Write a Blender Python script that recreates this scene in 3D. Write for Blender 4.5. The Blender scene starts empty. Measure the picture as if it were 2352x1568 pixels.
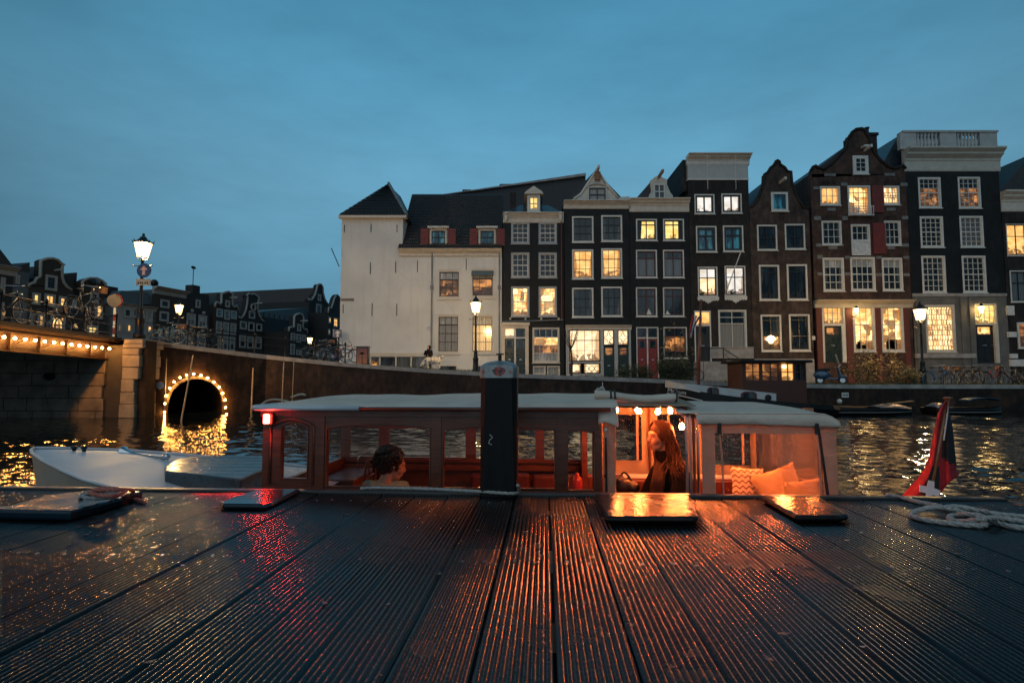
import bpy, bmesh, math, random
import numpy as np
from mathutils import Vector, Matrix
random.seed(7)
rnd = random.Random(11)
sc = bpy.context.scene
C = bpy.context.collection
PI = math.pi
R = math.radians

# ------------------------------------------------------------------ camera
EYE = 1.8                      # eye height above the canal water (z = 0), metres
F, CX, CY = 1317.0, 1176.0, 784.0
PITCH = math.atan2(87.2, F)
cam = bpy.data.cameras.new('camera')
cam.sensor_width = 36.0
cam.lens = 36.0 * F / 2352.0
cam.clip_start, cam.clip_end = 0.05, 2000
camo = bpy.data.objects.new('camera', cam)
C.objects.link(camo)
camo.location = (0, 0, EYE)
camo.rotation_euler = (PI / 2 + PITCH, 0, 0)
cam.dof.use_dof = False
sc.camera = camo

# ------------------------------------------------------------------ world, sun, exposure
world = bpy.data.worlds.new('World')
sc.world = world
world.use_nodes = True
nt = world.node_tree
nt.nodes.clear()
def wn(t, **k):
    n = nt.nodes.new(t)
    for a, b in k.items():
        setattr(n, a, b)
    return n
w_out = wn('ShaderNodeOutputWorld')
w_bg = wn('ShaderNodeBackground')
w_sky = wn('ShaderNodeTexSky', sky_type='NISHITA', sun_disc=False)
w_sky.sun_elevation = R(2.0)
w_sky.sun_rotation = R(194)
w_sky.air_density = 1.6
w_sky.dust_density = 2.0
w_sky.ozone_density = 4.0
w_tc = wn('ShaderNodeTexCoord')
w_sep = wn('ShaderNodeSeparateXYZ')
nt.links.new(w_tc.outputs['Generated'], w_sep.inputs[0])
w_ramp = wn('ShaderNodeValToRGB')
cr = w_ramp.color_ramp
cr.elements[0].position = 0.0; cr.elements[0].color = (0.096, 0.240, 0.352, 1)
cr.elements[1].position = 1.0; cr.elements[1].color = (0.054, 0.178, 0.270, 1)
for p_, c_ in ((0.13, (0.118, 0.300, 0.432, 1)), (0.30, (0.134, 0.350, 0.505, 1)), (0.46, (0.088, 0.292, 0.450, 1)), (0.62, (0.054, 0.218, 0.355, 1))):
    e = cr.elements.new(p_); e.color = c_
nt.links.new(w_sep.outputs['Z'], w_ramp.inputs[0])
w_map = wn('ShaderNodeMapping'); w_map.inputs['Scale'].default_value = (1.0, 1.0, 3.2)
w_map.inputs['Rotation'].default_value = (0.12, 0.2, 0.4)
nt.links.new(w_tc.outputs['Generated'], w_map.inputs[0])
w_no = wn('ShaderNodeTexNoise'); w_no.inputs['Scale'].default_value = 2.2
w_no.inputs['Detail'].default_value = 5.0; w_no.inputs['Roughness'].default_value = 0.62
nt.links.new(w_map.outputs[0], w_no.inputs['Vector'])
w_cr2 = wn('ShaderNodeMapRange')
w_cr2.inputs['From Min'].default_value = 0.3; w_cr2.inputs['From Max'].default_value = 0.75
w_cr2.inputs['To Min'].default_value = 0.85; w_cr2.inputs['To Max'].default_value = 1.14
nt.links.new(w_no.outputs['Fac'], w_cr2.inputs['Value'])
w_mul = wn('ShaderNodeMixRGB', blend_type='MULTIPLY'); w_mul.inputs[0].default_value = 1.0
nt.links.new(w_ramp.outputs[0], w_mul.inputs[1]); nt.links.new(w_cr2.outputs[0], w_mul.inputs[2])
w_add = wn('ShaderNodeMixRGB', blend_type='ADD'); w_add.inputs[0].default_value = 0.006
# the last dusk light stands over the far bank: the sky falls off slowly away from it
w_dot = wn('ShaderNodeVectorMath', operation='DOT_PRODUCT'); w_dot.inputs[1].default_value = (0.05, 0.93, 0.36)
nt.links.new(w_tc.outputs['Generated'], w_dot.inputs[0])
w_gl = wn('ShaderNodeMapRange', interpolation_type='SMOOTHSTEP')
for i_, v_ in enumerate((0.45, 1.0, 0.40, 1.05)): w_gl.inputs[i_ + 1].default_value = v_
nt.links.new(w_dot.outputs['Value'], w_gl.inputs[0])
w_m2 = wn('ShaderNodeMixRGB', blend_type='MULTIPLY'); w_m2.inputs[0].default_value = 1.0
nt.links.new(w_mul.outputs[0], w_m2.inputs[1]); nt.links.new(w_gl.outputs[0], w_m2.inputs[2])
nt.links.new(w_m2.outputs[0], w_add.inputs[1]); nt.links.new(w_sky.outputs[0], w_add.inputs[2])
nt.links.new(w_add.outputs[0], w_bg.inputs['Color'])
w_bg.inputs['Strength'].default_value = 1.0
nt.links.new(w_bg.outputs[0], w_out.inputs[0])

sun = bpy.data.lights.new('sun', 'SUN')
sun.energy = 0.62; sun.angle = R(75); sun.color = (0.80, 0.93, 1.0)
suno = bpy.data.objects.new('sun', sun); C.objects.link(suno)
suno.rotation_euler = (R(58), 0, R(-14))      # the last glow of the west, behind the viewer

sc.view_settings.view_transform = 'Standard'
try: sc.view_settings.look = 'None'
except Exception: pass
sc.view_settings.exposure = 0.0
sc.view_settings.gamma = 1.0
sc.view_settings.use_curve_mapping = False
sc.render.engine = 'CYCLES'
cy = sc.cycles
cy.use_denoising = True
try: cy.denoiser = 'OPENIMAGEDENOISE'
except Exception: pass
cy.max_bounces = 7; cy.diffuse_bounces = 3; cy.glossy_bounces = 4
cy.transmission_bounces = 5; cy.transparent_max_bounces = 12
cy.caustics_reflective = False; cy.caustics_refractive = False
cy.sample_clamp_indirect = 4.0
cy.blur_glossy = 0.3

# ------------------------------------------------------------------ pixel -> world
sP, cP = math.sin(PITCH), math.cos(PITCH)
def ray(x, y):
    a, b = (x - CX) / F, (CY - y) / F
    return Vector((a, cP - sP * b, sP + cP * b))
def atY(x, y, Y):
    r = ray(x, y); t = Y / r.y
    return Vector((r.x * t, Y, EYE + r.z * t))
def atZ(x, y, Z):
    r = ray(x, y); t = (Z - EYE) / r.z
    return Vector((r.x * t, r.y * t, Z))

# ------------------------------------------------------------------ materials
MATS = {}
def nodes_of(name):
    m = bpy.data.materials.new(name); m.use_nodes = True
    t = m.node_tree; b = t.nodes['Principled BSDF']
    return m, t, b
def N(t, ty, **k):
    n = t.nodes.new(ty)
    for a, b in k.items(): setattr(n, a, b)
    return n
def mixc(t, fac, a, b, blend='MIX'):
    n = N(t, 'ShaderNodeMixRGB', blend_type=blend)
    for i, s in ((0, fac), (1, a), (2, b)):
        if hasattr(s, 'links'): t.links.new(s, n.inputs[i])
        elif i == 0: n.inputs[0].default_value = s
        else: n.inputs[i].default_value = (*s, 1)
    return n.outputs[0]
def rng(t, v, a, b, c, d):
    n = N(t, 'ShaderNodeMapRange')
    for i, s in enumerate((a, b, c, d)): n.inputs[i + 1].default_value = s
    t.links.new(v, n.inputs[0]); return n.outputs[0]
def noise(t, scale, detail=4, vec=None, rough=.55, stretch=None):
    n = N(t, 'ShaderNodeTexNoise'); n.inputs['Scale'].default_value = scale
    n.inputs['Detail'].default_value = detail; n.inputs['Roughness'].default_value = rough
    if vec is None:
        g = N(t, 'ShaderNodeNewGeometry'); vec = g.outputs['Position']
    if stretch:
        mp = N(t, 'ShaderNodeMapping'); mp.inputs['Scale'].default_value = stretch
        t.links.new(vec, mp.inputs[0]); vec = mp.outputs[0]
    t.links.new(vec, n.inputs['Vector']); return n.outputs['Fac']
def bump(t, b, h, strength=.3, dist=.02):
    n = N(t, 'ShaderNodeBump'); n.inputs['Strength'].default_value = strength; n.inputs['Distance'].default_value = dist
    t.links.new(h, n.inputs['Height']); t.links.new(n.outputs[0], b.inputs['Normal']); return n
def mat(name, col, rough=.6, var=.25, scale=6, bumps=.15, metal=0, spec=.5, stretch=None, coat=0, rvar=.1, col2=None, space=None):
    if name in MATS: return MATS[name]
    m, t, b = nodes_of(name)
    vec = None
    if space == 'object':
        vec = N(t, 'ShaderNodeTexCoord').outputs['Object']
    f = noise(t, scale, 5, vec=vec, stretch=stretch)
    f2 = rng(t, f, .3, .7, 0, 1)
    a = tuple(max(0, c * (1 - var)) for c in col); c2 = col2 or tuple(min(1, c * (1 + var)) for c in col)
    t.links.new(mixc(t, f2, a, c2), b.inputs['Base Color'])
    t.links.new(rng(t, f, .25, .75, max(.02, rough - rvar), min(1, rough + rvar)), b.inputs['Roughness'])
    b.inputs['Metallic'].default_value = metal
    b.inputs['Specular IOR Level'].default_value = spec
    if coat: b.inputs['Coat Weight'].default_value = coat; b.inputs['Coat Roughness'].default_value = .12
    if bumps: bump(t, b, noise(t, scale * 5, 3, vec=vec, stretch=stretch), bumps, .01)
    MATS[name] = m; return m
def emit(name, col, strength, base=(.8, .7, .5)):
    if name in MATS: return MATS[name]
    m, t, b = nodes_of(name)
    b.inputs['Base Color'].default_value = (*base, 1)
    b.inputs['Emission Color'].default_value = (*col, 1)
    b.inputs['Emission Strength'].default_value = strength
    b.inputs['Roughness'].default_value = .3
    MATS[name] = m; return m
def xz_vec(t, kx=.7):
    """facade coordinates: along the wall and up, from the world position"""
    g = N(t, 'ShaderNodeNewGeometry'); s = N(t, 'ShaderNodeSeparateXYZ'); c = N(t, 'ShaderNodeCombineXYZ')
    t.links.new(g.outputs['Position'], s.inputs[0])
    ad = N(t, 'ShaderNodeMath', operation='ADD')
    t.links.new(s.outputs['X'], ad.inputs[0]); t.links.new(s.outputs['Y'], ad.inputs[1])
    t.links.new(ad.outputs[0], c.inputs['X']); t.links.new(s.outputs['Z'], c.inputs['Y'])
    return c.outputs[0]
def brick(name, c1, c2, mortar, rough=.75, scale=1.0, dirt=.5, spec=.3, bw=.22, rh=.065, bst=.5):
    if name in MATS: return MATS[name]
    m, t, b = nodes_of(name)
    v = xz_vec(t)
    br = N(t, 'ShaderNodeTexBrick'); t.links.new(v, br.inputs['Vector'])
    br.inputs['Color1'].default_value = (*c1, 1); br.inputs['Color2'].default_value = (*c2, 1); br.inputs['Mortar'].default_value = (*mortar, 1)
    br.inputs['Scale'].default_value = scale; br.inputs['Brick Width'].default_value = bw; br.inputs['Row Height'].default_value = rh
    br.inputs['Mortar Size'].default_value = .008; br.inputs['Mortar Smooth'].default_value = .3
    d = rng(t, noise(t, .8, 6), .35, .7, 1 - dirt, 1.15)
    d2 = rng(t, noise(t, 3.2, 7, stretch=(1, 1, .5)), .38, .66, 1 - dirt * .8, 1.25)
    t.links.new(mixc(t, 1.0, mixc(t, 1.0, br.outputs['Color'], d, 'MULTIPLY'), d2, 'MULTIPLY'), b.inputs['Base Color'])
    b.inputs['Roughness'].default_value = rough; b.inputs['Specular IOR Level'].default_value = spec
    bump(t, b, br.outputs['Fac'], -bst, .012)
    MATS[name] = m; return m

# ------------------------------------------------------------------ mesh builder
class MB:
    def __init__(s): s.v, s.f, s.mi, s.cur = [], [], [], 0
    def add(s, verts, faces):
        o = len(s.v)
        s.v += [tuple(p) for p in verts]; s.f += [tuple(i + o for i in f) for f in faces]; s.mi += [s.cur] * len(faces)
        return s
    def box(s, x0, y0, z0, x1, y1, z1):
        x0, x1 = min(x0, x1), max(x0, x1); y0, y1 = min(y0, y1), max(y0, y1); z0, z1 = min(z0, z1), max(z0, z1)
        return s.add([(x0, y0, z0), (x1, y0, z0), (x1, y1, z0), (x0, y1, z0), (x0, y0, z1), (x1, y0, z1), (x1, y1, z1), (x0, y1, z1)],
                     [(0, 3, 2, 1), (4, 5, 6, 7), (0, 1, 5, 4), (1, 2, 6, 5), (2, 3, 7, 6), (3, 0, 4, 7)])
    def bar(s, a, b, w, h=None, up=(0, 0, 1)):
        a, b = Vector(a), Vector(b); h = h or w
        d = (b - a).normalized(); u = Vector(up)
        if abs(d.dot(u)) > .98: u = Vector((0, 1, 0))
        x = d.cross(u).normalized() * w / 2; z = x.cross(d).normalized() * h / 2
        P = []
        for p in (a, b): P += [p - x - z, p + x - z, p + x + z, p - x + z]
        return s.add(P, [(0, 1, 2, 3), (7, 6, 5, 4), (0, 4, 5, 1), (1, 5, 6, 2), (2, 6, 7, 3), (3, 7, 4, 0)])
    def prism(s, poly, y0, y1, plane='xz'):
        n = len(poly)
        if plane == 'xz': A = [(a, y0, b) for a, b in poly] + [(a, y1, b) for a, b in poly]
        elif plane == 'xy': A = [(a, b, y0) for a, b in poly] + [(a, b, y1) for a, b in poly]
        else: A = [(y0, a, b) for a, b in poly] + [(y1, a, b) for a, b in poly]
        fs = [tuple(range(n)), tuple(range(2 * n - 1, n - 1, -1))]
        for i in range(n):
            j = (i + 1) % n; fs.append((i, i + n, j + n, j))
        return s.add(A, fs)
    def tube(s, path, r, n=6, closed=False, caps=True, flat=1.0):
        P = [Vector(p) for p in path]; m = len(P)
        rs = r if isinstance(r, (list, tuple)) else [r] * m
        V = []; prev = None
        for i, p in enumerate(P):
            if closed: d = P[(i + 1) % m] - P[i - 1]
            else: d = P[min(i + 1, m - 1)] - P[max(i - 1, 0)]
            d.normalize()
            if prev is None:
                u = Vector((0, 0, 1)) if abs(d.z) < .9 else Vector((1, 0, 0))
                x = d.cross(u).normalized()
            else:
                x = prev - d * prev.dot(d)
                x = x.normalized() if x.length > 1e-6 else d.orthogonal().normalized()
            prev = x; y = d.cross(x)
            for k in range(n):
                a = 2 * PI * k / n
                V.append(p + (x * math.cos(a) + y * math.sin(a) * flat) * rs[i])
        fs = []
        for i in range(m if closed else m - 1):
            j = (i + 1) % m
            for k in range(n):
                l = (k + 1) % n
                fs.append((i * n + k, i * n + l, j * n + l, j * n + k))
        if caps and not closed:
            fs.append(tuple(range(n - 1, -1, -1))); fs.append(tuple((m - 1) * n + k for k in range(n)))
        return s.add(V, fs)
    def lathe(s, prof, c=(0, 0, 0), n=12, rot=0, M=None):
        V = []
        for r_, z in prof:
            for k in range(n):
                a = rot + 2 * PI * k / n
                p = Vector((math.cos(a) * r_, math.sin(a) * r_, z))
                V.append((M @ p if M else p) + Vector(c))
        fs = []
        m = len(prof)
        for i in range(m - 1):
            for k in range(n):
                l = (k + 1) % n
                fs.append((i * n + k, i * n + l, (i + 1) * n + l, (i + 1) * n + k))
        fs.append(tuple(range(n - 1, -1, -1))); fs.append(tuple((m - 1) * n + k for k in range(n)))
        return s.add(V, fs)
    def ball(s, c, r, n=10, m=7, M=None):
        if not isinstance(r, (tuple, list)): r = (r, r, r)
        V = [(0, 0, -1)]
        for i in range(1, m):
            t = -PI / 2 + PI * i / m
            for k in range(n):
                a = 2 * PI * k / n
                V.append((math.cos(t) * math.cos(a), math.cos(t) * math.sin(a), math.sin(t)))
        V.append((0, 0, 1))
        W = []
        for p in V:
            q = Vector((p[0] * r[0], p[1] * r[1], p[2] * r[2]))
            W.append((M @ q if M else q) + Vector(c))
        fs = []
        for k in range(n): fs.append((0, 1 + (k + 1) % n, 1 + k))
        for i in range(m - 2):
            o = 1 + i * n
            for k in range(n):
                l = (k + 1) % n; fs.append((o + k, o + l, o + n + l, o + n + k))
        o = 1 + (m - 2) * n
        for k in range(n): fs.append((o + k, o + (k + 1) % n, len(V) - 1))
        return s.add(W, fs)
    def grid(s, fn, nu, nv, closed_u=False):
        V = [fn(i / nu, j / nv) for j in range(nv + 1) for i in range(nu + 1)]
        fs = [(j * (nu + 1) + i, j * (nu + 1) + i + 1, (j + 1) * (nu + 1) + i + 1, (j + 1) * (nu + 1) + i) for j in range(nv) for i in range(nu)]
        return s.add(V, fs)
    def build(s, name, mats, parent=None, smooth=False, bevel=0, solid=0, sub=0):
        me = bpy.data.meshes.new(name)
        me.from_pydata(s.v, [], s.f)
        for m in (mats if isinstance(mats, (list, tuple)) else [mats]): me.materials.append(m)
        if len(me.materials) > 1: me.polygons.foreach_set('material_index', s.mi)
        if smooth: me.polygons.foreach_set('use_smooth', [True] * len(me.polygons))
        me.update()
        o = bpy.data.objects.new(name, me); C.objects.link(o)
        if parent is not None: o.parent = parent
        if solid:
            k = o.modifiers.new('solid', 'SOLIDIFY'); k.thickness = solid; k.offset = 0
        if sub:
            k = o.modifiers.new('sub', 'SUBSURF'); k.levels = sub; k.render_levels = sub
        if bevel:
            k = o.modifiers.new('bevel', 'BEVEL'); k.width = bevel; k.segments = 2; k.limit_method = 'ANGLE'; k.angle_limit = R(40)
        return o
def tag(o, label=None, cat=None, group=None, kind=None):
    if label: o['label'] = label
    if cat: o['category'] = cat
    if group: o['group'] = group
    if kind: o['kind'] = kind
    return o
def empty(name, loc=(0, 0, 0), rz=0, label=None, cat=None, group=None):
    o = bpy.data.objects.new(name, None); C.objects.link(o)
    o.location = loc; o.rotation_euler = (0, 0, rz); o.empty_display_size = .2
    return tag(o, label, cat, group)
KIDS = {}
def copy_tree(o, parent=None):
    c = o.copy(); C.objects.link(c)
    if parent is not None: c.parent = parent
    for ch in list(o.children): copy_tree(ch, c)
    return c
def remesh_obj(mb, name, mat_, parent, voxel=.01, smooth_it=6):
    """several overlapping closed shapes fused into one continuous smooth surface"""
    o = mb.build(name, mat_, None)
    r = o.modifiers.new('r', 'REMESH'); r.mode = 'VOXEL'; r.voxel_size = voxel; r.use_smooth_shade = True
    if smooth_it:
        s = o.modifiers.new('s', 'SMOOTH'); s.iterations = smooth_it; s.factor = .5
    dg = bpy.context.evaluated_depsgraph_get()
    me = bpy.data.meshes.new_from_object(o.evaluated_get(dg))
    me.materials.clear(); me.materials.append(mat_)
    me.polygons.foreach_set('use_smooth', [True] * len(me.polygons))
    o.modifiers.clear(); o.data = me
    if parent is not None: o.parent = parent
    return o
UNIT = {}
def unit_pane(m):
    if m.name not in UNIT:
        me = bpy.data.meshes.new('pane')
        me.from_pydata([(-.5, 0, -.5), (.5, 0, -.5), (.5, 0, .5), (-.5, 0, .5)], [], [(0, 1, 2, 3)])
        me.materials.append(m); UNIT[m.name] = me
    return UNIT[m.name]
def pane(parent, x0, x1, z0, z1, y, m, name='pane', col=(.5, .5, 1, 1)):
    o = bpy.data.objects.new(name, unit_pane(m)); C.objects.link(o)
    o.location = ((x0 + x1) / 2, y, (z0 + z1) / 2); o.scale = (x1 - x0, 1, z1 - z0); o.parent = parent; o.color = col
    return o
# ------------------------------------------------------------------ the scene's materials
white_paint = mat('white_paint', (.62, .60, .55), .45, .12, 3, .1)
cream_wood = mat('cream_wood', (.55, .50, .42), .45, .12, 3, .1)
grey_stone = mat('grey_stone', (.30, .28, .26), .7, .3, 2, .3)
black_paint = mat('black_paint', (.012, .012, .013), .35, .3, 5, .1)
black_iron = mat('black_iron', (.010, .010, .011), .4, .3, 10, .1, metal=.2)
grey_lead = mat('grey_lead', (.16, .19, .21), .45, .25, 2, .15)
red_shutter = mat('red_shutter', (.16, .022, .016), .5, .3, 4, .15)
red_door_m = mat('red_door', (.22, .018, .015), .4, .3, 4, .1)
green_door_m = mat('green_door', (.010, .022, .018), .3, .3, 4, .1)
def plaster_mat():
    m, t, b = nodes_of('plaster')
    col = mixc(t, rng(t, noise(t, .35, 6), .35, .65, 0, 1), (.56, .575, .565), (.68, .69, .675))
    col = mixc(t, rng(t, noise(t, 1.0, 7, stretch=(3, 1, .22)), .52, .75, 0, .34), col, (.40, .39, .36))          # damp streaks
    v = N(t, 'ShaderNodeTexVoronoi', feature='DISTANCE_TO_EDGE'); v.inputs['Scale'].default_value = .42
    g = N(t, 'ShaderNodeNewGeometry'); w = N(t, 'ShaderNodeTexNoise'); w.inputs['Scale'].default_value = 1.6; w.inputs['Detail'].default_value = 6
    ad = N(t, 'ShaderNodeVectorMath', operation='ADD'); t.links.new(g.outputs['Position'], ad.inputs[0]); t.links.new(w.outputs['Color'], ad.inputs[1]); t.links.new(ad.outputs[0], v.inputs['Vector'])
    cr_ = rng(t, v.outputs['Distance'], 0, .010, .16, 0); mk = rng(t, noise(t, .3, 2), .5, .6, 0, 1)
    mu = N(t, 'ShaderNodeMath', operation='MULTIPLY'); t.links.new(cr_, mu.inputs[0]); t.links.new(mk, mu.inputs[1])
    t.links.new(mixc(t, mu.outputs[0], col, (.16, .14, .12)), b.inputs['Base Color'])
    b.inputs['Roughness'].default_value = .9; bump(t, b, noise(t, 14, 5), .25, .02); MATS['plaster'] = m; return m
plaster = plaster_mat()
roof_dark = mat('roof_dark', (.030, .030, .032), .6, .45, 5, .3)
chrome = mat('chrome', (.6, .6, .62), .12, .1, 4, 0, metal=1)
steel = mat('steel', (.45, .46, .47), .3, .2, 6, .1, metal=1)
rubber = mat('rubber', (.012, .012, .012), .7, .2, 8, .1)
asphalt = mat('asphalt', (.05, .048, .046), .55, .35, 3, .4, rvar=.2)
cobble_m = brick('street_brick', (.07, .045, .035), (.05, .035, .03), (.03, .028, .025), .6)
bk_black = brick('black_brick', (.015, .015, .015), (.010, .010, .011), (.010, .010, .010), .6, dirt=.5)
bk_dark = brick('dark_brick', (.038, .027, .022), (.025, .020, .018), (.026, .022, .02), .7)
bk_brown = brick('brown_brick', (.092, .058, .043), (.064, .042, .033), (.07, .056, .048), .75)
bk_red = brick('red_brick', (.100, .047, .031), (.066, .034, .025), (.08, .06, .048), .75)
bk_grey = brick('grey_brick', (.045, .040, .036), (.034, .031, .029), (.04, .037, .034), .75)
quay_brick = brick('quay_brick', (.075, .036, .020), (.045, .024, .015), (.03, .024, .018), .7, dirt=.75, bst=.8)
stone_m = mat('abutment_stone', (.17, .14, .11), .75, .5, 1.3, .5)
quoin_m = mat('pier_stone', (.30, .25, .18), .7, .3, 2, .4)

def M2(t, op, a, b=None, clamp=False):
    n = N(t, 'ShaderNodeMath', operation=op); n.use_clamp = clamp
    for i, q in enumerate((a, b)):
        if q is None: continue
        if hasattr(q, 'links'): t.links.new(q, n.inputs[i])
        else: n.inputs[i].default_value = q
    return n.outputs[0]
def window_uv(t):
    """where a point of a pane lies in its whole window, 0..1 across and up (the panes carry it as object colour)"""
    oi = N(t, 'ShaderNodeObjectInfo'); tc = N(t, 'ShaderNodeTexCoord'); g = N(t, 'ShaderNodeSeparateXYZ'); c = N(t, 'ShaderNodeSeparateColor')
    t.links.new(tc.outputs['Generated'], g.inputs[0]); t.links.new(oi.outputs['Color'], c.inputs[0])
    u = M2(t, 'ADD', c.outputs[0], M2(t, 'MULTIPLY', M2(t, 'SUBTRACT', g.outputs['X'], .5), c.outputs[2]))
    v = M2(t, 'ADD', c.outputs[1], M2(t, 'MULTIPLY', M2(t, 'SUBTRACT', g.outputs['Z'], .5), oi.outputs['Alpha']))
    return u, v
def room_layers(t, col, drape, dark, k=1.0):
    """drapes at the sides, a paler ceiling above, the dark tops of furniture below"""
    u, v = window_uv(t); side = M2(t, 'ABSOLUTE', M2(t, 'SUBTRACT', u, .5))
    n1 = noise(t, .45, 1); n2 = noise(t, 3.4, 2); fold = noise(t, 9.0, 2, stretch=(2.2, .1, .12))
    edge = rng(t, n1, .35, .65, .30, .52)
    m_ = M2(t, 'MULTIPLY', M2(t, 'MULTIPLY', M2(t, 'SUBTRACT', side, edge), 25.0, True), .85)
    dcol = mixc(t, rng(t, fold, .35, .65, 0, 1), tuple(c * .45 for c in drape), drape)
    col = mixc(t, m_, col, dcol)
    top = rng(t, n2, .35, .65, .02, .34)
    low = M2(t, 'MULTIPLY', M2(t, 'MULTIPLY', M2(t, 'SUBTRACT', top, v), 22.0, True), .8 * k)
    return mixc(t, low, col, dark)
def dark_glass(name, base=(.006, .010, .014), spec=.55, rough=.06, curtain=None):
    m, t, b = nodes_of(name)
    if curtain:
        v = xz_vec(t)
        w = N(t, 'ShaderNodeTexWave', wave_type='BANDS', bands_direction='X'); w.inputs['Scale'].default_value = 3.0
        w.inputs['Distortion'].default_value = 2.5; w.inputs['Detail'].default_value = 2
        t.links.new(v, w.inputs['Vector'])
        t.links.new(mixc(t, w.outputs['Fac'], tuple(c * .45 for c in curtain), curtain), b.inputs['Base Color'])
    else:
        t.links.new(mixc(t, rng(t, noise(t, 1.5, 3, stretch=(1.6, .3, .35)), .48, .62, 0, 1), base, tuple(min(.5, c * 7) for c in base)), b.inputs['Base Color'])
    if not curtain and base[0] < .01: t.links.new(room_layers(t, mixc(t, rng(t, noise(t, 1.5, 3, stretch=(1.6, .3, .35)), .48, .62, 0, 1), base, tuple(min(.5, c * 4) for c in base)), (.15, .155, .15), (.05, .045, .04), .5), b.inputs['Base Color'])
    b.inputs['Roughness'].default_value = rough; b.inputs['Specular IOR Level'].default_value = spec
    b.inputs['IOR'].default_value = 1.5
    bump(t, b, noise(t, 2.0, 2), .05, .02)
    MATS[name] = m; return m
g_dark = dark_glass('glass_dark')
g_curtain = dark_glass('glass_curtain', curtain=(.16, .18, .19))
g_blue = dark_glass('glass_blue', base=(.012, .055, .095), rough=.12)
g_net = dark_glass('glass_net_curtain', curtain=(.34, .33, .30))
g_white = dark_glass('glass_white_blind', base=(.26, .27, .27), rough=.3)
def lit(name, c1, c2, strength, kind='noise', sc_=1.3, dark=(.10, .035, .01)):
    m, t, b = nodes_of(name)
    v = xz_vec(t)
    if kind == 'curtain':
        w = N(t, 'ShaderNodeTexWave', wave_type='BANDS', bands_direction='X'); w.inputs['Scale'].default_value = 2.6
        w.inputs['Distortion'].default_value = 3; w.inputs['Detail'].default_value = 2
        t.links.new(v, w.inputs['Vector']); f = rng(t, w.outputs['Fac'], 0, 1, .15, 1)
        col = mixc(t, f, c1, c2)
    elif kind == 'shelves':
        br = N(t, 'ShaderNodeTexBrick'); t.links.new(v, br.inputs['Vector'])
        br.inputs['Color1'].default_value = (*c2, 1); br.inputs['Color2'].default_value = (*c1, 1); br.inputs['Mortar'].default_value = (*dark, 1)
        br.inputs['Scale'].default_value = 1; br.inputs['Brick Width'].default_value = .21; br.inputs['Row Height'].default_value = .40
        br.inputs['Mortar Size'].default_value = .035; br.inputs['Bias'].default_value = -.2; br.inputs['Mortar Smooth'].default_value = .6
        col = mixc(t, rng(t, noise(t, 2.3, 5), .48, .62, 0, .75), br.outputs['Color'], dark)
    elif kind == 'room':
        f = rng(t, noise(t, sc_, 2, stretch=(1, .4, 2.2)), .38, .62, 0, 1)
        col = mixc(t, f, c1, c2)
        vo = N(t, 'ShaderNodeTexVoronoi'); vo.distance = 'CHEBYCHEV'; vo.inputs['Scale'].default_value = 1.7
        t.links.new(v, vo.inputs['Vector'])
        sx = N(t, 'ShaderNodeSeparateXYZ'); t.links.new(vo.outputs['Color'], sx.inputs[0])
        col = mixc(t, rng(t, sx.outputs['X'], .62, .70, 0, .8), col, dark)
        col = mixc(t, rng(t, sx.outputs['Y'], .86, .9, 0, 1), col, tuple(min(1.6, c * 1.5) for c in c2))
    else:
        f = rng(t, noise(t, sc_, 3, stretch=(1, .4, 1.6)), .36, .64, 0, 1)
        col = mixc(t, f, c1, c2)
    if kind in ('noise', 'room'): col = room_layers(t, col, tuple(c * f for c, f in zip(c1, (.75, .62, .5))), dark)
    t.links.new(col, b.inputs['Emission Color'])
    b.inputs['Emission Strength'].default_value = strength
    b.inputs['Base Color'].default_value = (.03, .03, .03, 1)
    b.inputs['Roughness'].default_value = .12
    MATS[name] = m; return m
l_amber = lit('lit_amber', (.75, .33, .075), (1.0, .60, .20), 1.35)
l_pale = lit('lit_pale', (.85, .55, .27), (1.0, .80, .50), 1.45)
l_white = lit('lit_white', (.70, .60, .48), (.95, .92, .86), 1.1, sc_=.9)
l_dim = lit('lit_dim', (.10, .03, .008), (.55, .22, .06), .9, 'room', dark=(.02, .01, .006))
l_room = lit('lit_room', (.60, .26, .06), (1.0, .62, .24), 1.9, 'room')
l_curtain = lit('lit_curtain', (.40, .22, .10), (1.0, .62, .24), 1.0, 'curtain')
l_shelf = lit('lit_shelves', (.75, .36, .10), (1.0, .70, .34), 2.3, 'shelves')
l_yellow = lit('lit_yellow', (.85, .50, .10), (1.0, .75, .28), 1.4)
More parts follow.
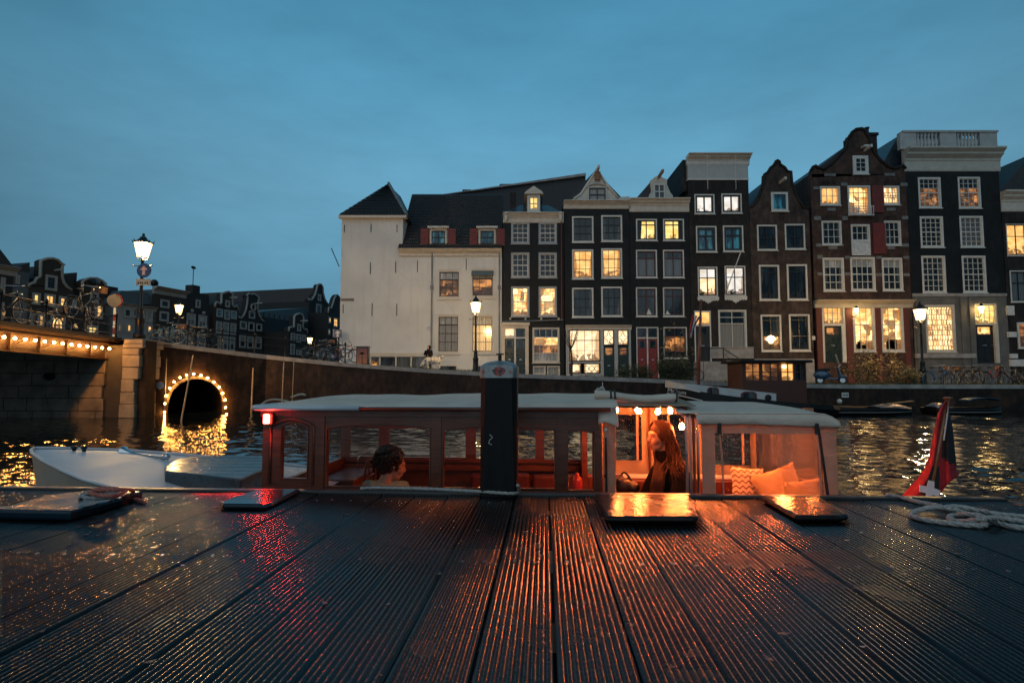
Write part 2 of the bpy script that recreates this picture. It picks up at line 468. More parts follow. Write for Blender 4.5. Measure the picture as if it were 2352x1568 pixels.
# ------------------------------------------------------------------ water
def make_water():
    r = np.random.RandomState(3)
    ys = [2.2]
    while ys[-1] < 75: ys.append(ys[-1] * 1.0048)
    ys = np.array(ys); us = np.linspace(-1.75, 1.75, 900)
    Y, U = np.meshgrid(ys, us, indexing='ij'); X = U * (Y * .82 + 7.0)
    Z = np.zeros_like(X)
    lam = np.concatenate([r.uniform(.16, .45, 30), r.uniform(.5, 1.1, 22), r.uniform(1.1, 3.0, 12)])
    for L in lam:
        th = r.normal(.5, .75) if r.rand() < .7 else r.uniform(0, 2 * PI)
        k = 2 * PI / L
        a = .0036 * L ** .9 * (1.0 if L < 1.1 else .55)
        cell = np.maximum(Y * .0048, (Y * .82 + 7) * .0039)
        fade = np.clip(L / (2.0 * cell) - .2, 0, 1)
        ph = k * (X * math.cos(th) + Y * math.sin(th)) + r.uniform(0, 6.28)
        Z += a * fade * np.sin(ph + .6 * np.sin(ph * .37 + 1.0))
    patch = .75 + .35 * np.sin(X * .35 + .5) * np.sin(Y * .42 + 1.0) + .2 * np.sin(X * .9 + Y * .5)
    Z *= patch
    Z -= .02
    n0, n1 = X.shape
    co = np.stack([X, Y, Z], -1).reshape(-1, 3)
    i = np.arange(n0 * n1).reshape(n0, n1)
    q = np.stack([i[:-1, :-1], i[:-1, 1:], i[1:, 1:], i[1:, :-1]], -1).reshape(-1, 4)
    me = bpy.data.meshes.new('canal_water')
    me.vertices.add(len(co)); me.vertices.foreach_set('co', co.ravel())
    me.loops.add(q.size); me.loops.foreach_set('vertex_index', q.ravel())
    me.polygons.add(len(q)); me.polygons.foreach_set('loop_start', np.arange(len(q)) * 4)
    me.polygons.foreach_set('use_smooth', np.ones(len(q), bool))
    me.update(); me.validate()
    o = bpy.data.objects.new('canal_water', me); C.objects.link(o)
    m, t, b = nodes_of('canal_water')
    b.inputs['Base Color'].default_value = (.004, .010, .012, 1)
    gp_ = N(t, 'ShaderNodeNewGeometry'); sp_ = N(t, 'ShaderNodeSeparateXYZ'); t.links.new(gp_.outputs['Position'], sp_.inputs[0])
    t.links.new(rng(t, sp_.outputs['Y'], 7, 30, .025, .07), b.inputs['Roughness']); b.inputs['IOR'].default_value = 1.36
    b.inputs['Specular IOR Level'].default_value = .6
    bump(t, b, noise(t, 6.0, 3, stretch=(1, 1.6, 1)), .16, .03)
    me.materials.append(m)
    tag(o, kind='structure')
make_water()
bed = MB().box(-90, -12, -2.2, 90, 80, -1.9).build('canal_bed', mat('canal_mud', (.02, .022, .018), .9, .3, 1, 0))
tag(bed, kind='structure')

# ------------------------------------------------------------------ quay line and street
QL = [(-60, 27.6), (-18.0, 27.6), (-18.6, 29.9), (-14.4, 33.6), (-5.0, 34.2), (12, 33.9), (60, 33.0)]
SZ = [(-60, 3.55), (-19.5, 3.75), (-18.3, 3.68), (-14.6, 3.17), (-10.0, 2.72), (-5, 2.35), (0, 2.07), (4, 1.93), (8, 1.78), (14, 1.5), (20, 1.43), (60, 1.40)]
def lerp_tab(tab, x):
    if x <= tab[0][0]: return tab[0][1]
    for (a, b), (c, d) in zip(tab, tab[1:]):
        if x <= c: return b + (d - b) * (x - a) / max(1e-6, c - a)
    return tab[-1][1]
street_z = lambda x: lerp_tab(SZ, x)
def quay_y(x): return lerp_tab(QL[2:], x)
def densify():
    pts = []
    for (a, b), (c, d) in zip(QL, QL[1:]):
        n = max(1, int(math.hypot(c - a, d - b) / 1.0))
        for i in range(n): pts.append((a + (c - a) * i / n, b + (d - b) * i / n))
    pts.append(QL[-1]); return pts
mb = MB(); P = densify(); rows = []
for (x, y) in P:
    z = street_z(x)
    rows.append([(x, y + .05, z), (x, 45, z - .02), (x, 70, z * .5 + 1.0), (x * 1.5, 160, 1.6), (x * 9, 900, 1.6)])
nv = len(rows[0]); mb.v = [p for r_ in rows for p in r_]
for i in range(len(rows) - 1):
    for j in range(nv - 1):
        a = i * nv + j; mb.f.append((a, a + nv, a + nv + 1, a + 1)); mb.mi.append(0)
street = mb.build('street', cobble_m); tag(street, kind='structure')

# quay wall with the arch of the side canal; built in the frame of its slanting stretch
qw = empty('quay_wall', (0, 0, 0), 0, 'long dark brick quay wall with a small arch opening onto the canal', 'quay wall')
A2, B2 = Vector((QL[2][0], QL[2][1], 0)), Vector((QL[3][0], QL[3][1], 0))
WD = (B2 - A2).normalized(); WN = Vector((WD.y, -WD.x, 0))      # WN points to the water
def on_wall(x, y):
    """pixel -> (u along the slanting stretch, z)"""
    r_ = ray(x, y); t = (A2 - Vector((0, 0, EYE))).dot(WN) / r_.dot(WN)
    p = Vector((0, 0, EYE)) + r_ * t
    return (p - A2).dot(WD), p.z
def wallpt(u, z, off=0): return A2 + WD * u + Vector((0, 0, z)) + WN * off
v1 = lambda x, y: ((x / 3.136) / 1.0629, (550 + y / 3.136) / 1.0629)    # crop of the left bank
ua, _ = on_wall(*v1(1285, 1440)); ub, _ = on_wall(*v1(1700, 1415)); _, zt = on_wall(*v1(1485, 1172))
uc, hw = (ua + ub) / 2, (ub - ua) / 2
zs = zt - hw * .98
def arch_z(u):
    d = abs(u - uc) / hw
    return zs + hw * .98 * math.sqrt(max(0, 1 - d * d)) if d <= 1 else -1
mb = MB()
LEN = (B2 - A2).length
us = sorted(set([0, LEN, ua, ub] + [LEN * i / 10 for i in range(11)] + [uc + hw * math.cos(PI * i / 20) for i in range(21)]))
us = [u for u in us if 0 <= u <= LEN]
for a, b in zip(us, us[1:]):
    za = street_z(wallpt(a, 0).x) + .02; zb = street_z(wallpt(b, 0).x) + .02
    la = arch_z(a) if ua - 1e-4 <= a <= ub + 1e-4 and ua - 1e-4 <= b <= ub + 1e-4 else -1.5
    lb = arch_z(b) if ua - 1e-4 <= a <= ub + 1e-4 and ua - 1e-4 <= b <= ub + 1e-4 else -1.5
    mb.add([wallpt(a, la), wallpt(b, lb), wallpt(b, zb), wallpt(a, za)], [(0, 1, 2, 3)])
for (a, b) in zip(QL[3:], QL[4:]):
    n = max(1, int((b[0] - a[0]) / 2))
    for i in range(n):
        p = Vector((a[0] + (b[0] - a[0]) * i / n, a[1] + (b[1] - a[1]) * i / n, 0)); q = Vector((a[0] + (b[0] - a[0]) * (i + 1) / n, a[1] + (b[1] - a[1]) * (i + 1) / n, 0))
        mb.add([(p.x, p.y, -1.5), (q.x, q.y, -1.5), (q.x, q.y, street_z(q.x) + .02), (p.x, p.y, street_z(p.x) + .02)], [(0, 1, 2, 3)])
mb.add([(-18, 27.6, -1.5), (-18.6, 29.9, -1.5), (-18.6, 29.9, 3.7), (-18, 27.6, 3.7)], [(0, 1, 2, 3)])
mb.build('wall', quay_brick, qw)
# barrel of the arch
mb = MB(); ang = [PI * i / 20 for i in range(21)]
prof = [(ub, -1.5)] + [(uc + hw * math.cos(a), arch_z(uc + hw * math.cos(a))) for a in ang] + [(ua, -1.5)]
for (a, za), (b, zb) in zip(prof, prof[1:]):
    mb.add([wallpt(a, za), wallpt(b, zb), wallpt(b, zb, -7), wallpt(a, za, -7)], [(0, 1, 2, 3)])
mb.add([wallpt(a, z, -7) for a, z in prof], [tuple(range(len(prof)))])
mb.build('arch_barrel', quay_brick, qw)
# ring of arch stones, each its own
for i in range(22):
    a0, a1 = PI * (i + .06) / 22, PI * (i + .94) / 22
    off = .05 + .02 * rnd.random(); r0, r1 = hw * .985, hw * 1.10
    pts = []
    for (rr, a) in ((r0, a0), (r1, a0), (r1, a1), (r0, a1)):
        pts.append((uc + rr * math.cos(a), zs + rr * .98 * math.sin(a)))
    b_ = MB()
    V = [wallpt(u, z, off) for u, z in pts] + [wallpt(u, z, -.2) for u, z in pts]
    b_.add(V, [(3, 2, 1, 0), (4, 5, 6, 7), (0, 1, 5, 4), (1, 2, 6, 5), (2, 3, 7, 6), (3, 0, 4, 7)])
    b_.build('arch_stone', quoin_m if i % 3 else stone_m, qw)
# coping stones
cop = MB()
PP = [p for p in P if p[1] >= 29.9]
for k, ((x0, y0), (x1, y1)) in enumerate(zip(PP, PP[1:])):
    if x1 - x0 < .02: continue
    d = Vector((x1 - x0, y1 - y0, 0)).normalized(); g = d * .006; nrm = Vector((d.y, -d.x, 0))
    a = Vector((x0, y0, street_z(x0))) + g; b = Vector((x1, y1, street_z(x1))) - g
    o1, o2 = nrm * (.06 + .01 * rnd.random()), -nrm * .35
    up = Vector((0, 0, .07 + .012 * rnd.random())); dn = Vector((0, 0, -.16))
    V = [a + o1 + dn, b + o1 + dn, b + o2 + dn, a + o2 + dn, a + o1 + up, b + o1 + up, b + o2 + up, a + o2 + up]
    MB().add(V, [(0, 3, 2, 1), (4, 5, 6, 7), (0, 1, 5, 4), (1, 2, 6, 5), (2, 3, 7, 6), (3, 0, 4, 7)]).build('coping_stone', grey_stone, qw)

black_cable = mat('cable_black', (.01, .01, .01), .6, .2, 5, 0)
curve_pts_ = lambda P_: P_
bulb_m = emit('bulb_glow', (1.0, .40, .08), 290)
arch_m = emit('arch_bulb_glow', (1.0, .40, .08), 230)
# bulbs round the arch
mbulb = MB().ball((0, 0, 0), .042, 8, 6)
me_b = None
for (x, y) in [(1255, 1428), (1258, 1363), (1270, 1303), (1296, 1245), (1328, 1198), (1374, 1165), (1424, 1147), (1478, 1138), (1534, 1148), (1585, 1166), (1633, 1198), (1672, 1238), (1699, 1284), (1717, 1336), (1722, 1392)]:
    u, z = on_wall(*v1(x, y)); p = wallpt(u, z, .14)
    if me_b is None:
        o = mbulb.build('bulb', arch_m, qw, smooth=True); me_b = o.data
    else:
        o = bpy.data.objects.new('bulb', me_b); C.objects.link(o); o.parent = qw
    o.location = p
wire_pts = [wallpt(*on_wall(*v1(x, y)), .10) for x, y in [(1255, 1440), (1258, 1363), (1264, 1330), (1270, 1303), (1284, 1278), (1296, 1245), (1328, 1198), (1374, 1165), (1424, 1147), (1478, 1138), (1534, 1148), (1585, 1166), (1633, 1198), (1672, 1238), (1699, 1284), (1717, 1336), (1722, 1400)]]
MB().tube(curve_pts_([tuple(p) for p in wire_pts]), .012, 5).build('bulb_cable', black_cable, qw)
# pipes, and the small white hexagonal plate
mb = MB()
u0, z0 = on_wall(*v1(1268, 1020)); mb.bar(wallpt(u0, .2, .12), wallpt(u0, z0, .12), .07)
mb.build('drain_pipe', grey_lead, qw)
pl = MB()
px = atY(*v1(1165, 1225), 28.0)
pl.add([(px.x + .2 * math.cos(PI / 3 * k + .5), 28.6, px.z + .2 * math.sin(PI / 3 * k + .5)) for k in range(6)] + [(px.x + .2 * math.cos(PI / 3 * k + .5), 28.63, px.z + .2 * math.sin(PI / 3 * k + .5)) for k in range(6)],
       [(0, 1, 2, 3, 4, 5)] + [(k, (k + 1) % 6, 6 + (k + 1) % 6, 6 + k) for k in range(6)])
hs = pl.build('plate', white_paint, None); hs.name = 'hexagonal_sign'
tag(hs, 'small white hexagonal sign fixed on the brick between bridge pier and arch', 'sign')
# mooring poles standing along the wall
pole_m = mat('pole_wood', (.42, .30, .18), .6, .25, 5, .2)
v2 = lambda x, y: ((560 + x / 3.4588) / 1.0629, (620 + y / 3.4588) / 1.0629)
def pole(a, b, Y, r_, label, m=pole_m):
    p, q = atY(*a, Y[0]), atY(*b, Y[1])
    d = (q - p).normalized(); 
    o = MB().tube([p, p.lerp(q, .5), q, q + d * .9], [r_ * .8, r_, r_, r_], 7).build('mooring_pole', m, smooth=True)
    tag(o, label, 'pole', 'poles standing in the canal by the quay wall')
pole(v1(1478, 995), v1(1385, 1510), (27.5, 25.3), .035, 'long thin pole leaning in front of the lit arch')
pole(v1(1938, 1090), v1(1925, 1410), (32.6, 32.4), .045, 'upright pole on the wall close to the right side of the arch')
pole(v2(460, 910), v2(445, 1240), (33.0, 32.8), .035, 'pole on the wall left of its thinner twin, above the boat roof')
pole(v2(545, 900), v2(530, 1240), (33.1, 32.9), .022, 'thinnest wall pole, just right of another above the boat roof')

# ------------------------------------------------------------------ bridge
br = empty('bridge', (-20, 20, 0), 0, 'flat iron bridge edged with a row of glowing bulbs', 'bridge')
BX = -19.45
def zb(y, z): return z + (28.5 - y) * .024
gird = mat('girder_iron', (.030, .015, .010), .5, .3, 4, .25)
girk = mat('girder_edge', (.020, .018, .017), .5, .3, 4, .25)
def along(x0, x1, z0, z1, y0=6.0, y1=28.3, name='girder', m=gird):
    V = []
    for y in (y0, y1): V += [(x0, y, zb(y, z0)), (x1, y, zb(y, z0)), (x1, y, zb(y, z1)), (x0, y, zb(y, z1))]
    V = [(a + 20, b - 20, c) for a, b, c in V]
    return MB().add(V, [(0, 1, 2, 3), (7, 6, 5, 4), (0, 4, 5, 1), (1, 5, 6, 2), (2, 6, 7, 3), (3, 7, 4, 0)]).build(name, m, br)
along(BX - .16, BX - .12, 2.80, 3.52, name='web_plate')
along(BX - .30, BX - .07, 2.74, 2.80, name='bottom_flange')
along(BX - .30, BX + .05, 3.44, 3.49, name='top_flange')
along(BX - .30, BX + .10, 3.60, 3.66, name='ledge')
for k in range(46):
    y = 28.3 - .475 * k - .475; MB().bar((BX - .12 + 20, y - 20, zb(y, 3.24)), (BX + .19 + 20, y - 20, zb(y, 3.24)), .02).build('bulb_arm', gird, br)
along(BX - .30, BX - .02, 3.49, 3.60, name='fascia')
along(-33, BX + .16, 3.66, 3.85, name='deck_slab', m=girk)
along(-33, BX - .30, 3.40, 3.66, name='deck_soffit', m=girk)
for k in range(10):
    y = 28.0 - k * 1.43 / 1.0
    mb = MB()
    mb.box(BX - .12 + 20, y - .05 - 20, zb(y, 2.80), BX - .04 + 20, y + .05 - 20, zb(y, 3.44))
    mb.build('stiffener', gird, br)
    mb = MB(); mb.bar((BX - .08 + 20, y - .1 - 20, zb(y, 2.86)), (BX - .08 + 20, y + .75 - 20, zb(y, 3.2)), .05, .10)
    mb.build('brace', gird, br)
rv = MB()
for k in range(140):
    y = 28.2 - k * .13
    for zz in (2.86, 2.92): rv.ball((BX - .115 + 20, y - 20, zb(y, zz)), .014, 5, 4)
tag(rv.build('rivets', gird, br), kind='stuff')
me_b = None
for k in range(-1, 46):
    y = 28.3 - .475 * k - .475
    if me_b is None:
        o = MB().ball((0, 0, 0), .052, 8, 6).build('bulb', bulb_m, br, smooth=True); me_b = o.data
    else:
        o = bpy.data.objects.new('bulb', me_b); C.objects.link(o); o.parent = br
    o.location = (BX + .22 + 20, y - 20, zb(y, 3.24))
# abutment wall under the bridge, of large stones
ab = empty('abutment', (-20, 27.6, 0), 0, 'stone abutment wall in the shade under the iron bridge', 'abutment')
MB().box(-60 + 20, .15, -1.6, -18.4 + 20, 1.2, 3.45).build('backing', mat('mortar_dark', (.05, .045, .04), .8, .3, 2, .2), ab)
row = 0; z = -.3
while z < 3.3:
    h = .60; x = -32.0 + (row % 2) * .55
    while x < -19.9:
        w = .85 + .75 * rnd.random()
        x1 = min(x + w, -19.55)
        if x1 - x > .2:
            j = .05 * rnd.random()
            MB().box(x + .012 + 20, -.02 - j, z + .012, x1 - .012 + 20, .2, min(z + h, 3.32) - .012).build('stone', stone_m, ab, bevel=.02)
        x = x1 if x1 > x + .1 else x + w
    z += h; row += 1
MB().ball((-22.2 + 20, -.04, 1.95), (.32, .06, .2), 10, 6).build('recess_shade', mat('hollow_shade_black', (.004, .004, .004), .9, .2, 2, 0), ab, smooth=True)  # flat black blob; its colour stands for the shade inside a hollow
# pier of stacked stone blocks at the corner
pr = empty('bridge_pier', (-19, 27.3, 0), 0, 'pale stone pier with stepped blocks lit gold at the bridge end', 'pier')
def pier_x(x): return atY(*v1(x, 1100), 27.3).x + 19
prof = [(870, 905, 945, 1090), (905, 940, 940, 1092), (940, 992, 938, 1064), (992, 1085, 940, 1072), (1085, 1178, 942, 1066), (1178, 1275, 938, 1034), (1275, 1370, 934, 1040), (1370, 1475, 930, 1046), (1475, 1560, 928, 1050)]
for (y0, y1, x0, x1) in prof:
    zt_, zb_ = atY(*v1(1000, y0), 27.3).z, atY(*v1(1000, y1), 27.3).z
    MB().box(pier_x(x0), -.05 - .03 * rnd.random(), zb_ + .008, pier_x(x1), 1.6, zt_ - .008).build('stone', quoin_m, pr, bevel=.03)
MB().box(pier_x(1040), .2, -1.5, pier_x(1105), .9, 3.66).build('return_wall', quay_brick, pr)

# ------------------------------------------------------------------ railings
def railing(name, pts, label, h=1.05, step=2.0, ball=True, parent=None):
    root = parent or empty(name, pts[0], 0, label, 'railing', 'iron railings on the waterside')
    o0 = Vector(pts[0]) if parent is None else parent.location
    P_ = [Vector(p) - o0 for p in pts]
    for hh, r_ in ((h, .028), (h * .58, .02), (h * .18, .02)):
        MB().tube([p + Vector((0, 0, hh)) for p in P_], r_, 6).build('rail', black_iron, root, smooth=True)
    L = 0; nxt = 0; pm = None
    for a, b in zip(P_, P_[1:]):
        l = (b - a).length
        while nxt <= L + l + 1e-6:
            p = a.lerp(b, (nxt - L) / l)
            if pm is None:
                m_ = MB(); m_.lathe([(.055, 0), (.055, .1), (.035, .14), (.035, h), (.06, h + .03), (.07, h + .09), (.045, h + .16), (.01, h + .19)], (0, 0, 0), 8)
                o = m_.build('post', black_iron, root, smooth=True); pm = o.data
            else:
                o = bpy.data.objects.new('post', pm); C.objects.link(o); o.parent = root
            o.location = p; nxt += step
        L += l
    return root
railing('bridge_railing', [(-19.6, y, zb(y, 3.85)) for y in (28.3, 24, 20, 16, 12, 8)], 'black iron railing along the edge of the bulb lit bridge', step=2.15)
qp = [(x, quay_y(x) + .25, street_z(x) + .06) for x in (-17.6, -16, -14.5, -13, -11.5, -9.7)]
railing('quay_railing', qp, 'black iron railing on the quay wall from bridge to white house', step=1.75)
# ------------------------------------------------------------------ house kit
class Fr:
    """frame of one facade: u along it, y into the house, z up from its foot"""
    def __init__(s, root): 
        s.root = root; s.O = root.location.copy(); s.a = root.rotation_euler.z
        s.U = Vector((math.cos(s.a), math.sin(s.a), 0)); s.n = Vector((math.sin(s.a), -math.cos(s.a), 0))
    def pix(s, x, y, d=0):
        r_ = ray(x, y); e = Vector((0, 0, EYE)); o = s.O - s.n * d
        t = (o - e).dot(s.n) / r_.dot(s.n); p = e + r_ * t - s.O
        return p.dot(s.U), p.z
    def rect(s, x0, y0, x1, y1, d=0):
        xm, ym = (x0 + x1) / 2, (y0 + y1) / 2
        return s.pix(x0, ym, d)[0], s.pix(x1, ym, d)[0], s.pix(xm, y1, d)[1], s.pix(xm, y0, d)[1]
    def poly(s, pts, d=0): return [s.pix(x, y, d) for x, y in pts]
def wall_front(mb, u0, u1, z0, z1, ops, rec=.16, y=0.0):
    us = sorted(set([u0, u1] + [o[0] for o in ops] + [o[1] for o in ops])); zs_ = sorted(set([z0, z1] + [o[2] for o in ops] + [o[3] for o in ops]))
    us = [u for u in us if u0 <= u <= u1]; zs_ = [z for z in zs_ if z0 <= z <= z1]
    for a, b in zip(us, us[1:]):
        for c, d in zip(zs_, zs_[1:]):
            mu, mz = (a + b) / 2, (c + d) / 2
            if any(o[0] < mu < o[1] and o[2] < mz < o[3] for o in ops): continue
            mb.add([(a, y, c), (b, y, c), (b, y, d), (a, y, d)], [(0, 1, 2, 3)])
    for a, b, c, d in ops:
        e = y + rec + .25
        mb.add([(a, y, c), (b, y, c), (b, y, d), (a, y, d), (a, e, c), (b, e, c), (b, e, d), (a, e, d)], [(0, 4, 5, 1), (1, 5, 6, 2), (2, 6, 7, 3), (3, 7, 4, 0)])
def body(root, m, u0, u1, z1, ops, depth=9.0, z0=-1.0, name='wall', top=True):
    mb = MB(); wall_front(mb, u0, u1, z0, z1, ops)
    fs = [(0, 3, 7, 4), (1, 5, 6, 2), (3, 2, 6, 7)] + ([(4, 7, 6, 5)] if top else [])
    mb.add([(u0, 0, z0), (u1, 0, z0), (u1, depth, z0), (u0, depth, z0), (u0, 0, z1), (u1, 0, z1), (u1, depth, z1), (u0, depth, z1)], fs)
    return mb.build(name, m, root)
def window(root, r, nx, nz, pm, fm=None, sm=None, fw=.085, bar=.03, proud=.03, rec=.13, rows=None, sill=True, name='window', mid=None):
    """frame > sash bars, panes.  rows: list of heights (fractions) when the panes differ"""
    u0, u1, z0, z1 = r; fm = fm or white_paint; sm = sm or fm
    mb = MB()
    mb.box(u0, -proud, z0, u0 + fw, rec, z1); mb.box(u1 - fw, -proud, z0, u1, rec, z1)
    mb.box(u0 + fw, -proud, z1 - fw, u1 - fw, rec, z1); mb.box(u0 + fw, -proud, z0, u1 - fw, rec, z0 + fw)
    if sill: mb.box(u0 - .05, -proud - .07, z0 - .06, u1 + .05, -.004, z0 - .002)
    w = mb.build(name, fm, root)
    a0, a1, c0, c1 = u0 + fw, u1 - fw, z0 + fw, z1 - fw
    xs = [a0 + (a1 - a0) * i / nx for i in range(nx + 1)]
    if rows:
        zz = [c0]; 
        for f in rows: zz.append(zz[-1] + (c1 - c0) * f)
    else: zz = [c0 + (c1 - c0) * i / nz for i in range(nz + 1)]
    s = MB(); y0, y1 = rec - .07, rec - .01
    for x in xs[1:-1]: s.box(x - bar / 2, y0, c0, x + bar / 2, y1, c1)
    for k, z in enumerate(zz[1:-1]):
        b = bar * (2.0 if mid == k + 1 else 1)
        s.box(a0, y0 - .012, z - b / 2, a1, y1 + .006, z + b / 2)
    e = bar * 1.3
    s.box(a0, y0 - .02, c0, a0 + e, y1 - .012, c1); s.box(a1 - e, y0 - .02, c0, a1, y1 - .012, c1)
    s.box(a0 + e, y0 - .02, c0, a1 - e, y1 - .012, c0 + e); s.box(a0 + e, y0 - .02, c1 - e, a1 - e, y1 - .012, c1)
    s.build('sash', sm, w)
    for j in range(len(zz) - 1):
        m_ = pm[j] if isinstance(pm, (list, tuple)) else pm
        for i in range(nx): pane(w, xs[i], xs[i + 1], zz[j], zz[j + 1], rec, m_, 'pane', ((xs[i] + xs[i + 1] - 2 * a0) / 2 / (a1 - a0), (zz[j] + zz[j + 1] - 2 * c0) / 2 / (c1 - c0), (xs[i + 1] - xs[i]) / (a1 - a0), (zz[j + 1] - zz[j]) / (c1 - c0)))
    return w
def cornice(root, u0, u1, z0, z1, m, out=.45, name='cornice'):
    h = z1 - z0
    prof = [(-.02, z0), (-.06, z0 + h * .08), (-.06, z0 + h * .45), (-.12, z0 + h * .5), (-.12, z0 + h * .58), (-out * .6, z0 + h * .72), (-out * .62, z0 + h * .8), (-out, z0 + h * .92), (-out, z1), (.25, z1), (.25, z0)]
    return MB().prism(prof, u0, u1, 'yz').build(name, m, root)
def door(root, r, m, glass=None, hm=None, name='door'):
    u0, u1, z0, z1 = r; mb = MB(); w, h = u1 - u0, z1 - z0
    mb.box(u0, .08, z0, u1, .14, z1)
    for (a, b, c, d) in ((.14, .46, .10, .42), (.54, .86, .10, .42), (.14, .46, .50, .72), (.54, .86, .50, .72)):
        mb.box(u0 + w * a, .06, z0 + h * c, u0 + w * b, .079, z0 + h * d)
    o = mb.build(name, m, root)
    if glass: pane(o, u0 + w * .16, u1 - w * .16, z0 + h * .76, z0 + h * .95, .070, glass)
    MB().ball((u1 - w * .12, .04, z0 + h * .46), .03, 8, 5).build('handle', hm or chrome, o, smooth=True)
    MB().box(u0 + w * .38, .050, z0 + h * .455, u0 + w * .62, .058, z0 + h * .48).build('letter_slot', steel, o)
    return o
def hoist(root, u, z, m=cream_wood, L=.9):
    return MB().bar((u, .1, z), (u, -L, z + .05), .16, .22).build('hoist_beam', m, root)
def curve_pts(pts, n=6):
    """smooth polyline through points (Catmull-Rom)"""
    out = []
    for i in range(len(pts) - 1):
        p0, p1, p2, p3 = pts[max(i - 1, 0)], pts[i], pts[i + 1], pts[min(i + 2, len(pts) - 1)]
        for k in range(n):
            t = k / n
            out.append(tuple(.5 * (2 * b + (c - a) * t + (2 * a - 5 * b + 4 * c - d) * t * t + (-a + 3 * b - 3 * c + d) * t ** 3) for a, b, c, d in zip(p0, p1, p2, p3)))
    out.append(tuple(pts[-1])); return out
def gable(root, poly, m, depth=.4, name='gable'): return MB().prism(poly, -.002, depth, 'xz').build(name, m, root)
def trim(root, pts, m, r=.09, name='gable_trim'): return MB().tube([(u, -.03, z) for u, z in pts], r, 6, flat=1.0).build(name, m, root, smooth=True)
def saddle(root, u0, u1, z0, z1, y0, y1, m, name='roof'):
    um = (u0 + u1) / 2
    return MB().prism([(u0, z0), (u1, z0), (um, z1)], y0, y1, 'xz').build(name, m, root)
YF = 44.0
def main_house(x0, x1, label, ym=700):
    p = atY((x0 + x1) / 2, ym, YF); u0, u1 = atY(x0, ym, YF).x, atY(x1, ym, YF).x
    z = street_z((u0 + u1) / 2)
    root = empty('canal_house', ((u0 + u1) / 2, YF, z), 0, label, 'house', 'canal houses along the far quay')
    return root, Fr(root), u0 - (u0 + u1) / 2 + .012, u1 - (u0 + u1) / 2 - .012

# ---------------------------------------------------------- white corner house
root, fr, U0, U1 = main_house(781, 1153, 'white plastered corner house with a dark tiled roof and blank side wall')
Zc = lambda y, x=960: fr.pix(x, y)[1]
uT = fr.pix(925, 540)[0]; zE = Zc(572); zT = Zc(497)
ops = [fr.rect(*w) for w in ((1008, 623, 1055, 682), (1084, 621, 1133, 680), (1006, 726, 1053, 808), (1084, 726, 1132, 808))]
mb = MB(); wall_front(mb, U0, U1, -1.5, zE, ops)
wall_front(mb, U0, uT, zE, zT, [])
D_ = 11.0
mb.add([(U0, 0, -1.5), (U0, D_, -1.5), (U0, D_, zT), (U0, 0, zT)], [(0, 3, 2, 1)])
mb.add([(U1, 0, -1.5), (U1, D_, -1.5), (U1, D_, zE), (U1, 0, zE)], [(0, 1, 2, 3)])
mb.add([(uT, 0, zE), (uT, 6, zE), (uT, 6, zT), (uT, 0, zT)], [(0, 1, 2, 3)])
mb.build('wall', plaster, root)
for k, r in enumerate(ops):
    w = window(root, r, 3, 0, [l_dim, l_dim, g_white] if k < 2 else ([g_net, g_net, g_net, g_white] if k == 2 else [l_curtain, l_curtain, l_curtain, g_white]), cream_wood, black_paint, fw=.05, bar=.04,
               rows=[.34, .34, .32] if k < 2 else [.27, .25, .25, .23], mid=2 if k < 2 else 3, proud=.0)
    u0, u1, z0, z1 = r
    mb = MB(); mb.box(u0 - .12, -.05, z0 - .12, u0, -.002, z1 + .1); mb.box(u1, -.05, z0 - .12, u1 + .12, -.002, z1 + .1); mb.box(u0 - .12, -.09, z1 + .1, u1 + .12, -.002, z1 + .22); mb.box(u0 - .16, -.14, z0 - .22, u1 + .16, -.002, z0 - .12)
    mb.build('surround', plaster, root)
# awning box folded above one window
u0, u1, z0, z1 = ops[1]
MB().prism([(-.03, z1 - .02), (-.32, z1 - .42), (-.30, z1 - .47), (-.03, z1 - .10)], u0 - .03, u1 + .03, 'yz').build('awning', mat('awning_cloth', (.10, .13, .14), .8, .2, 6, .2), root)
# roofs: saddle with tile courses, hip over the corner block
dR = 5.6; zR = fr.pix(1060, 444, -0 + dR * -1 * -1)[1] - .9 if False else (atY(1060, 445, YF + dR).z - root.location.z - .9)
tile = MB()
ncol, nrow = 46, 20
def roof_pt(u, t, lift=0): return (u, -.35 + (dR + .35) * t - lift * .4, zE - .08 + (zR + .9 - zE) * t + lift)
for j in range(nrow):
    t0, t1 = j / nrow, (j + 1) / nrow
    for i in range(ncol):
        a = uT - .3 + (U1 - uT + .3) * i / ncol; b = uT - .3 + (U1 - uT + .3) * (i + 1) / ncol; m_ = a + (b - a) * .6
        l = .075 + .015 * rnd.random()
        tile.add([roof_pt(a, t0, l), roof_pt(m_, t0, l + .05), roof_pt(b, t0, l), roof_pt(b, t1, .012), roof_pt(m_, t1, .05), roof_pt(a, t1, .012), roof_pt(a, t0), roof_pt(b, t0)], [(0, 1, 4, 5), (1, 2, 3, 4), (6, 7, 2, 1, 0)])
tl = tile.build('roof_tiles', roof_dark, root); tag(tl, kind='stuff')
MB().prism([(-.36, zE - .12), (dR, zR + .85), (2 * dR, zE - .12)], uT - .25, U1, 'yz').build('roof', roof_dark, root)
pk = fr.pix(872, 424)
e0, e1 = U0 - .2, uT + .35
um = pk[0]
hz = zT; ap = (um, 3.2, atY(872, 424, YF + 3.2).z - root.location.z)
MB().add([(e0, -.3, hz), (e1, -.3, hz), (e1, 6.4, hz), (e0, 6.4, hz), ap, (um + .4, 6.4, ap[2])], [(0, 1, 4), (1, 2, 5, 4), (3, 0, 4, 5), (2, 3, 5), (0, 3, 2, 1)]).build('hip_roof', roof_dark, root)
hp = MB(); rows_ = 12
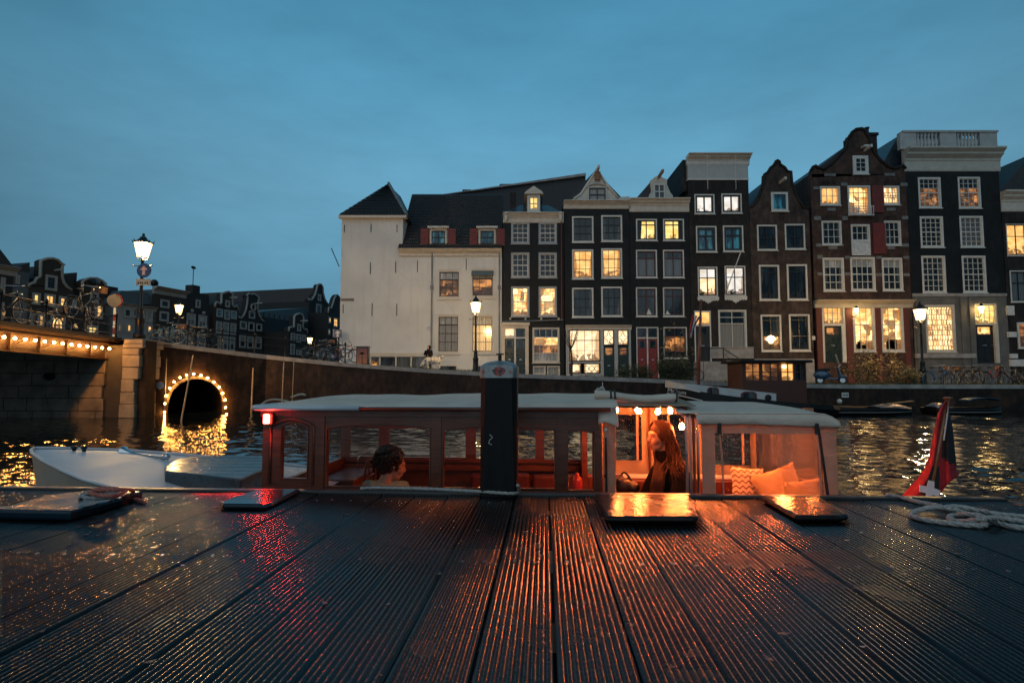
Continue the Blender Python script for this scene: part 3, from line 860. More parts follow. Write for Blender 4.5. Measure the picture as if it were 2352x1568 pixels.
for j in range(rows_):
    t0, t1 = j / rows_, (j + 1) / rows_
    nn = 22
    for i in range(nn):
        def P_(u, t, l=0):
            b0 = Vector((e0 + (e1 - e0) * u, -.3, hz)); return tuple(b0.lerp(Vector(ap), t) + Vector((0, -.02 - l, .03 + l)))
        a, b = i / nn, (i + 1) / nn; m_ = (a + b) / 2
        hp.add([P_(a, t0, .03), P_(m_, t0, .07), P_(b, t0, .03), P_(b, t1), P_(m_, t1, .04), P_(a, t1)], [(0, 1, 4, 5), (1, 2, 3, 4)])
tag(hp.build('hip_tiles', roof_dark, root), kind='stuff')
MB().tube([(e1, -.32, hz + .05), (um, 3.15, ap[2] + .1)], .13, 6).build('ridge_cap', grey_lead, root)
MB().box(e0 + .02, -.36, hz - .2, e1 - .02, .1, hz - .004).build('gutter', cream_wood, root)
MB().prism([(-.02, zE - .62), (-.1, zE - .55), (-.1, zE - .35), (-.3, zE - .2), (-.4, zE - .02), (.1, zE - .02), (.1, zE - .62)], uT - .25, U1, 'yz').build('cornice', cream_wood, root)
for (x0, x1) in ((988, 1026), (1100, 1138)):
    u0, u1, z0, z1 = fr.rect(x0, 527, x1, 564, .1)
    d_ = MB(); d_.box(u0 - .06, .1, z0 - .1, u1 + .06, 2.6, z1 + .06); d_.build('dormer', cream_wood, root)
    w = window(root, (u0, u1, z0, z1), 2, 2, g_blue, cream_wood, black_paint, fw=.12, bar=.05, proud=-.02, rec=.09)
    MB().box(u0 - .18, -.2, z1 + .06, u1 + .18, 2.6, z1 + .2).build('dormer_cornice', white_paint, root)
    for (a, b) in ((u0 - .72, u0 - .1), (u1 + .1, u1 + .72)):
        sh = MB(); sh.box(a, -.06, z0 - .05, b, .02, z1 + .02)
        for k in range(9): sh.box(a + .06, -.085, z0 + .06 + k * (z1 - z0 - .1) / 9, b - .06, -.062, z0 + .10 + k * (z1 - z0 - .1) / 9)
        sh.build('shutter', red_shutter, root)
for x in (993, 1147):
    u, zt_ = fr.pix(x, 580); mb = MB(); mb.tube([(u, -.1, zt_), (u, -.1, -.3)], .055, 8); mb.box(u - .12, -.2, zt_ - 2.9, u + .12, -.02, zt_ - 2.6)
    mb.build('downpipe', grey_lead, root, smooth=False)
v3 = lambda x, y: ((800 + x / 3.015) / 1.0629, (420 + y / 3.015) / 1.0629)
for (x, a, b) in ((124, 390, 445), (320, 385, 445), (511, 390, 445), (315, 665, 752), (502, 658, 742), (662, 652, 737), (1020, 636, 720), (115, 975, 1040), (328, 965, 1058), (509, 970, 1058)):
    (u, z1), (_, z0) = fr.pix(*v3(x, a)), fr.pix(*v3(x, b))
    MB().box(u - .025, -.045, z0, u + .025, -.002, z1).build('wall_anchor', black_iron, root)
# low ledge with basement panes under the blank wall
u0, u1, z0, z1 = fr.rect(850, 820, 988, 840); a_ = fr.pix(850, 812)[1]
MB().box(u0, -.25, z1 + .02, u1, -.002, a_ + .05).build('ledge', cream_wood, root)
mb = MB(); mb.box(u0, -.06, z0 - .5, u1, -.004, z1 + .02); mb.build('basement_panel', g_dark, root)
for x in (852, 873, 910, 945, 980):
    u = fr.pix(x, 830)[0]; MB().box(u - .05, -.14, z0 - .5, u + .05, -.062, z1 + .02).build('basement_post', white_paint, root)
for (x0, x1) in ((1008, 1050), (1085, 1132)):
    window(root, fr.rect(x0, 838, x1, 862), 2, 1, g_dark, cream_wood, black_paint, proud=.05, rec=-.01, sill=False)
u0, u1, z0, z1 = fr.rect(783, 685.5, 813, 691)
tx = MB().box(u0, -.05, z0, u1, -.004, z1).build('street_name_plate', mat('navy_enamel', (.01, .015, .05), .3, .1, 3, 0), root)
u, z = fr.pix(984, 754); MB().box(u - .1, -.16, z - .1, u + .1, -.002, z + .1).build('alarm_box', steel, root)
for (x, y) in ((1120, 437), (1126, 437), (1131, 437), (1136, 437)): pass
# building behind, with flat roof and glazed roof box
bk = empty('rear_building', (3, 56, 2), 0, 'long low flat roofed building rising behind the white and black houses', 'building')
fb = Fr(bk)
a = fb.pix(1015, 450); b = fb.pix(1345, 406)
MB().prism([(a[0], 0), (b[0], 0), b, (fb.pix(1180, 424)), a], 0, 9, 'xz').build('wall', mat('far_grey', (.040, .040, .042), .7, .2, 1, .1), bk)
MB().prism([a, b, (b[0], b[1] + .28), (a[0], a[1] + .06)], -.3, 9, 'xz').build('roof_edge', grey_stone, bk)
u0, u1, z0, z1 = fb.rect(1147, 418, 1221, 434)
mb = MB()
for i in range(9):
    x = u0 + (u1 - u0) * i / 8; mb.box(x - .04, 1, z0 - .6, x + .04, 1.08, z1)
mb.box(u0, .9, z1, u1, 4, z1 + .12); mb.box(u0, 3.5, z0 - .6, u1, 4, z1); mb.build('roof_glazing', grey_lead, bk)
pane(bk, u0, u1, z0 - .6, z1, 1.2, g_blue)
for x in (1064, 1069, 1074, 1079):
    u, z = fb.pix(x, 437); MB().lathe([(.1, -1), (.1, 0), (.14, .05), (.14, .2)], (u, .5, z), 8).build('chimney_pot', black_iron, bk)
u, z = fb.pix(1327, 402); MB().box(u - .4, 1, z - 1.6, u + .4, 2, z).box(u - .5, .9, z - .1, u + .5, 2.1, z + .12).build('chimney', bk_dark, bk)

# ---------------------------------------------------------- black house with a lit dormer
root, fr, U0, U1 = main_house(1155, 1296, 'narrow black house with a lit dormer and white many paned windows')
cols, rows_ = ((1174, 1216), (1237, 1279)), ((510, 560), (580, 638), (658, 727))
ops = [fr.rect(c[0], r[0], c[1], r[1]) for r in rows_ for c in cols]
ops += [fr.rect(1156, 747, 1210, 868), fr.rect(1223, 752, 1285, 833), fr.rect(1224, 840, 1286, 868)]
zC = fr.pix(1225, 490)[1]
body(root, bk_black, U0, U1, zC - .3, ops)
for k, r in enumerate(ops[:6]):
    window(root, r, 3, 4, g_dark if k < 4 else l_room, mat('grey_paint', (.34, .35, .36), .5, .1, 3, .1), white_paint, fw=.12, bar=.035, mid=2)
window(root, ops[7], 4, 0, [g_white, l_dim, l_room, g_dark], cream_wood, white_paint, fw=.10, bar=.035, rows=[.26, .24, .24, .26], mid=3)
u0, u1, z0, z1 = ops[8]; um = (u0 + u1) / 2
window(root, (u0, um - .05, z0 + .25, z1), 2, 1, g_net, cream_wood, cream_wood, sill=False)
window(root, (um + .05, u1, z0 + .1, z1), 2, 1, g_net, cream_wood, cream_wood, sill=False)
u0, u1, z0, z1 = ops[6]
MB().box(u0 - .14, -.12, z0, u0 + .12, .1, z1).box(u1 - .12, -.12, z0, u1 + .14, .1, z1).box(u0 + .12, -.12, z1 - .25, u1 - .12, .1, z1).build('door_surround', cream_wood, root)
MB().box(u0 - .22, -.25, z1 + .002, u1 + .22, .05, z1 + .2).build('door_cornice', cream_wood, root)
um = (u0 + u1) / 2; zt_ = z1 - .95
MB().box(um - .06, -.04, z0, um + .06, .12, z1 - .25).box(u0 + .12, -.04, zt_ - .06, um - .06, .12, zt_ + .04).box(um + .06, -.04, zt_ - .06, u1 - .12, .12, zt_ + .04).build('door_frame', white_paint, root)
door(root, (u0 + .13, um - .07, z0, zt_ - .07), green_door_m, g_dark); door(root, (um + .07, u1 - .13, z0, zt_ - .07), green_door_m, g_dark)
pane(root, u0 + .13, um - .07, zt_ + .04, z1 - .26, .11, l_pale, 'transom_pane'); pane(root, um + .07, u1 - .13, zt_ + .04, z1 - .26, .11, g_dark, 'transom_pane')
u0, z0 = fr.pix(1155, 739); u1, z1 = fr.pix(1293, 735)
mb = MB(); mb.tube([(u0, -.12, z0), (u1, -.12, z1)], .05, 6)
mb.build('lead_pipe', grey_lead, root)
for x in (1172, 1207, 1243, 1283): u, z = fr.pix(x, 735); MB().ball((u, -.13, z + .08), .09, 8, 5).build('pipe_knob', white_paint, root, smooth=True)
u, z = fr.pix(1289, 505); MB().tube([(u, -.08, z), (u, -.08, z0 + .1)], .04, 6).build('downpipe', mat('rust_pipe', (.16, .03, .02), .5, .2, 5, .1), root)
za = fr.pix(1225, 512)[1]
cornice(root, U0, U1, za, zC, cream_wood, .4)
for x in (1163, 1287):
    u, z = fr.pix(x, 502); MB().ball((u, -.2, z), (.14, .16, .32), 10, 8).ball((u, -.24, z + .36), (.2, .2, .12), 10, 6).build('cornice_ornament', white_paint, root, smooth=True)
zr = fr.pix(1225, 452)[1]
MB().add([(U0, 0, zC), (U1, 0, zC), (U1, 6, zC), (U0, 6, zC), (U0 + 1.3, 2.2, zr), (U1 - 1.0, 2.2, zr), (U1 - 1.0, 6, zr), (U0 + 1.3, 6, zr)], [(0, 1, 5, 4), (1, 2, 6, 5), (3, 0, 4, 7), (4, 5, 6, 7)]).build('roof', mat('slate', (.045, .055, .065), .4, .3, 4, .3), root)
u0, u1, z0, z1 = fr.rect(1211, 447, 1241, 487)
MB().box(u0, .1, z0, u1, 2.5, z1).build('dormer', cream_wood, root)
window(root, (u0 + .03, u1 - .03, z0 + .02, z1 - .05), 2, 2, l_yellow, white_paint, white_paint, fw=.13, bar=.07, proud=.05, rec=.09)
um = (u0 + u1) / 2
MB().prism([(u0 - .25, z1), (u1 + .25, z1), (u1 + .1, z1 + .2), (um, z1 + .62), (u0 - .1, z1 + .2)], -.25, 2.5, 'xz').build('dormer_gable', cream_wood, root)
ch = fr.pix(1180, 438)
MB().box(ch[0] - .3, 1.6, zC, ch[0] + .2, 2.3, ch[1] + .4).build('chimney', bk_dark, root)

# ---------------------------------------------------------- black house with a white pointed gable
root, fr, U0, U1 = main_house(1297, 1448, 'black brick house with a white pointed gable and big lit ground floor window')
cols, rows_ = ((1314, 1363), (1381, 1429)), ((497, 557), (573, 641), (661, 729))
ops = [fr.rect(c[0], r[0] - .5 * (c[0] > 1350) * 5, c[1], r[1] - .5 * (c[0] > 1350) * 4) for r in rows_ for c in cols]
ops += [fr.rect(1300, 751, 1448, 878)]
zC = fr.pix(1372, 463)[1]; za = fr.pix(1372, 480)[1]
body(root, bk_black, U0, U1, za + .05, ops)
for k, r in enumerate(ops[:6]):
    window(root, r, 3, 0, [g_dark, l_amber if k == 2 else l_amber, g_dark][k // 2] if k != 0 else g_dark, white_paint, black_paint, fw=.12, bar=.03, rows=[.33, .33, .34], mid=2)
cornice(root, U0 - .05, U1 + .1, za, zC, cream_wood, .45)
pts = fr.poly([(1303, 463), (1318, 456), (1326, 455), (1371, 390), (1392, 428), (1418, 453), (1446, 451), (1446, 463)])
gable(root, pts, cream_wood, .5)
trim(root, fr.poly([(1318, 457), (1334, 446), (1371, 388), (1397, 428), (1420, 455)]), white_paint, .10)
u0, u1, z0, z1 = fr.rect(1350, 430, 1393, 468)
window(root, (u0, u1, z0 + .05, z1), 2, 2, g_net, cream_wood, black_paint, fw=.08, bar=.07, proud=.12, rec=-.03)
am = MB(); um = (u0 + u1) / 2
am.tube([(um + (u1 - u0) * .54 * math.cos(a), -.08, z1 - .05 + .32 * math.sin(a)) for a in [PI * i / 10 for i in range(11)]], .07, 6); am.build('window_arch', cream_wood, root)
u, z = fr.pix(1372, 405); MB().box(u - .22, -.25, z - .35, u + .22, -.01, z + .3).build('gable_ornament', mat('carved_wood', (.25, .12, .05), .6, .3, 8, .3), root); hoist(root, u, z + .42)
saddle(root, U0, U1, zC, fr.pix(1371, 386)[1], .52, 9, roof_dark)
# ground floor: wooden shop front
u0, u1, z0, z1 = ops[6]
cornice(root, u0 - .02, u1 + .1, z1 - .22, z1 + .14, cream_wood, .28, 'shop_cornice')
def fx(x, y=800): return fr.pix(x, y)[0]
def fz(y, x=1370): return fr.pix(x, y)[1]
big = (fx(1307), fx(1379), fz(830), fz(757))
for (a, b) in ((fx(1300), fx(1307)), (fx(1379), fx(1386)), (fx(1411), fx(1419)), (fx(1444), fx(1449))):
    MB().box(a, -.06, z0, b, .12, z1 - .22).build('pilaster', mat('grey_wood', (.36, .37, .37), .5, .1, 3, .1), root)
window(root, big, 4, 0, l_pale, black_paint, black_paint, fw=.04, bar=.03, rows=[.34, .33, .33], mid=2, proud=.02, sill=False)
MB().box(fx(1307), -.05, fz(834), fx(1379), .1, fz(830.5)).build('transom_rail', mat('grey_wood', (.36, .37, .37)), root)
for (a, b) in ((1309, 1335), (1340, 1378)):
    w = window(root, (fx(a), fx(b), fz(858), fz(834)), 1, 1, l_pale, black_paint, black_paint, fw=.04, sill=False, proud=.02)
    n_ = 1 if a < 1320 else 3
    for k in range(n_):
        c0 = fx(a) + (fx(b) - fx(a)) * (k + .5) / n_; zc = fz(846); rr = min((fx(b) - fx(a)) / n_, fz(834) - fz(858)) * .46
        MB().tube([(c0 + rr * math.cos(t), .08, zc + rr * math.sin(t)) for t in [2 * PI * i / 14 for i in range(14)]], .02, 4, closed=True).build('lattice_ring', black_paint, w)
MB().box(fx(1307), -.04, z0, fx(1379), .1, fz(858)).build('stall_riser', mat('grey_wood', (.36, .37, .37)), root)
for (a, b) in ((1386, 1411), (1419, 1444)):
    r = (fx(a), fx(b), fz(793), fz(757)); w = window(root, r, 1, 1, l_pale, black_paint, black_paint, fw=.04, sill=False, proud=.02, name='transom')
    uc_, zc = (r[0] + r[1]) / 2, (r[2] + r[3]) / 2; du, dz = (r[1] - r[0]) * .45, (r[3] - r[2]) * .47
    path = []
    for q in range(4):
        p, n_ = [(uc_, zc + dz), (uc_ + du, zc), (uc_, zc - dz), (uc_ - du, zc)][q], [(uc_ + du, zc), (uc_, zc - dz), (uc_ - du, zc), (uc_, zc + dz)][q]
        for k in range(5):
            t = k / 5; ix, iz = p[0] + (n_[0] - p[0]) * t, p[1] + (n_[1] - p[1]) * t
            s_ = 1 - .42 * math.sin(PI * t); path.append((uc_ + (ix - uc_) * s_, .08, zc + (iz - zc) * s_))
    MB().tube(path, .02, 4, closed=True).build('lattice_star', black_paint, w)
    door(root, (fx(a), fx(b), z0, fz(795)), green_door_m, l_dim)

# ---------------------------------------------------------- black house with a small dormer gable and red doors
root, fr, U0, U1 = main_house(1448, 1586, 'black house with red double doors and a small white dormer gable')
cols, rows_ = ((1461, 1509), (1523, 1571)), ((503, 553), (574, 638), (660, 727))
ops = [fr.rect(c[0], r[0], c[1], r[1]) for r in rows_ for c in cols] + [fr.rect(1462, 751, 1513, 868), fr.rect(1524, 751, 1578, 823)]
zC, za = fr.pix(1516, 458)[1], fr.pix(1516, 487)[1]
body(root, bk_black, U0, U1, za + .05, ops)
redbar = mat('red_brown_paint', (.09, .025, .018), .5, .2, 4, .1)
for k, r in enumerate(ops[:6]):
    if k < 2: window(root, r, 2, 0, l_yellow, white_paint, black_paint, fw=.09, bar=.08, rows=[.76, .24])
    elif k < 4: window(root, r, 2, 0, [g_curtain, g_dark], white_paint, redbar, fw=.09, bar=.06, rows=[.72, .28])
    else: window(root, r, 2, 0, g_dark, white_paint, redbar, fw=.09, bar=.06, rows=[.72, .28])
for k, (a, b) in enumerate(((.62, .5), (.22, .35))):   # little white model sails on the sills
    u0, u1, z0, z1 = ops[4 + k]; w = u1 - u0
    MB().prism([(u0 + w * (a - .13), z0 + .1), (u0 + w * (a + .16), z0 + .1), (u0 + w * (a - .02), z0 + .1 + b * 1.1)], .060, .075, 'xz').build('model_sail', white_paint, root)
for k, (a, b) in enumerate(((0.02, .30), (.74, .98))):   # dark drapes beside the lit panes
    u0, u1, z0, z1 = ops[k]; w = u1 - u0
    MB().prism([(u0 + w * a + .09 * (k == 0), z0 + .1), (u0 + w * (b - .06 * (k == 0)) - .09 * (k == 1), z0 + .1), (u0 + w * b - .09 * (k == 1), z1 - .1), (u0 + w * a + .09 * (k == 0), z1 - .1)], .115, .126, 'xz').build('drape', black_paint, root)
cornice(root, U0, U1 + .05, za, zC, cream_wood, .5)
u0, u1, z0, z1 = ops[6]; um = (u0 + u1) / 2; zt_ = fr.pix(1488, 776)[1]
MB().box(u0, -.03, z0, u0 + .07, .12, z1).box(u1 - .07, -.03, z0, u1, .12, z1).box(u0 + .07, -.03, z1 - .08, u1 - .07, .12, z1).box(um - .045, -.03, z0, um + .045, .12, z1 - .08).box(u0 + .07, -.03, zt_ - .05, um - .045, .12, zt_ + .05).box(um + .045, -.03, zt_ - .05, u1 - .07, .12, zt_ + .05).build('door_frame', white_paint, root)
for (a, b) in ((u0 + .075, um - .05), (um + .05, u1 - .075)):
    door(root, (a, b, z0, zt_ - .055), red_door_m, g_dark); pane(root, a, b, zt_ + .05, z1 - .085, .11, g_dark, 'transom_pane')
window(root, ops[7], 2, 0, [g_dark, l_dim, g_dark], white_paint, redbar, fw=.08, bar=.05, rows=[.2, .52, .28])
zr = fr.pix(1510, 404)[1]
saddle(root, fx(1458, 458), fx(1560, 458), zC, zr + .1, .5, 8, roof_dark)
pts = fr.poly([(1490, 458), (1491, 448), (1496, 440), (1494, 425), (1494, 415), (1500, 410), (1513, 402), (1524, 409), (1532, 412), (1532, 424), (1540, 443), (1545, 448), (1547, 458)], .3)
MB().prism(pts, .3, .6, 'xz').build('dormer_gable', cream_wood, root)
r = fr.rect(1499, 421, 1529, 460, .3); window(root, (r[0], r[1], r[2] - .02, r[3]), 2, 2, g_dark, cream_wood, white_paint, fw=.07, bar=.08, proud=-.26, rec=.296, sill=False)
hoist(root, fx(1513, 410), fr.pix(1513, 407)[1], mat('hoist_wood', (.30, .16, .08), .6, .2, 5, .2), 1.3)
v5 = lambda x, y: ((1640 + x / 2.7024) / 1.0629, (350 + y / 2.7024) / 1.0629)
v6 = lambda x, y: ((1940 + x / 2.375) / 1.0629, (290 + y / 2.375) / 1.0629)
def rc(fr, v, x0, y0, x1, y1, d=0): return fr.rect(*v(x0, y0), *v(x1, y1), d)
# ---------------------------------------------------------- tall dark house with a white cornice
root, fr, U0, U1 = main_house(1586, 1727, 'tall dark brick house with a flat white cornice and scalloped white window sills')
ops = [rc(fr, v5, *r) for r in ((150, 336, 282, 466), (328, 332, 461, 462), (160, 546, 296, 718), (338, 543, 472, 715), (172, 814, 302, 1012), (350, 808, 487, 1008), (150, 1104, 260, 1445), (308, 1098, 494, 1356))]
zC, zw = fr.pix(1650, 358)[1], fr.pix(1650, 414)[1]
body(root, bk_dark, U0, U1, zw + .1, ops)
window(root, ops[0], 2, 1, l_white, white_paint, black_paint, fw=.09, bar=.11); window(root, ops[1], 2, 1, l_white, white_paint, black_paint, fw=.09, bar=.11)
for k in (2, 3): window(root, ops[k], 2, 0, g_blue, white_paint, black_paint, fw=.10, bar=.12, rows=[.64, .36])
for k in (4, 5): window(root, ops[k], 2, 0, [l_pale, l_white] if k == 4 else l_white, white_paint, black_paint, fw=.09, bar=.07, rows=[.64, .36])
for k in (4, 5):
    u0, u1, z0, z1 = ops[k]; n_ = 9; pts = [(u0 - .08, z0 - .05)]
    for i in range(n_ * 4 + 1):
        t = i / (n_ * 4); ph = (t * n_) % 1; d = .18 + .10 * math.sin(PI * ph) + .22 * math.exp(-((t - .5) * 7) ** 2)
        pts.append((u0 - .05 + (u1 - u0 + .1) * t, z0 - .05 - d))
    pts.append((u1 + .08, z0 - .05))
    MB().prism(pts[::-1], -.08, -.004, 'xz').build('scalloped_apron', white_paint, root)
u0, u1, z0, z1 = ops[4]
for k, px_ in ((4, .12), (5, .3)):     # plants in front of the panes
    a0, a1, b0, b1 = ops[k]; mb = MB()
    for i in range(26):
        c0 = a0 + (a1 - a0) * (px_ + .12 * rnd.random()); an = rnd.uniform(.3, 2.8); l = .2 + .25 * rnd.random()
        mb.tube([(c0, .08, b0 + .1), (c0 + l * .5 * math.cos(an), .06, b0 + .1 + l * .7), (c0 + l * math.cos(an), .05, b0 + .1 + l * math.sin(an))], [.02, .025, .004], 4)
    mb.build('window_plant', mat('leaf_green', (.03, .07, .02), .5, .4, 8, .1), root)
u0, u1, z0, z1 = ops[6]; zt_ = fr.pix(*v5(205, 1200))[1]
MB().box(u0, -.03, z0, u0 + .09, .12, z1).box(u1 - .09, -.03, z0, u1, .12, z1).box(u0 + .09, -.03, z1 - .1, u1 - .09, .12, z1).box(u0 + .09, -.03, zt_ - .06, u1 - .09, .12, zt_ + .06).build('door_frame', white_paint, root)
pane(root, u0 + .09, u1 - .09, zt_ + .06, z1 - .1, .10, l_amber, 'transom_pane')
door(root, (u0 + .095, u1 - .095, z0, zt_ - .065), black_paint, g_dark)
window(root, ops[7], 2, 0, [g_net, g_dark, g_dark], white_paint, white_paint, fw=.09, bar=.05, rows=[.66, .17, .17])
# plinth, stoop, steps with railing, lit basement
zp0, zp1 = fr.pix(1670, 823)[1], fr.pix(1670, 799)[1]
uA = fr.pix(1633, 810)[0]
MB().box(uA, -.14, zp0, U1, -.003, zp1).box(uA - .02, -.2, zp1, U1, -.003, zp1 + .08).build('plinth', grey_stone, root)
bs = (fr.pix(1668, 850)[0], U1 - .5, -.9, zp0 - .15)
wb = window(root, (bs[0], bs[1], bs[2], bs[3]), 3, 1, l_yellow, grey_stone, white_paint, fw=.06, proud=.12, rec=-.02, sill=False)
z_door = fr.pix(*v5(205, 1440))[1]
MB().box(fr.pix(1592, 820)[0], -1.6, -1, fr.pix(1645, 820)[0], -.01, z_door - .02).build('stoop', grey_stone, root)
x0 = fr.pix(1645, 820)[0]
for k in range(6):
    MB().box(x0 + k * .28, -1.5, -1, x0 + (k + 1) * .28 - .01, -.3, z_door - .02 - (k + 1) * .19).build('step', grey_stone, root)
for y in (-1.5,):
    mb = MB(); a = (fr.pix(1592, 800)[0], y, z_door); b = (x0, y, z_door); c = (x0 + 1.75, y, z_door - 1.15)
    for hh in (.95,): mb.tube([(a[0], y, a[2] + hh), (b[0], y, b[2] + hh), (c[0], y, c[2] + hh)], .035, 6)
    mb.tube([(b[0], y, b[2] + .5), (c[0], y, c[2] + .5)], .022, 6)
    for p in (a, b, c): mb.tube([p, (p[0], y, p[2] + 1.0)], .04, 6)
    mb.build('stair_rail', black_iron, root)
# cornice: tall boarded frieze between mouldings
MB().box(U0 - .05, -.08, zw, U1 + .02, .3, zw + .12).build('architrave', white_paint, root)
zm = zw + (zC - zw) * .62
fz_ = MB().box(U0 - .02, -.03, zw + .12, U1, .3, zm).build('frieze', mat('grey_white', (.42, .42, .40), .5, .08, 2, .1), root)
cornice(root, U0 - .08, U1 + .12, zm, zC, white_paint, .7)
MB().box(U0 - .3, .31, zw - .8, U1, 9, zC - .2).build('attic', bk_dark, root)
for u in (.27, .73):
    x = U0 + (U1 - U0) * u; MB().tube([(x, -.75, zm + .5), (x, -.75, zw - .9), (x, -.68, zw - .98)], .02, 5).build('hoist_rope', white_paint, root)
# flag pole leaning out from the sill
p = fr.pix(1663, 680); q = fr.pix(1688, 586)
fp = MB().tube([(p[0], -.1, p[1]), (q[0] + .02, -1.1, q[1])], .04, 6).ball((q[0] + .02, -1.1, q[1]), .08, 8, 6).build('flag_pole', white_paint, root, smooth=True)

# ---------------------------------------------------------- brown house with a bell gable
root, fr, U0, U1 = main_house(1727, 1866, 'brown brick house with a dark bell gable and a hoist beam')
ops = [rc(fr, v5, *r) for r in ((563, 538, 695, 706), (746, 532, 879, 700), (576, 802, 711, 1036), (760, 798, 895, 1034), (588, 1130, 724, 1372), (775, 1127, 912, 1370))]
zs0 = fr.pix(1797, 478)[1]
body(root, bk_brown, U0, U1, zs0, ops)
for k, r in enumerate(ops):
    if k < 2: window(root, r, 2, 2, g_dark, white_paint, black_paint, fw=.11, bar=.07)
    elif k < 4: window(root, r, 2, 0, [g_dark, g_dark], white_paint, black_paint, fw=.13, bar=.05, rows=[.82, .18])
    else: window(root, r, 2, 0, [l_dim, g_dark, g_dark] if k == 4 else g_dark, white_paint, black_paint, fw=.12, bar=.05, rows=[.4, .48, .12])
u0, u1, z0, z1 = ops[4]; um = (u0 + u1) / 2 - .02
lampg = emit('table_lamp_glow', (1.0, .68, .28), 9)
MB().lathe([(.34, -.08), (.36, 0), (.22, .2), (.05, .28)], (um, .05, z0 + .95), 12).build('hanging_lamp', lampg, root, smooth=True)
MB().lathe([(.10, -.32), (.22, -.1), (.1, 0)], (um, .05, z0 + .95), 10).build('hanging_lamp', lampg, root, smooth=True)
L_ = [(530, 418), (560, 380), (590, 310), (606, 262), (609, 205), (632, 190), (650, 160), (680, 140)]
Rr = [(715, 140), (745, 160), (762, 185), (786, 186), (792, 260), (810, 315), (835, 372), (868, 425), (915, 430)]
pts = [v5(520, 425)] + [v5(*p) for p in L_] + [v5(683, 120), v5(697, 112), v5(711, 122)] + [v5(*p) for p in Rr] + [v5(918, 470), v5(520, 470)]
gp = fr.poly(pts); gp = gp[:-2] + [(U1, zs0 + .003), (U0, zs0 + .003)]
gable(root, gp, bk_brown, .45)
trim(root, gp[:-2], bk_dark, .10)
window(root, rc(fr, v5, 653, 324, 764, 450), 1, 1, g_blue, white_paint, white_paint, fw=.13, proud=.1, rec=-.02)
h = fr.pix(*v5(712, 262)); hoist(root, h[0], h[1], cream_wood, 1.0)
saddle(root, U0, U1, zs0 + .005, fr.pix(1787, 392)[1], .46, 9, roof_dark)
MB().box(U0 + .05, -.12, -1, U1 - .05, -.003, fr.pix(1797, 815)[1] - .3).build('plinth', grey_stone, root)
for (x, y) in ((935, 1283),): 
    u, z = fr.pix(*v5(x, y)); MB().box(u - .12, -.03, z - .15, u + .12, -.003, z + .15).build('house_number', white_paint, root)

# ---------------------------------------------------------- red brick house with stone bands and red shutters
root, fr, U0, U1 = main_house(1868, 2090, 'wide red brick house with stone bands, red shutters and a tall neck gable', 600)
W7 = [(148, 392, 264, 502), (308, 388, 440, 560), (510, 390, 608, 500), (157, 592, 272, 732), (328, 612, 438, 792), (520, 592, 616, 734), (164, 806, 287, 1000), (324, 802, 467, 998), (507, 806, 626, 998), (160, 1084, 296, 1412), (338, 1084, 467, 1350), (502, 1084, 632, 1350)]
ops = [rc(fr, v6, *r) for r in W7]
zs0 = fr.pix(1978, 400)[1]
body(root, bk_red, U0, U1, zs0, ops)
g7 = [l_amber, l_room, l_shelf, g_dark, g_dark, g_dark, g_dark, g_dark, g_dark]
for k, r in enumerate(ops[:9]):
    if k == 4:
        u0, u1, z0, z1 = r; zm = z0 + (z1 - z0) * .45
        window(root, (u0, u1, zm, z1), 3, 2, g_dark, white_paint, white_paint, fw=.12, bar=.035, sill=False)
        MB().box(u0, -.02, z0, u1, .1, zm - .005).build('white_panel', mat('pale_panel', (.55, .55, .56), .5, .05, 2, .05), root)
    elif k == 1:
        window(root, r, 4, 5, l_room, white_paint, cream_wood, fw=.12, bar=.035, sill=False)
        u0, u1, z0, z1 = r
        mb = MB(); n_ = 12
        for i in range(n_ + 1): x = u0 + (u1 - u0) * i / n_; mb.box(x - .015, -.34, z0 - .02, x + .015, -.31, z0 + .62)
        mb.box(u0 - .05, -.35, z0 + .6, u1 + .05, -.30, z0 + .66); mb.box(u0 - .05, -.35, z0 - .08, u1 + .05, -.04, z0 - .02)
        mb.build('balcony_rail', mat('pale_panel', (.55, .55, .56)), root)
    elif k >= 6: window(root, r, 4 if k == 7 else 3, 0, [g_dark, g_dark, g_dark, g_white], white_paint, white_paint, fw=.13, bar=.04, rows=[.25, .25, .25, .25], mid=2)
    else: window(root, r, 3 if k < 5 else 3, 2 if k < 3 else 3, g7[k], white_paint, white_paint, fw=.11, bar=.035)
for (a, b, c, d) in ((445, 388, 512, 545), (450, 606, 524, 785)):
    u0, u1, z0, z1 = rc(fr, v6, a, b, c, d)
    sh = MB().box(u0, -.12, z0, u1, -.05, z1)
    for k in range(6): sh.box(u0 + .05 + k * (u1 - u0 - .1) / 6, -.135, z0 + .05, u0 + .02 + (k + 1) * (u1 - u0 - .1) / 6, -.122, z1 - .05)
    sh.build('shutter', red_shutter, root)
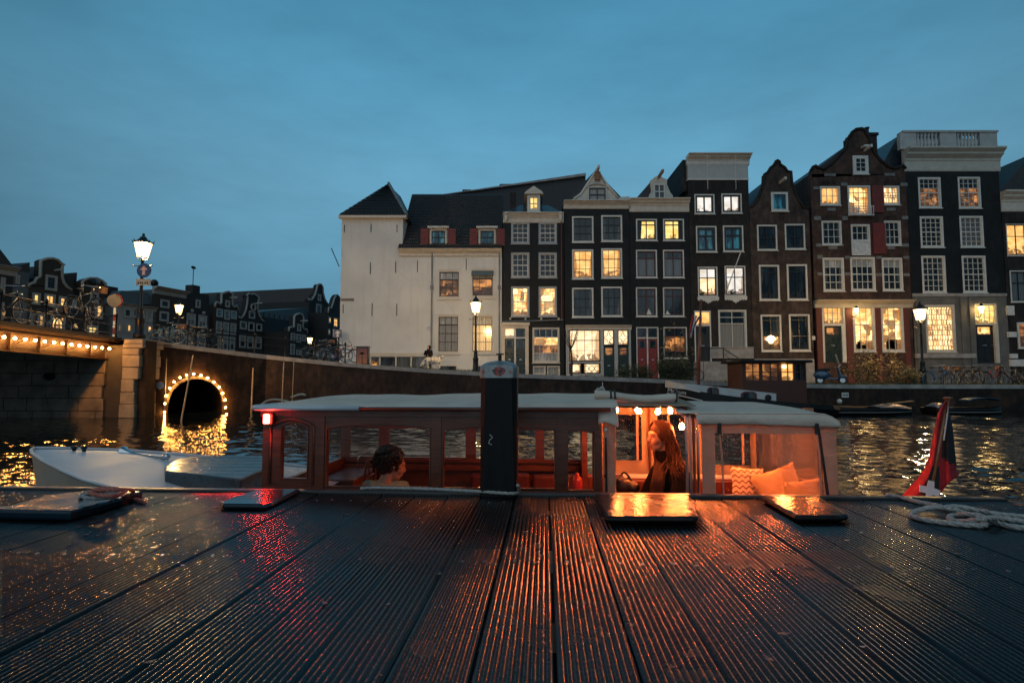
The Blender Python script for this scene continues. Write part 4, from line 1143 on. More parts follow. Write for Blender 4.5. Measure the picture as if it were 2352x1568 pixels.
# stone blocks and bands
for (x0, y0, x1, y1) in ((108, 395, 145, 410), (268, 372, 304, 390), (612, 372, 652, 392), (112, 566, 152, 588), (276, 566, 306, 588), (620, 564, 656, 584), (130, 790, 160, 812), (290, 796, 322, 812), (470, 796, 504, 812), (630, 796, 662, 812), (132, 892, 162, 908), (290, 892, 322, 908), (470, 896, 504, 912), (630, 896, 664, 912), (172, 318, 236, 334), (520, 316, 580, 332), (190, 516, 236, 534), (196, 738, 246, 756), (530, 516, 584, 534), (536, 740, 580, 756), (122, 724, 156, 742), (622, 724, 660, 742)):
    u0, u1, z0, z1 = rc(fr, v6, x0, y0, x1, y1)
    MB().box(u0, -.05, z0, u1, -.003, z1).build('stone_band', mat('band_stone', (.17, .17, .165), .7, .3, 2, .2), root)
for k in (0, 2, 3, 5):    # flat brick arches above windows
    u0, u1, z0, z1 = ops[k]; um = (u0 + u1) / 2; n_ = 9
    for i in range(n_):
        a = -.42 + .84 * (i + .5) / n_; r_ = (u1 - u0) * .95
        c0 = (um + r_ * math.sin(a) * .95, z1 + .12 + r_ * (math.cos(a) - .9)); w = (u1 - u0) / n_ * .5
        MB().box(c0[0] - w, -.03, c0[1] - .02, c0[0] + w * .9, -.004, c0[1] + .24).build('arch_brick', bk_brown, root)
gpx = [(100, 340), (96, 300), (105, 280), (120, 273), (132, 285), (150, 286), (166, 296), (205, 268), (250, 222), (290, 175), (302, 150), (300, 118), (318, 105), (332, 78), (355, 62), (388, 58), (408, 68), (416, 95), (430, 105), (440, 150), (465, 205), (500, 245), (540, 275), (575, 290), (600, 284), (625, 270), (650, 290), (655, 340)]
gp = [fr.pix(*v6(*p)) for p in gpx]; gp = [(max(U0, min(U1, u)), z) for u, z in gp]
gp = gp + [(U1, zs0 + .003), (U0, zs0 + .003)]
gable(root, gp, bk_red, .45); trim(root, gp[1:-3], bk_dark, .12)
window(root, rc(fr, v6, 335, 216, 424, 324), 2, 3, g_dark, white_paint, white_paint, fw=.2, bar=.04, proud=.1, rec=-.01)
h = fr.pix(*v6(405, 185)); hoist(root, h[0], h[1], white_paint, .9); MB().box(h[0] - .3, -.5, h[1] + .15, h[0] + .3, -.01, h[1] + .28).build('hoist_hood', white_paint, root)
saddle(root, U0, U1, zs0 + .005, fr.pix(1972, 318)[1], .46, 10, roof_dark)
u0, u1, z0, z1 = rc(fr, v6, 448, 60, 508, 250)
MB().box(u0, .6, z0 - 1, u1, 1.8, z1).box(u0 - .1, .5, z1 - .25, u1 + .1, 1.9, z1 - .05).build('chimney', bk_dark, root)
MB().lathe([(.16, 0), (.14, .5), (.2, .55), (.2, .65)], ((u0 + u1) / 2, 1.2, z1), 8).build('chimney_pot', bk_dark, root)
# ground floor front
za, zc_ = fr.pix(1980, 707)[1], fr.pix(1980, 691)[1]
cornice(root, U0 - .02, U1 + .05, za, zc_ + .05, mat('front_cornice', (.52, .46, .36), .5, .1, 3, .1), .5)
for (a, b) in ((124, 160), (296, 338), (467, 502), (632, 664)):
    u0, u1 = fr.pix(*v6(a, 1250))[0], fr.pix(*v6(b, 1250))[0]
    MB().box(u0 + .02, -.1, -1, u1 - .02, -.004, za - .02).build('pier', mat('oxblood_brick', (.12, .03, .02), .7, .2, 4, .3), root)
window(root, ops[10], 3, 0, l_room, white_paint, cream_wood, fw=.16, bar=.04, rows=[.3, .3, .4], mid=2)
window(root, ops[11], 3, 0, l_room, white_paint, cream_wood, fw=.14, bar=.04, rows=[.3, .3, .4], mid=2)
u0, u1, z0, z1 = ops[9]; zt_ = fr.pix(*v6(225, 1200))[1]
window(root, (u0, u1, zt_, z1), 4, 3, l_amber, white_paint, cream_wood, fw=.14, bar=.04, sill=False, name='transom')
MB().box(u0, -.03, z0, u0 + .16, .12, zt_ - .003).box(u1 - .3, -.03, z0, u1, .12, zt_ - .003).build('door_frame', white_paint, root)
door(root, (u0 + .165, u1 - .305, z0, zt_ - .01), green_door_m, l_dim)
# shelves and furniture seen in the lit front windows
for k in (10, 11):
    a0, a1, b0, b1 = ops[k]; mb = MB()
    for i in range(5):
        x = a0 + (a1 - a0) * (.2 + .6 * rnd.random()); w = .12 + .2 * rnd.random(); h_ = .3 + .5 * rnd.random()
        mb.box(x - w, .119, b0 + .16, x + w, .127, b0 + .16 + h_)
    mb.build('furniture', mat('furniture_dark', (.03, .015, .008), .7, .3, 5, .1), root)

# ---------------------------------------------------------- black house with balustrade
root, fr, U0, U1 = main_house(2090, 2306, 'large black house with a white balustrade and a book lined lit window', 600)
ops = [rc(fr, v6, *r) for r in ((717, 340, 848, 518), (948, 338, 1078, 520), (728, 566, 862, 746), (958, 564, 1094, 746), (738, 794, 876, 1010), (972, 794, 1110, 1008), (760, 1078, 932, 1352), (1042, 1070, 1178, 1415))]
zw, zc1 = fr.pix(*v6(900, 305))[1], fr.pix(*v6(900, 180))[1]
body(root, bk_black, U0, U1, zw + .05, ops)
for k, r in enumerate(ops[:6]):
    window(root, r, 4, 6, [l_dim, l_dim, g_dark, g_curtain, g_dark, g_dark][k] if k > 1 else [l_dim, l_dim, l_dim, l_dim, g_dark, g_dark], white_paint, white_paint, fw=.13, bar=.035, mid=3)
window(root, ops[6], 5, 4, l_shelf, cream_wood, cream_wood, fw=.16, bar=.03)
# real shelves behind that window
a0, a1, b0, b1 = ops[6]
cornice(root, U0 - .12, U1 + .12, zw, zc1, mat('old_white', (.46, .44, .38), .55, .12, 2, .15), .75)
bal = mat('balustrade_grey', (.40, .40, .38), .6, .15, 2, .15)
zb0, zb1 = zc1 + .02, fr.pix(*v6(900, 72))[1]
for (a, b) in ((605, 700), (838, 932), (1068, 1168)):
    u0, u1 = fr.pix(*v6(a, 110))[0], fr.pix(*v6(b, 110))[0]; MB().box(u0, -.1, zb0, u1, .25, zb1 - .15).build('balustrade_pier', bal, root)
MB().box(U0 - .2, -.18, zb1 - .15, U1 + .02, .33, zb1).build('balustrade_rail', bal, root)
bm_ = None
for (a, b, n_) in ((706, 832, 6), (940, 1062, 6)):
    u0, u1 = fr.pix(*v6(a, 110))[0], fr.pix(*v6(b, 110))[0]
    for i in range(n_):
        if bm_ is None:
            h_ = zb1 - .15 - zb0; o = MB().lathe([(.14, 0), (.14, .12), (.08, .2), (.17, h_ * .45), (.07, h_ * .75), (.13, h_ - .1), (.13, h_)], (0, 0, 0), 8).build('baluster', bal, root, smooth=True); bm_ = o.data
        else: o = bpy.data.objects.new('baluster', bm_); C.objects.link(o); o.parent = root
        o.location = (u0 + (u1 - u0) * (i + .5) / n_, .07, zb0)
MB().prism([(U0 - 1.3, zc1 - 1.2), (U0 + .3, zc1 + 1.6), (U1 - 2, zc1 + 1.7), (U1 - .6, zc1 - 1.2)], 1.2, 9, 'xz').build('roof', mat('slate', (.045, .055, .065)), root)
u0, z_ = fr.pix(*v6(670, 1022)); 
MB().box(U0 + .02, -.12, z_ - .1, U1, -.003, z_ + .12).build('string_course', grey_stone, root)
stone_f = mat('front_stone', (.12, .115, .105), .75, .25, 1.5, .25)
mb = MB(); zt_ = z_ - .11; wall_front(mb, U0 + .02, U1, -1, zt_, [(a - .02, b + .02, c - .02, d + .02) for a, b, c, d in ops[6:]], -.2, -.05); mb.build('stone_front', stone_f, root)
for (a, b) in ((1010, 1040), (960, 985), (700, 730)):
    u0, u1 = fr.pix(*v6(a, 1200))[0], fr.pix(*v6(b, 1200))[0]; MB().box(u0, -.16, -1, u1, -.051, zt_).build('pilaster', stone_f, root)
MB().box(U0 - .02, -.25, fr.pix(2150, 822)[1], fr.pix(2236, 800)[0], -.051, fr.pix(2150, 812)[1]).build('plinth_course', grey_stone, root)
u0, u1, z0, z1 = ops[7]; zt_ = fr.pix(*v6(1105, 1195))[1]
window(root, (u0, u1, zt_, z1), 4, 3, l_yellow, cream_wood, cream_wood, fw=.1, bar=.035, sill=False, name='transom')
MB().box(u0, -.03, z0, u0 + .06, .12, zt_ - .003).box(u1 - .3, -.08, z0, u1, .12, zt_ - .003).build('door_frame', cream_wood, root)
door(root, (u0 + .065, u1 - .305, z0, zt_ - .01), black_paint, l_room)

# ---------------------------------------------------------- last house, cut by the frame
root, fr, U0, U1 = main_house(2307, 2480, 'dark house at the far end of the row with one glowing upper window', 600)
ops = [rc(fr, v6, *r) for r in ((1228, 610, 1345, 794), (1250, 880, 1350, 1062))]
zw = fr.pix(*v6(1270, 538))[1]; zc1 = fr.pix(*v6(1270, 425))[1]
body(root, bk_dark, U0, U1, zw + .05, ops)
window(root, ops[0], 2, 0, l_amber, white_paint, black_paint, fw=.05, bar=.05, rows=[.62, .38]); window(root, ops[1], 2, 0, g_curtain, white_paint, black_paint, fw=.08, bar=.05, rows=[.62, .38])
cornice(root, U0 - .05, U1, zw, zc1, cream_wood, .6)
saddle(root, U0, U1, zc1 + .005, zc1 + 3.2, .3, 9, roof_dark)
for (x0, y0, x1, y1) in ((1222, 1085, 1262, 1140), (1228, 1236, 1276, 1266), (1240, 1395, 1322, 1435), (1240, 1362, 1282, 1388)):
    u0, u1, z0, z1 = rc(fr, v6, x0, y0, x1, y1); MB().box(u0, -.2, z0, u1, -.003, z1).build('stone_block', white_paint, root)
window(root, rc(fr, v6, 1290, 1180, 1345, 1330), 1, 2, l_dim, white_paint, white_paint, proud=.08, rec=-.01)
# lanterns on the two right-hand fronts
def wall_lantern(x, y, label, s=1.0):
    p = atY(x, y, YF - .55); o = empty('wall_lantern', p, 0, label, 'lantern', 'wall lanterns by front doors')
    MB().lathe([(.07 * s, -.2 * s), (.15 * s, .18 * s)], n=6).build('lantern_glass', emit('wall_lantern_glow', (1.0, .66, .25), 30), o)
    MB().lathe([(.17 * s, .18 * s), (.10 * s, .3 * s), (.03 * s, .4 * s)], n=6).build('hood', black_iron, o); mb = MB(); mb.tube([(0, 0, -.2 * s), (0, .1, -.4 * s), (0, .42, -.42 * s), (0, .54, -.3 * s)], .025, 6)
    mb.build('bracket', black_iron, o)
wall_lantern(1967, 714, 'small lit wall lantern between door and window of the red brick house')
wall_lantern(2254, 711, 'round lit lantern above the door of the balustrade house', 1.25)
# ------------------------------------------------------------------ houses across the side canal, in a receding row
FA, FB = Vector((-55, 62, 0)), Vector((-37.6, 125, 0))
FANG = math.atan2(FB.y - FA.y, FB.x - FA.x)
v4 = lambda x, y: (x / 5.6 / 1.0629, (600 + y / 5.6) / 1.0629)
v7 = lambda x, y: ((380 + x / 7.128) / 1.0629, (660 + y / 7.128) / 1.0629)
v8 = lambda x, y: ((600 + x / 6.8167) / 1.0629, (670 + y / 6.8167) / 1.0629)
def far_house(v, x0, x1, yb, label, off=0.0, name='gabled_house'):
    """root at the left foot of the facade on the row's line (off: metres nearer)"""
    n = Vector((math.sin(FANG), -math.cos(FANG), 0)); o = FA + n * off
    r_ = ray(*v(x0, yb)); e = Vector((0, 0, EYE)); t = (o - e).dot(n) / r_.dot(n); p = e + r_ * t
    root = empty(name, (p.x, p.y, 1.6), FANG, label, 'house', 'houses across the side canal')
    f = Fr(root); f.W = f.pix(*v(x1, yb))[0]; f.v = v
    return root, f
far_frame = mat('far_frame', (.34, .33, .31), .6, .1, 2, 0)
def fwin(root, f, x0, y0, x1, y1, m, nx=1, nz=1, fw=.17, fm=None, bar=.08):
    u0, u1, z0, z1 = rc(f, f.v, x0, y0, x1, y1)
    window(root, (u0, u1, z0, z1), nx, nz, m, fm or far_frame, fm or far_frame, fw=fw, bar=bar, proud=.14, rec=-.02, sill=False)
def fbody(root, f, m, ytop, depth=12, roof_y=None, x=None):
    z1 = f.pix(*f.v(x if x is not None else 0, ytop))[1] if x is not None else ytop
    body(root, m, 0.02, f.W - .02, z1, [], depth, -2)
    return z1
def fgable(root, f, pts, zs0, m, trim_m=None, trim_n=None, r=.25, depth=1.0):
    gp = [f.pix(*f.v(*p)) for p in pts]
    gable(root, gp + [(gp[-1][0], zs0 + .004), (gp[0][0], zs0 + .004)], m, depth)
    if trim_m: trim(root, gp if trim_n is None else gp[trim_n[0]:trim_n[1]], trim_m, r)
    return gp
far_stone = mat('far_white', (.33, .32, .29), .6, .15, 1, .1)
far_brick = mat('far_brick', (.036, .028, .023), .75, .3, .6, .1)
far_brick2 = mat('far_brick_dark', (.022, .019, .018), .75, .3, .6, .1)
far_roof = mat('far_roof', (.028, .027, .028), .6, .3, .8, .2)
far_lead = mat('far_lead', (.075, .10, .115), .5, .25, .4, .1)
# A: cornice house at the frame's edge
root, f = far_house(v4, -260, 160, 900, 'dark house with white cornice at the left edge beyond the bridge')
z1 = fbody(root, f, far_brick2, 400, x=60); zc = f.pix(*v4(60, 275))[1]
cornice(root, 0, f.W + .3, z1 + .01, zc, far_stone, .7); saddle(root, 0, f.W, zc + .01, zc + 1.7, 0, 12, far_roof)
fwin(root, f, 0, 430, 62, 690, l_amber, 1, 3); fwin(root, f, -120, 430, -55, 690, l_amber, 1, 3); fwin(root, f, -5, 770, 45, 1010, g_curtain)
# B: neck gable with arched top
root, f = far_house(v4, 365, 985, 900, 'tall neck gabled house with an arched white top and three lit windows')
z1 = fbody(root, f, far_brick, 560, x=600)
gp = fgable(root, f, [(385, 560), (395, 525), (470, 500), (500, 440), (548, 420), (556, 205), (600, 185), (660, 172), (720, 172), (790, 195), (835, 240), (875, 262), (848, 275), (845, 430), (868, 500), (910, 560), (975, 605)], z1, far_brick, far_stone, (0, 17), .17)
fwin(root, f, 612, 402, 775, 612, g_dark); fwin(root, f, 432, 642, 545, 805, l_yellow); fwin(root, f, 598, 658, 748, 835, l_amber, 2, 1); fwin(root, f, 795, 690, 905, 845, l_amber, 1, 2)
fwin(root, f, 505, 928, 610, 1115, l_amber, 1, 2); fwin(root, f, 682, 955, 885, 1150, l_room, 3, 3, bar=.06); fwin(root, f, 405, 920, 470, 1110, l_amber)
saddle(root, .5, f.W - .5, z1, f.pix(*v4(700, 262))[1], 1.0, 14, far_roof); hoist(root, *f.pix(*v4(745, 335)), far_stone, 1.2)
root, f = far_house(v4, 150, 372, 900, 'low blue grey annex with one small lit window beside a neck gable', name='annex')
z1 = fbody(root, f, far_lead, 345, x=250); fwin(root, f, 205, 400, 262, 520, l_amber); MB().prism([(-.3, z1), (f.W, z1), (f.W, z1 + 1.2)], 0, 10, 'xz').build('roof', far_roof, root)
# C: neck gable with segment pediment
root, f = far_house(v4, 1105, 1440, 900, 'brick house whose neck gable carries a curved white pediment')
z1 = fbody(root, f, far_brick, 790, x=1270)
fgable(root, f, [(1108, 790), (1122, 640), (1126, 488), (1160, 462), (1230, 440), (1320, 442), (1400, 480), (1452, 530), (1430, 545), (1424, 790)], z1, far_brick, far_stone, (1, 9), .16)
MB().ball((f.pix(*v4(1287, 492))[0], -.2, f.pix(*v4(1287, 492))[1]), (.7, .15, .4), 12, 6).build('oval_window', g_dark, root, smooth=True)
fwin(root, f, 1228, 630, 1340, 778, g_dark); fwin(root, f, 1150, 830, 1230, 1000, l_dim); fwin(root, f, 1300, 830, 1400, 1000, l_amber); fwin(root, f, 1185, 1090, 1335, 1210, l_yellow, 2, 2); hoist(root, *f.pix(*v4(1320, 605)), far_stone, 1.4)
saddle(root, .3, f.W - .3, z1, f.pix(*v4(1270, 540))[1], 1.0, 14, far_roof)
root, f = far_house(v4, 975, 1112, 900, 'narrow dark roofed house squeezed between two white gables')
z1 = fbody(root, f, far_brick2, 700, x=1040); MB().prism([(0, z1), (f.W, z1), (f.W, z1 + 3.2), (0, z1 + 2.8)], 1, 10, 'xz').build('roof', far_roof, root)
fwin(root, f, 985, 735, 1040, 840, g_blue); fwin(root, f, 1000, 1060, 1040, 1130, l_amber)
# D: pale low house with a blue mansard
root, f = far_house(v4, 1560, 2130, 1000, 'pale house with blue grey mansard roof behind the tall street lamp')
z1 = fbody(root, f, mat('pale_render', (.28, .29, .29), .7, .15, .6, .1), 800, x=1800)
m0 = f.pix(*v4(1555, 790)); m1 = f.pix(*v4(2120, 800)); ma = f.pix(*v4(1690, 610)); mbp = f.pix(*v4(1870, 605))
MB().prism([m0, m1, (m1[0] - 1, mbp[1]), (ma[0], ma[1])], 0.3, 10, 'xz').build('mansard', far_lead, root)
u, z = f.pix(*v4(1700, 550)); MB().box(u - .8, 2, z - 4, u + .8, 3.5, z).build('chimney', far_brick2, root)
for r in ((1600, 1060, 1660, 1180), (1720, 1060, 1800, 1190), (2000, 1080, 2080, 1200)): fwin(root, f, *r, l_amber)
cornice(root, 0, f.W, z1 - .6, z1, far_stone, .5); fwin(root, f, 1685, 850, 1795, 985, g_dark); fwin(root, f, 1800, 850, 1925, 985, g_curtain, 2, 1)
fwin(root, f, 1990, 870, 2080, 1050, g_white)
# E: cornice house, seen with its bare side wall
root, f = far_house(v7, -60, 515, 900, 'brown house with a broad cream cornice right of the tall street lamp')
z1 = fbody(root, f, far_brick, 440, x=200, depth=16); zc = f.pix(*v7(250, 320))[1]
cornice(root, 0, f.W, z1 + .01, zc, far_stone, .8)
MB().box(-.03, .2, 0, -.01, 15, zc - .5).build('side_wall', far_lead, root)
for r in ((78, 510, 232, 655), (60, 715, 220, 885)): fwin(root, f, *r, g_dark)
for r in ((40, 1010, 110, 1200), (150, 1010, 215, 1200), (260, 1000, 320, 1190), (350, 1040, 400, 1200)): fwin(root, f, *r, l_yellow)
u, z = f.pix(*v7(265, 205)); MB().tube([(u, 3, z - 5), (u, 3, z - .6)], .2, 6).ball((u, 3, z), .55, 8, 6).build('roof_vent', black_iron, root)
# F: dark bell gable with weathervane
root, f = far_house(v7, 515, 940, 900, 'dark brick house with a clustered gable, chimney and weathervane')
z1 = fbody(root, f, far_brick2, 680, x=720)
fgable(root, f, [(515, 680), (512, 520), (545, 440), (610, 400), (700, 405), (730, 390), (800, 400), (850, 415), (930, 430), (938, 560), (925, 650), (940, 740)], z1, far_brick2)
for r in ((690, 510, 772, 655),): fwin(root, f, *r, g_dark)
for r in ((535, 745, 685, 970), (738, 778, 882, 1010)): fwin(root, f, *r, [g_curtain, g_white], 2, 2)
for r in ((520, 1065, 655, 1300), (715, 1095, 860, 1350)): fwin(root, f, *r, g_curtain, 1, 2)
u, z = f.pix(*v7(740, 260)); MB().box(u - .7, .3, z - 4, u + .7, 1.7, z).build('chimney', far_brick2, root)
MB().tube([(u, 1, z), (u, 1, z + 3.0)], .06, 5).ball((u, 1, z + 2.8), (.5, .05, .25), 6, 5).build('weathervane', black_iron, root)
for (x, y) in ((625, 700), (828, 740), (605, 1030), (805, 1055)): uu, zz = f.pix(*v7(x, y)); MB().ball((uu, -.1, zz), .28, 8, 6).build('wall_knob', far_stone, root, smooth=True)
# G: white necked gable with claws
root, f = far_house(v7, 1020, 1432, 900, 'small house with a white neck gable and nine white windows')
z1 = fbody(root, f, far_brick, 640, x=1230)
fgable(root, f, [(1030, 640), (1035, 580), (1060, 550), (1120, 590), (1142, 560), (1145, 400), (1175, 400), (1200, 385), (1265, 370), (1320, 400), (1345, 430), (1330, 450), (1335, 600), (1360, 640), (1410, 610), (1440, 690)], z1, far_brick, far_stone, (0, 16), .19)
fwin(root, f, 1205, 520, 1285, 645, g_blue)
for r in ((1055, 665, 1162, 815), (1190, 685, 1285, 858), (1305, 700, 1402, 848)): fwin(root, f, *r, g_blue, 1, 2)
for r in ((1045, 885, 1142, 1100), (1165, 900, 1267, 1113), (1296, 920, 1392, 1122)): fwin(root, f, *r, g_net, 1, 2)
for r in ((1075, 1135, 1132, 1385), (1160, 1145, 1252, 1395), (1280, 1155, 1372, 1400)): fwin(root, f, *r, [g_dark, g_net], 1, 2)
hoist(root, *f.pix(*v7(1290, 478)), far_stone, 1.5); saddle(root, .3, f.W - .3, z1, f.pix(*v7(1240, 440))[1], 1.0, 16, far_roof)
# H: bell gable with round window
root, f = far_house(v7, 1440, 1895, 900, 'dark bell gabled house with white edges and a small round window')
z1 = fbody(root, f, far_brick2, 870, x=1660)
fgable(root, f, [(1435, 800), (1480, 835), (1530, 780), (1570, 690), (1590, 580), (1600, 450), (1580, 440), (1620, 400), (1660, 420), (1700, 410), (1745, 430), (1800, 470), (1790, 510), (1775, 560), (1775, 680), (1800, 780), (1850, 860), (1890, 895)], z1, far_brick2, far_stone, (0, 18), .16)
uu, zz = f.pix(*v7(1688, 640)); MB().tube([(uu + .55 * math.cos(a), -.15, zz + .55 * math.sin(a)) for a in [2 * PI * i / 12 for i in range(12)]], .16, 5, closed=True).build('round_frame', far_stone, root)
fwin(root, f, 1618, 705, 1722, 838, g_dark)
for r in ((1462, 885, 1577, 1025), (1605, 902, 1712, 1056), (1745, 928, 1843, 1056)): fwin(root, f, *r, g_dark)
for r in ((1450, 1128, 1562, 1345), (1590, 1150, 1697, 1360), (1730, 1155, 1837, 1366)): fwin(root, f, *r, [g_dark, g_net], 1, 2)
saddle(root, .5, f.W - .5, z1, f.pix(*v7(1690, 520))[1], 1.0, 16, far_roof); hoist(root, *f.pix(*v7(1720, 575)), far_stone, 1.6)
# I: large house behind, long roof running back
root, f = far_house(v8, 1040, 1375, 900, 'tall warehouse with white bell gable and a long dark roof', -6)
z1 = fbody(root, f, far_brick2, 480, x=1220, depth=40)
fgable(root, f, [(1045, 400), (1060, 430), (1100, 420), (1150, 340), (1180, 240), (1190, 185), (1215, 160), (1255, 165), (1282, 215), (1285, 300), (1310, 400), (1340, 460), (1372, 500)], z1, far_brick2, far_stone, (0, 13), .22)
zz = f.pix(*v8(1225, 215))[1]; saddle(root, .2, f.W - .2, z1, zz, 1.0, 46, mat('far_tiles', (.055, .036, .030), .7, .2, .5, .2))
for r in ((1195, 328, 1250, 440), (1165, 490, 1255, 700), (1160, 690, 1250, 880), (1150, 870, 1240, 1010)): fwin(root, f, *r, g_dark, fw=.3)
# J: lower lead-clad wing with dark wall in front of that roof
root, f = far_house(v8, 300, 1040, 1000, 'dark low wing with a pale blue lead roof below the long dark roof', -3, 'rear_wing')
z1 = fbody(root, f, mat('wing_wall', (.018, .022, .026), .7, .2, .5, .1), 755, x=650, depth=10)
a, b = f.pix(*v8(215, 600)), f.pix(*v8(1040, 550))
MB().prism([(-2.2, z1), (f.W, z1), (f.W, b[1]), (a[0] + 1, a[1])], 0.2, 8, 'xz').build('lead_roof', far_lead, root)
for k in range(9):
    x = f.W * k / 9; MB().box(x, .12, z1 + .1, x + .12, .19, z1 + (a[1] - z1) * .9).build('roof_seam', far_roof, root)
u0, z0 = f.pix(*v8(285, 1110)); u1, zz = f.pix(*v8(705, 1070))
MB().box(0, -2.5, z0 - .2, f.W * .55, -.01, z0 + .25).build('eave', far_stone, root)
# K: little white topped gable house in front
root, f = far_house(v8, 712, 1032, 1200, 'smallest house with a rounded white neck gable beside a street lamp', 5)
z1 = fbody(root, f, far_brick2, 960, x=870)
fgable(root, f, [(715, 945), (720, 880), (760, 875), (800, 880), (805, 700), (830, 670), (880, 650), (930, 665), (958, 710), (960, 740), (945, 870), (975, 915), (1010, 910), (1025, 975)], z1, far_brick2, far_stone, (0, 14), .20)
fwin(root, f, 850, 822, 912, 945, g_curtain)
for r in ((745, 975, 815, 1105), (838, 990, 912, 1130), (930, 1000, 992, 1115), (738, 1150, 808, 1340), (835, 1250, 905, 1345)): fwin(root, f, *r, g_curtain, 1, 2)
hoist(root, *f.pix(*v8(905, 775)), far_stone, 1.6)
# L: last gable against the white house, lit windows
root, f = far_house(v8, 1372, 1600, 1000, 'tall narrow gabled house with lit windows beside the white corner house', 0)
z1 = fbody(root, f, far_brick2, 640, x=1450)
fgable(root, f, [(1372, 640), (1380, 550), (1420, 560), (1450, 480), (1470, 400), (1500, 350), (1530, 330), (1560, 360), (1600, 420), (1600, 640)], z1, far_brick2, far_stone, (0, 6), .19)
fwin(root, f, 1378, 705, 1415, 812, l_yellow); fwin(root, f, 1455, 720, 1530, 880, l_amber, 2, 2); fwin(root, f, 1370, 905, 1402, 1005, l_yellow); fwin(root, f, 1440, 900, 1500, 1050, l_amber, 2, 2); fwin(root, f, 1365, 1105, 1395, 1140, l_yellow)
# filler row behind so that no gap shows under the eaves
root = empty('rear_terrace', (-58, 66, 1.6), FANG, 'dark rear houses closing the gaps behind the far gabled row', 'houses')
MB().box(-20, 8, -2, 50, 14, 8).build('wall', far_brick2, root); MB().prism([(8, 8), (14, 8), (11, 11)], -20, 50, 'yz').build('roof', far_roof, root)
# ------------------------------------------------------------------ jetty in the foreground
PHI = math.atan2(75, F)
DZ = 1.2                       # deck height
class Near:
    """frame of jetty and boat: u along the jetty, d away from the eye, z up"""
    def __init__(s, u0=0, d0=0): 
        s.u0, s.d0 = u0, d0
        s.U = Vector((math.cos(PHI), -math.sin(PHI), 0)); s.D = Vector((math.sin(PHI), math.cos(PHI), 0))
        s.loc = s.U * u0 + s.D * d0
    def root(s, name, label=None, cat=None, group=None): return empty(name, s.loc, -PHI, label, cat, group)
    def at(s, x, y, d):
        r_ = ray(x, y); t = d / r_.dot(s.D); p = Vector((0, 0, EYE)) + r_ * t
        return Vector((p.dot(s.U) - s.u0, d - s.d0, p.z))
    def onz(s, x, y, z=DZ):
        p = atZ(x, y, z); return Vector((p.dot(s.U) - s.u0, p.dot(s.D) - s.d0, z))
    def w(s, u, d, z): return Vector((u - s.u0, d - s.d0, z))
J = Near(0, 0)
def wet_wood():
    m, t, b = nodes_of('wet_planks')
    oi = N(t, 'ShaderNodeObjectInfo')
    f = noise(t, 5.0, 6, stretch=(6, .5, 1)); f2 = noise(t, 1.6, 4)
    col = mixc(t, rng(t, f, .3, .7, 0, 1), (.004, .004, .004), (.012, .010, .009))
    col = mixc(t, oi.outputs['Random'], col, mixc(t, .5, col, (.008, .009, .010)))
    t.links.new(col, b.inputs['Base Color'])
    t.links.new(rng(t, f2, .36, .64, .12, .30), b.inputs['Roughness'])
    b.inputs['Specular IOR Level'].default_value = .36
    b.inputs['IOR'].default_value = 1.33
    h = noise(t, 90, 3); h2 = noise(t, 28, 4, stretch=(1.5, .35, 1))
    ad = N(t, 'ShaderNodeMath', operation='ADD'); t.links.new(h, ad.inputs[0]); t.links.new(h2, ad.inputs[1])
    bump(t, b, ad.outputs[0], .40, .0022)
    MATS['wet_planks'] = m; return m
wet = wet_wood()
jt = J.root('jetty', 'wet dark wooden jetty of long grooved planks', 'jetty')
PW, GAP, NR = .173, .009, 10
U_END, D_EDGE = 2.2, 3.04
gap0 = J.onz(1305 / 1.0629 if False else 1276, 1560).x          # one gap passes just right of the picture's middle
def plank_mesh(var):
    r_ = random.Random(var); w = PW - GAP; pts = [(0, -.03)]
    pts = []
    pw = w / NR
    for k in range(NR):
        x = k * pw; d_ = .0045 + .001 * r_.random()
        pts += [(x + pw * .06, -d_), (x + pw * .20, -.0016), (x + pw * .36, -.0003), (x + pw * .64, -.0001 - .0003 * r_.random()), (x + pw * .80, -.0016), (x + pw * .94, -d_)]
    poly = [(0, -.034), (0, -.003)] + pts[0:] + [(w, -.003), (w, -.034)]
    mb = MB(); L0, L1 = -1.2, D_EDGE - .03
    n_ = len(poly); cuts = [L0, L0 + .004, L1 - .004, L1]
    V = []
    for c in cuts: V += [(a, c, b) for a, b in poly]
    fs = [(k * n_ + i, k * n_ + n_ + i, k * n_ + i + 1 + n_, k * n_ + i + 1) for k in range(3) for i in range(n_ - 1)] + [tuple(range(n_)), tuple(range(4 * n_ - 1, 3 * n_ - 1, -1))]
    mb.add(V, fs); return mb
protos = []
k0 = -int((gap0 + 4.6) / PW) - 1
k = 0; u = gap0 - math.floor((gap0 + 4.6) / PW) * PW
while u < U_END - .05:
    if len(protos) < 4:
        o = plank_mesh(k).build('plank', wet, jt, smooth=True); protos.append(o.data)
    else:
        o = bpy.data.objects.new('plank', rnd.choice(protos)); C.objects.link(o); o.parent = jt
    o.location = (u + GAP / 2, rnd.uniform(-.004, .004), DZ + rnd.uniform(-.0022, .0022)); o.rotation_euler = (0, rnd.uniform(-.006, .006), rnd.uniform(-.0008, .0008))
    u += PW; k += 1
U_END = u
edge_m = mat('edge_beam_wood', (.022, .021, .020), .35, .4, 7, .25, spec=.5)
MB().box(-4.6, D_EDGE - .024, DZ - .20, U_END + .02, D_EDGE + .03, DZ + .012).build('edge_beam', edge_m, jt, bevel=.006)
MB().box(U_END + .003, -1.2, DZ - .20, U_END + .055, D_EDGE - .03, DZ + .004).build('side_beam', edge_m, jt, bevel=.006)
for d in (-.6, .7, 2.0, 2.8): MB().box(-4.6, d - .05, DZ - .2, U_END, d + .05, DZ - .038).build('joist', edge_m, jt)
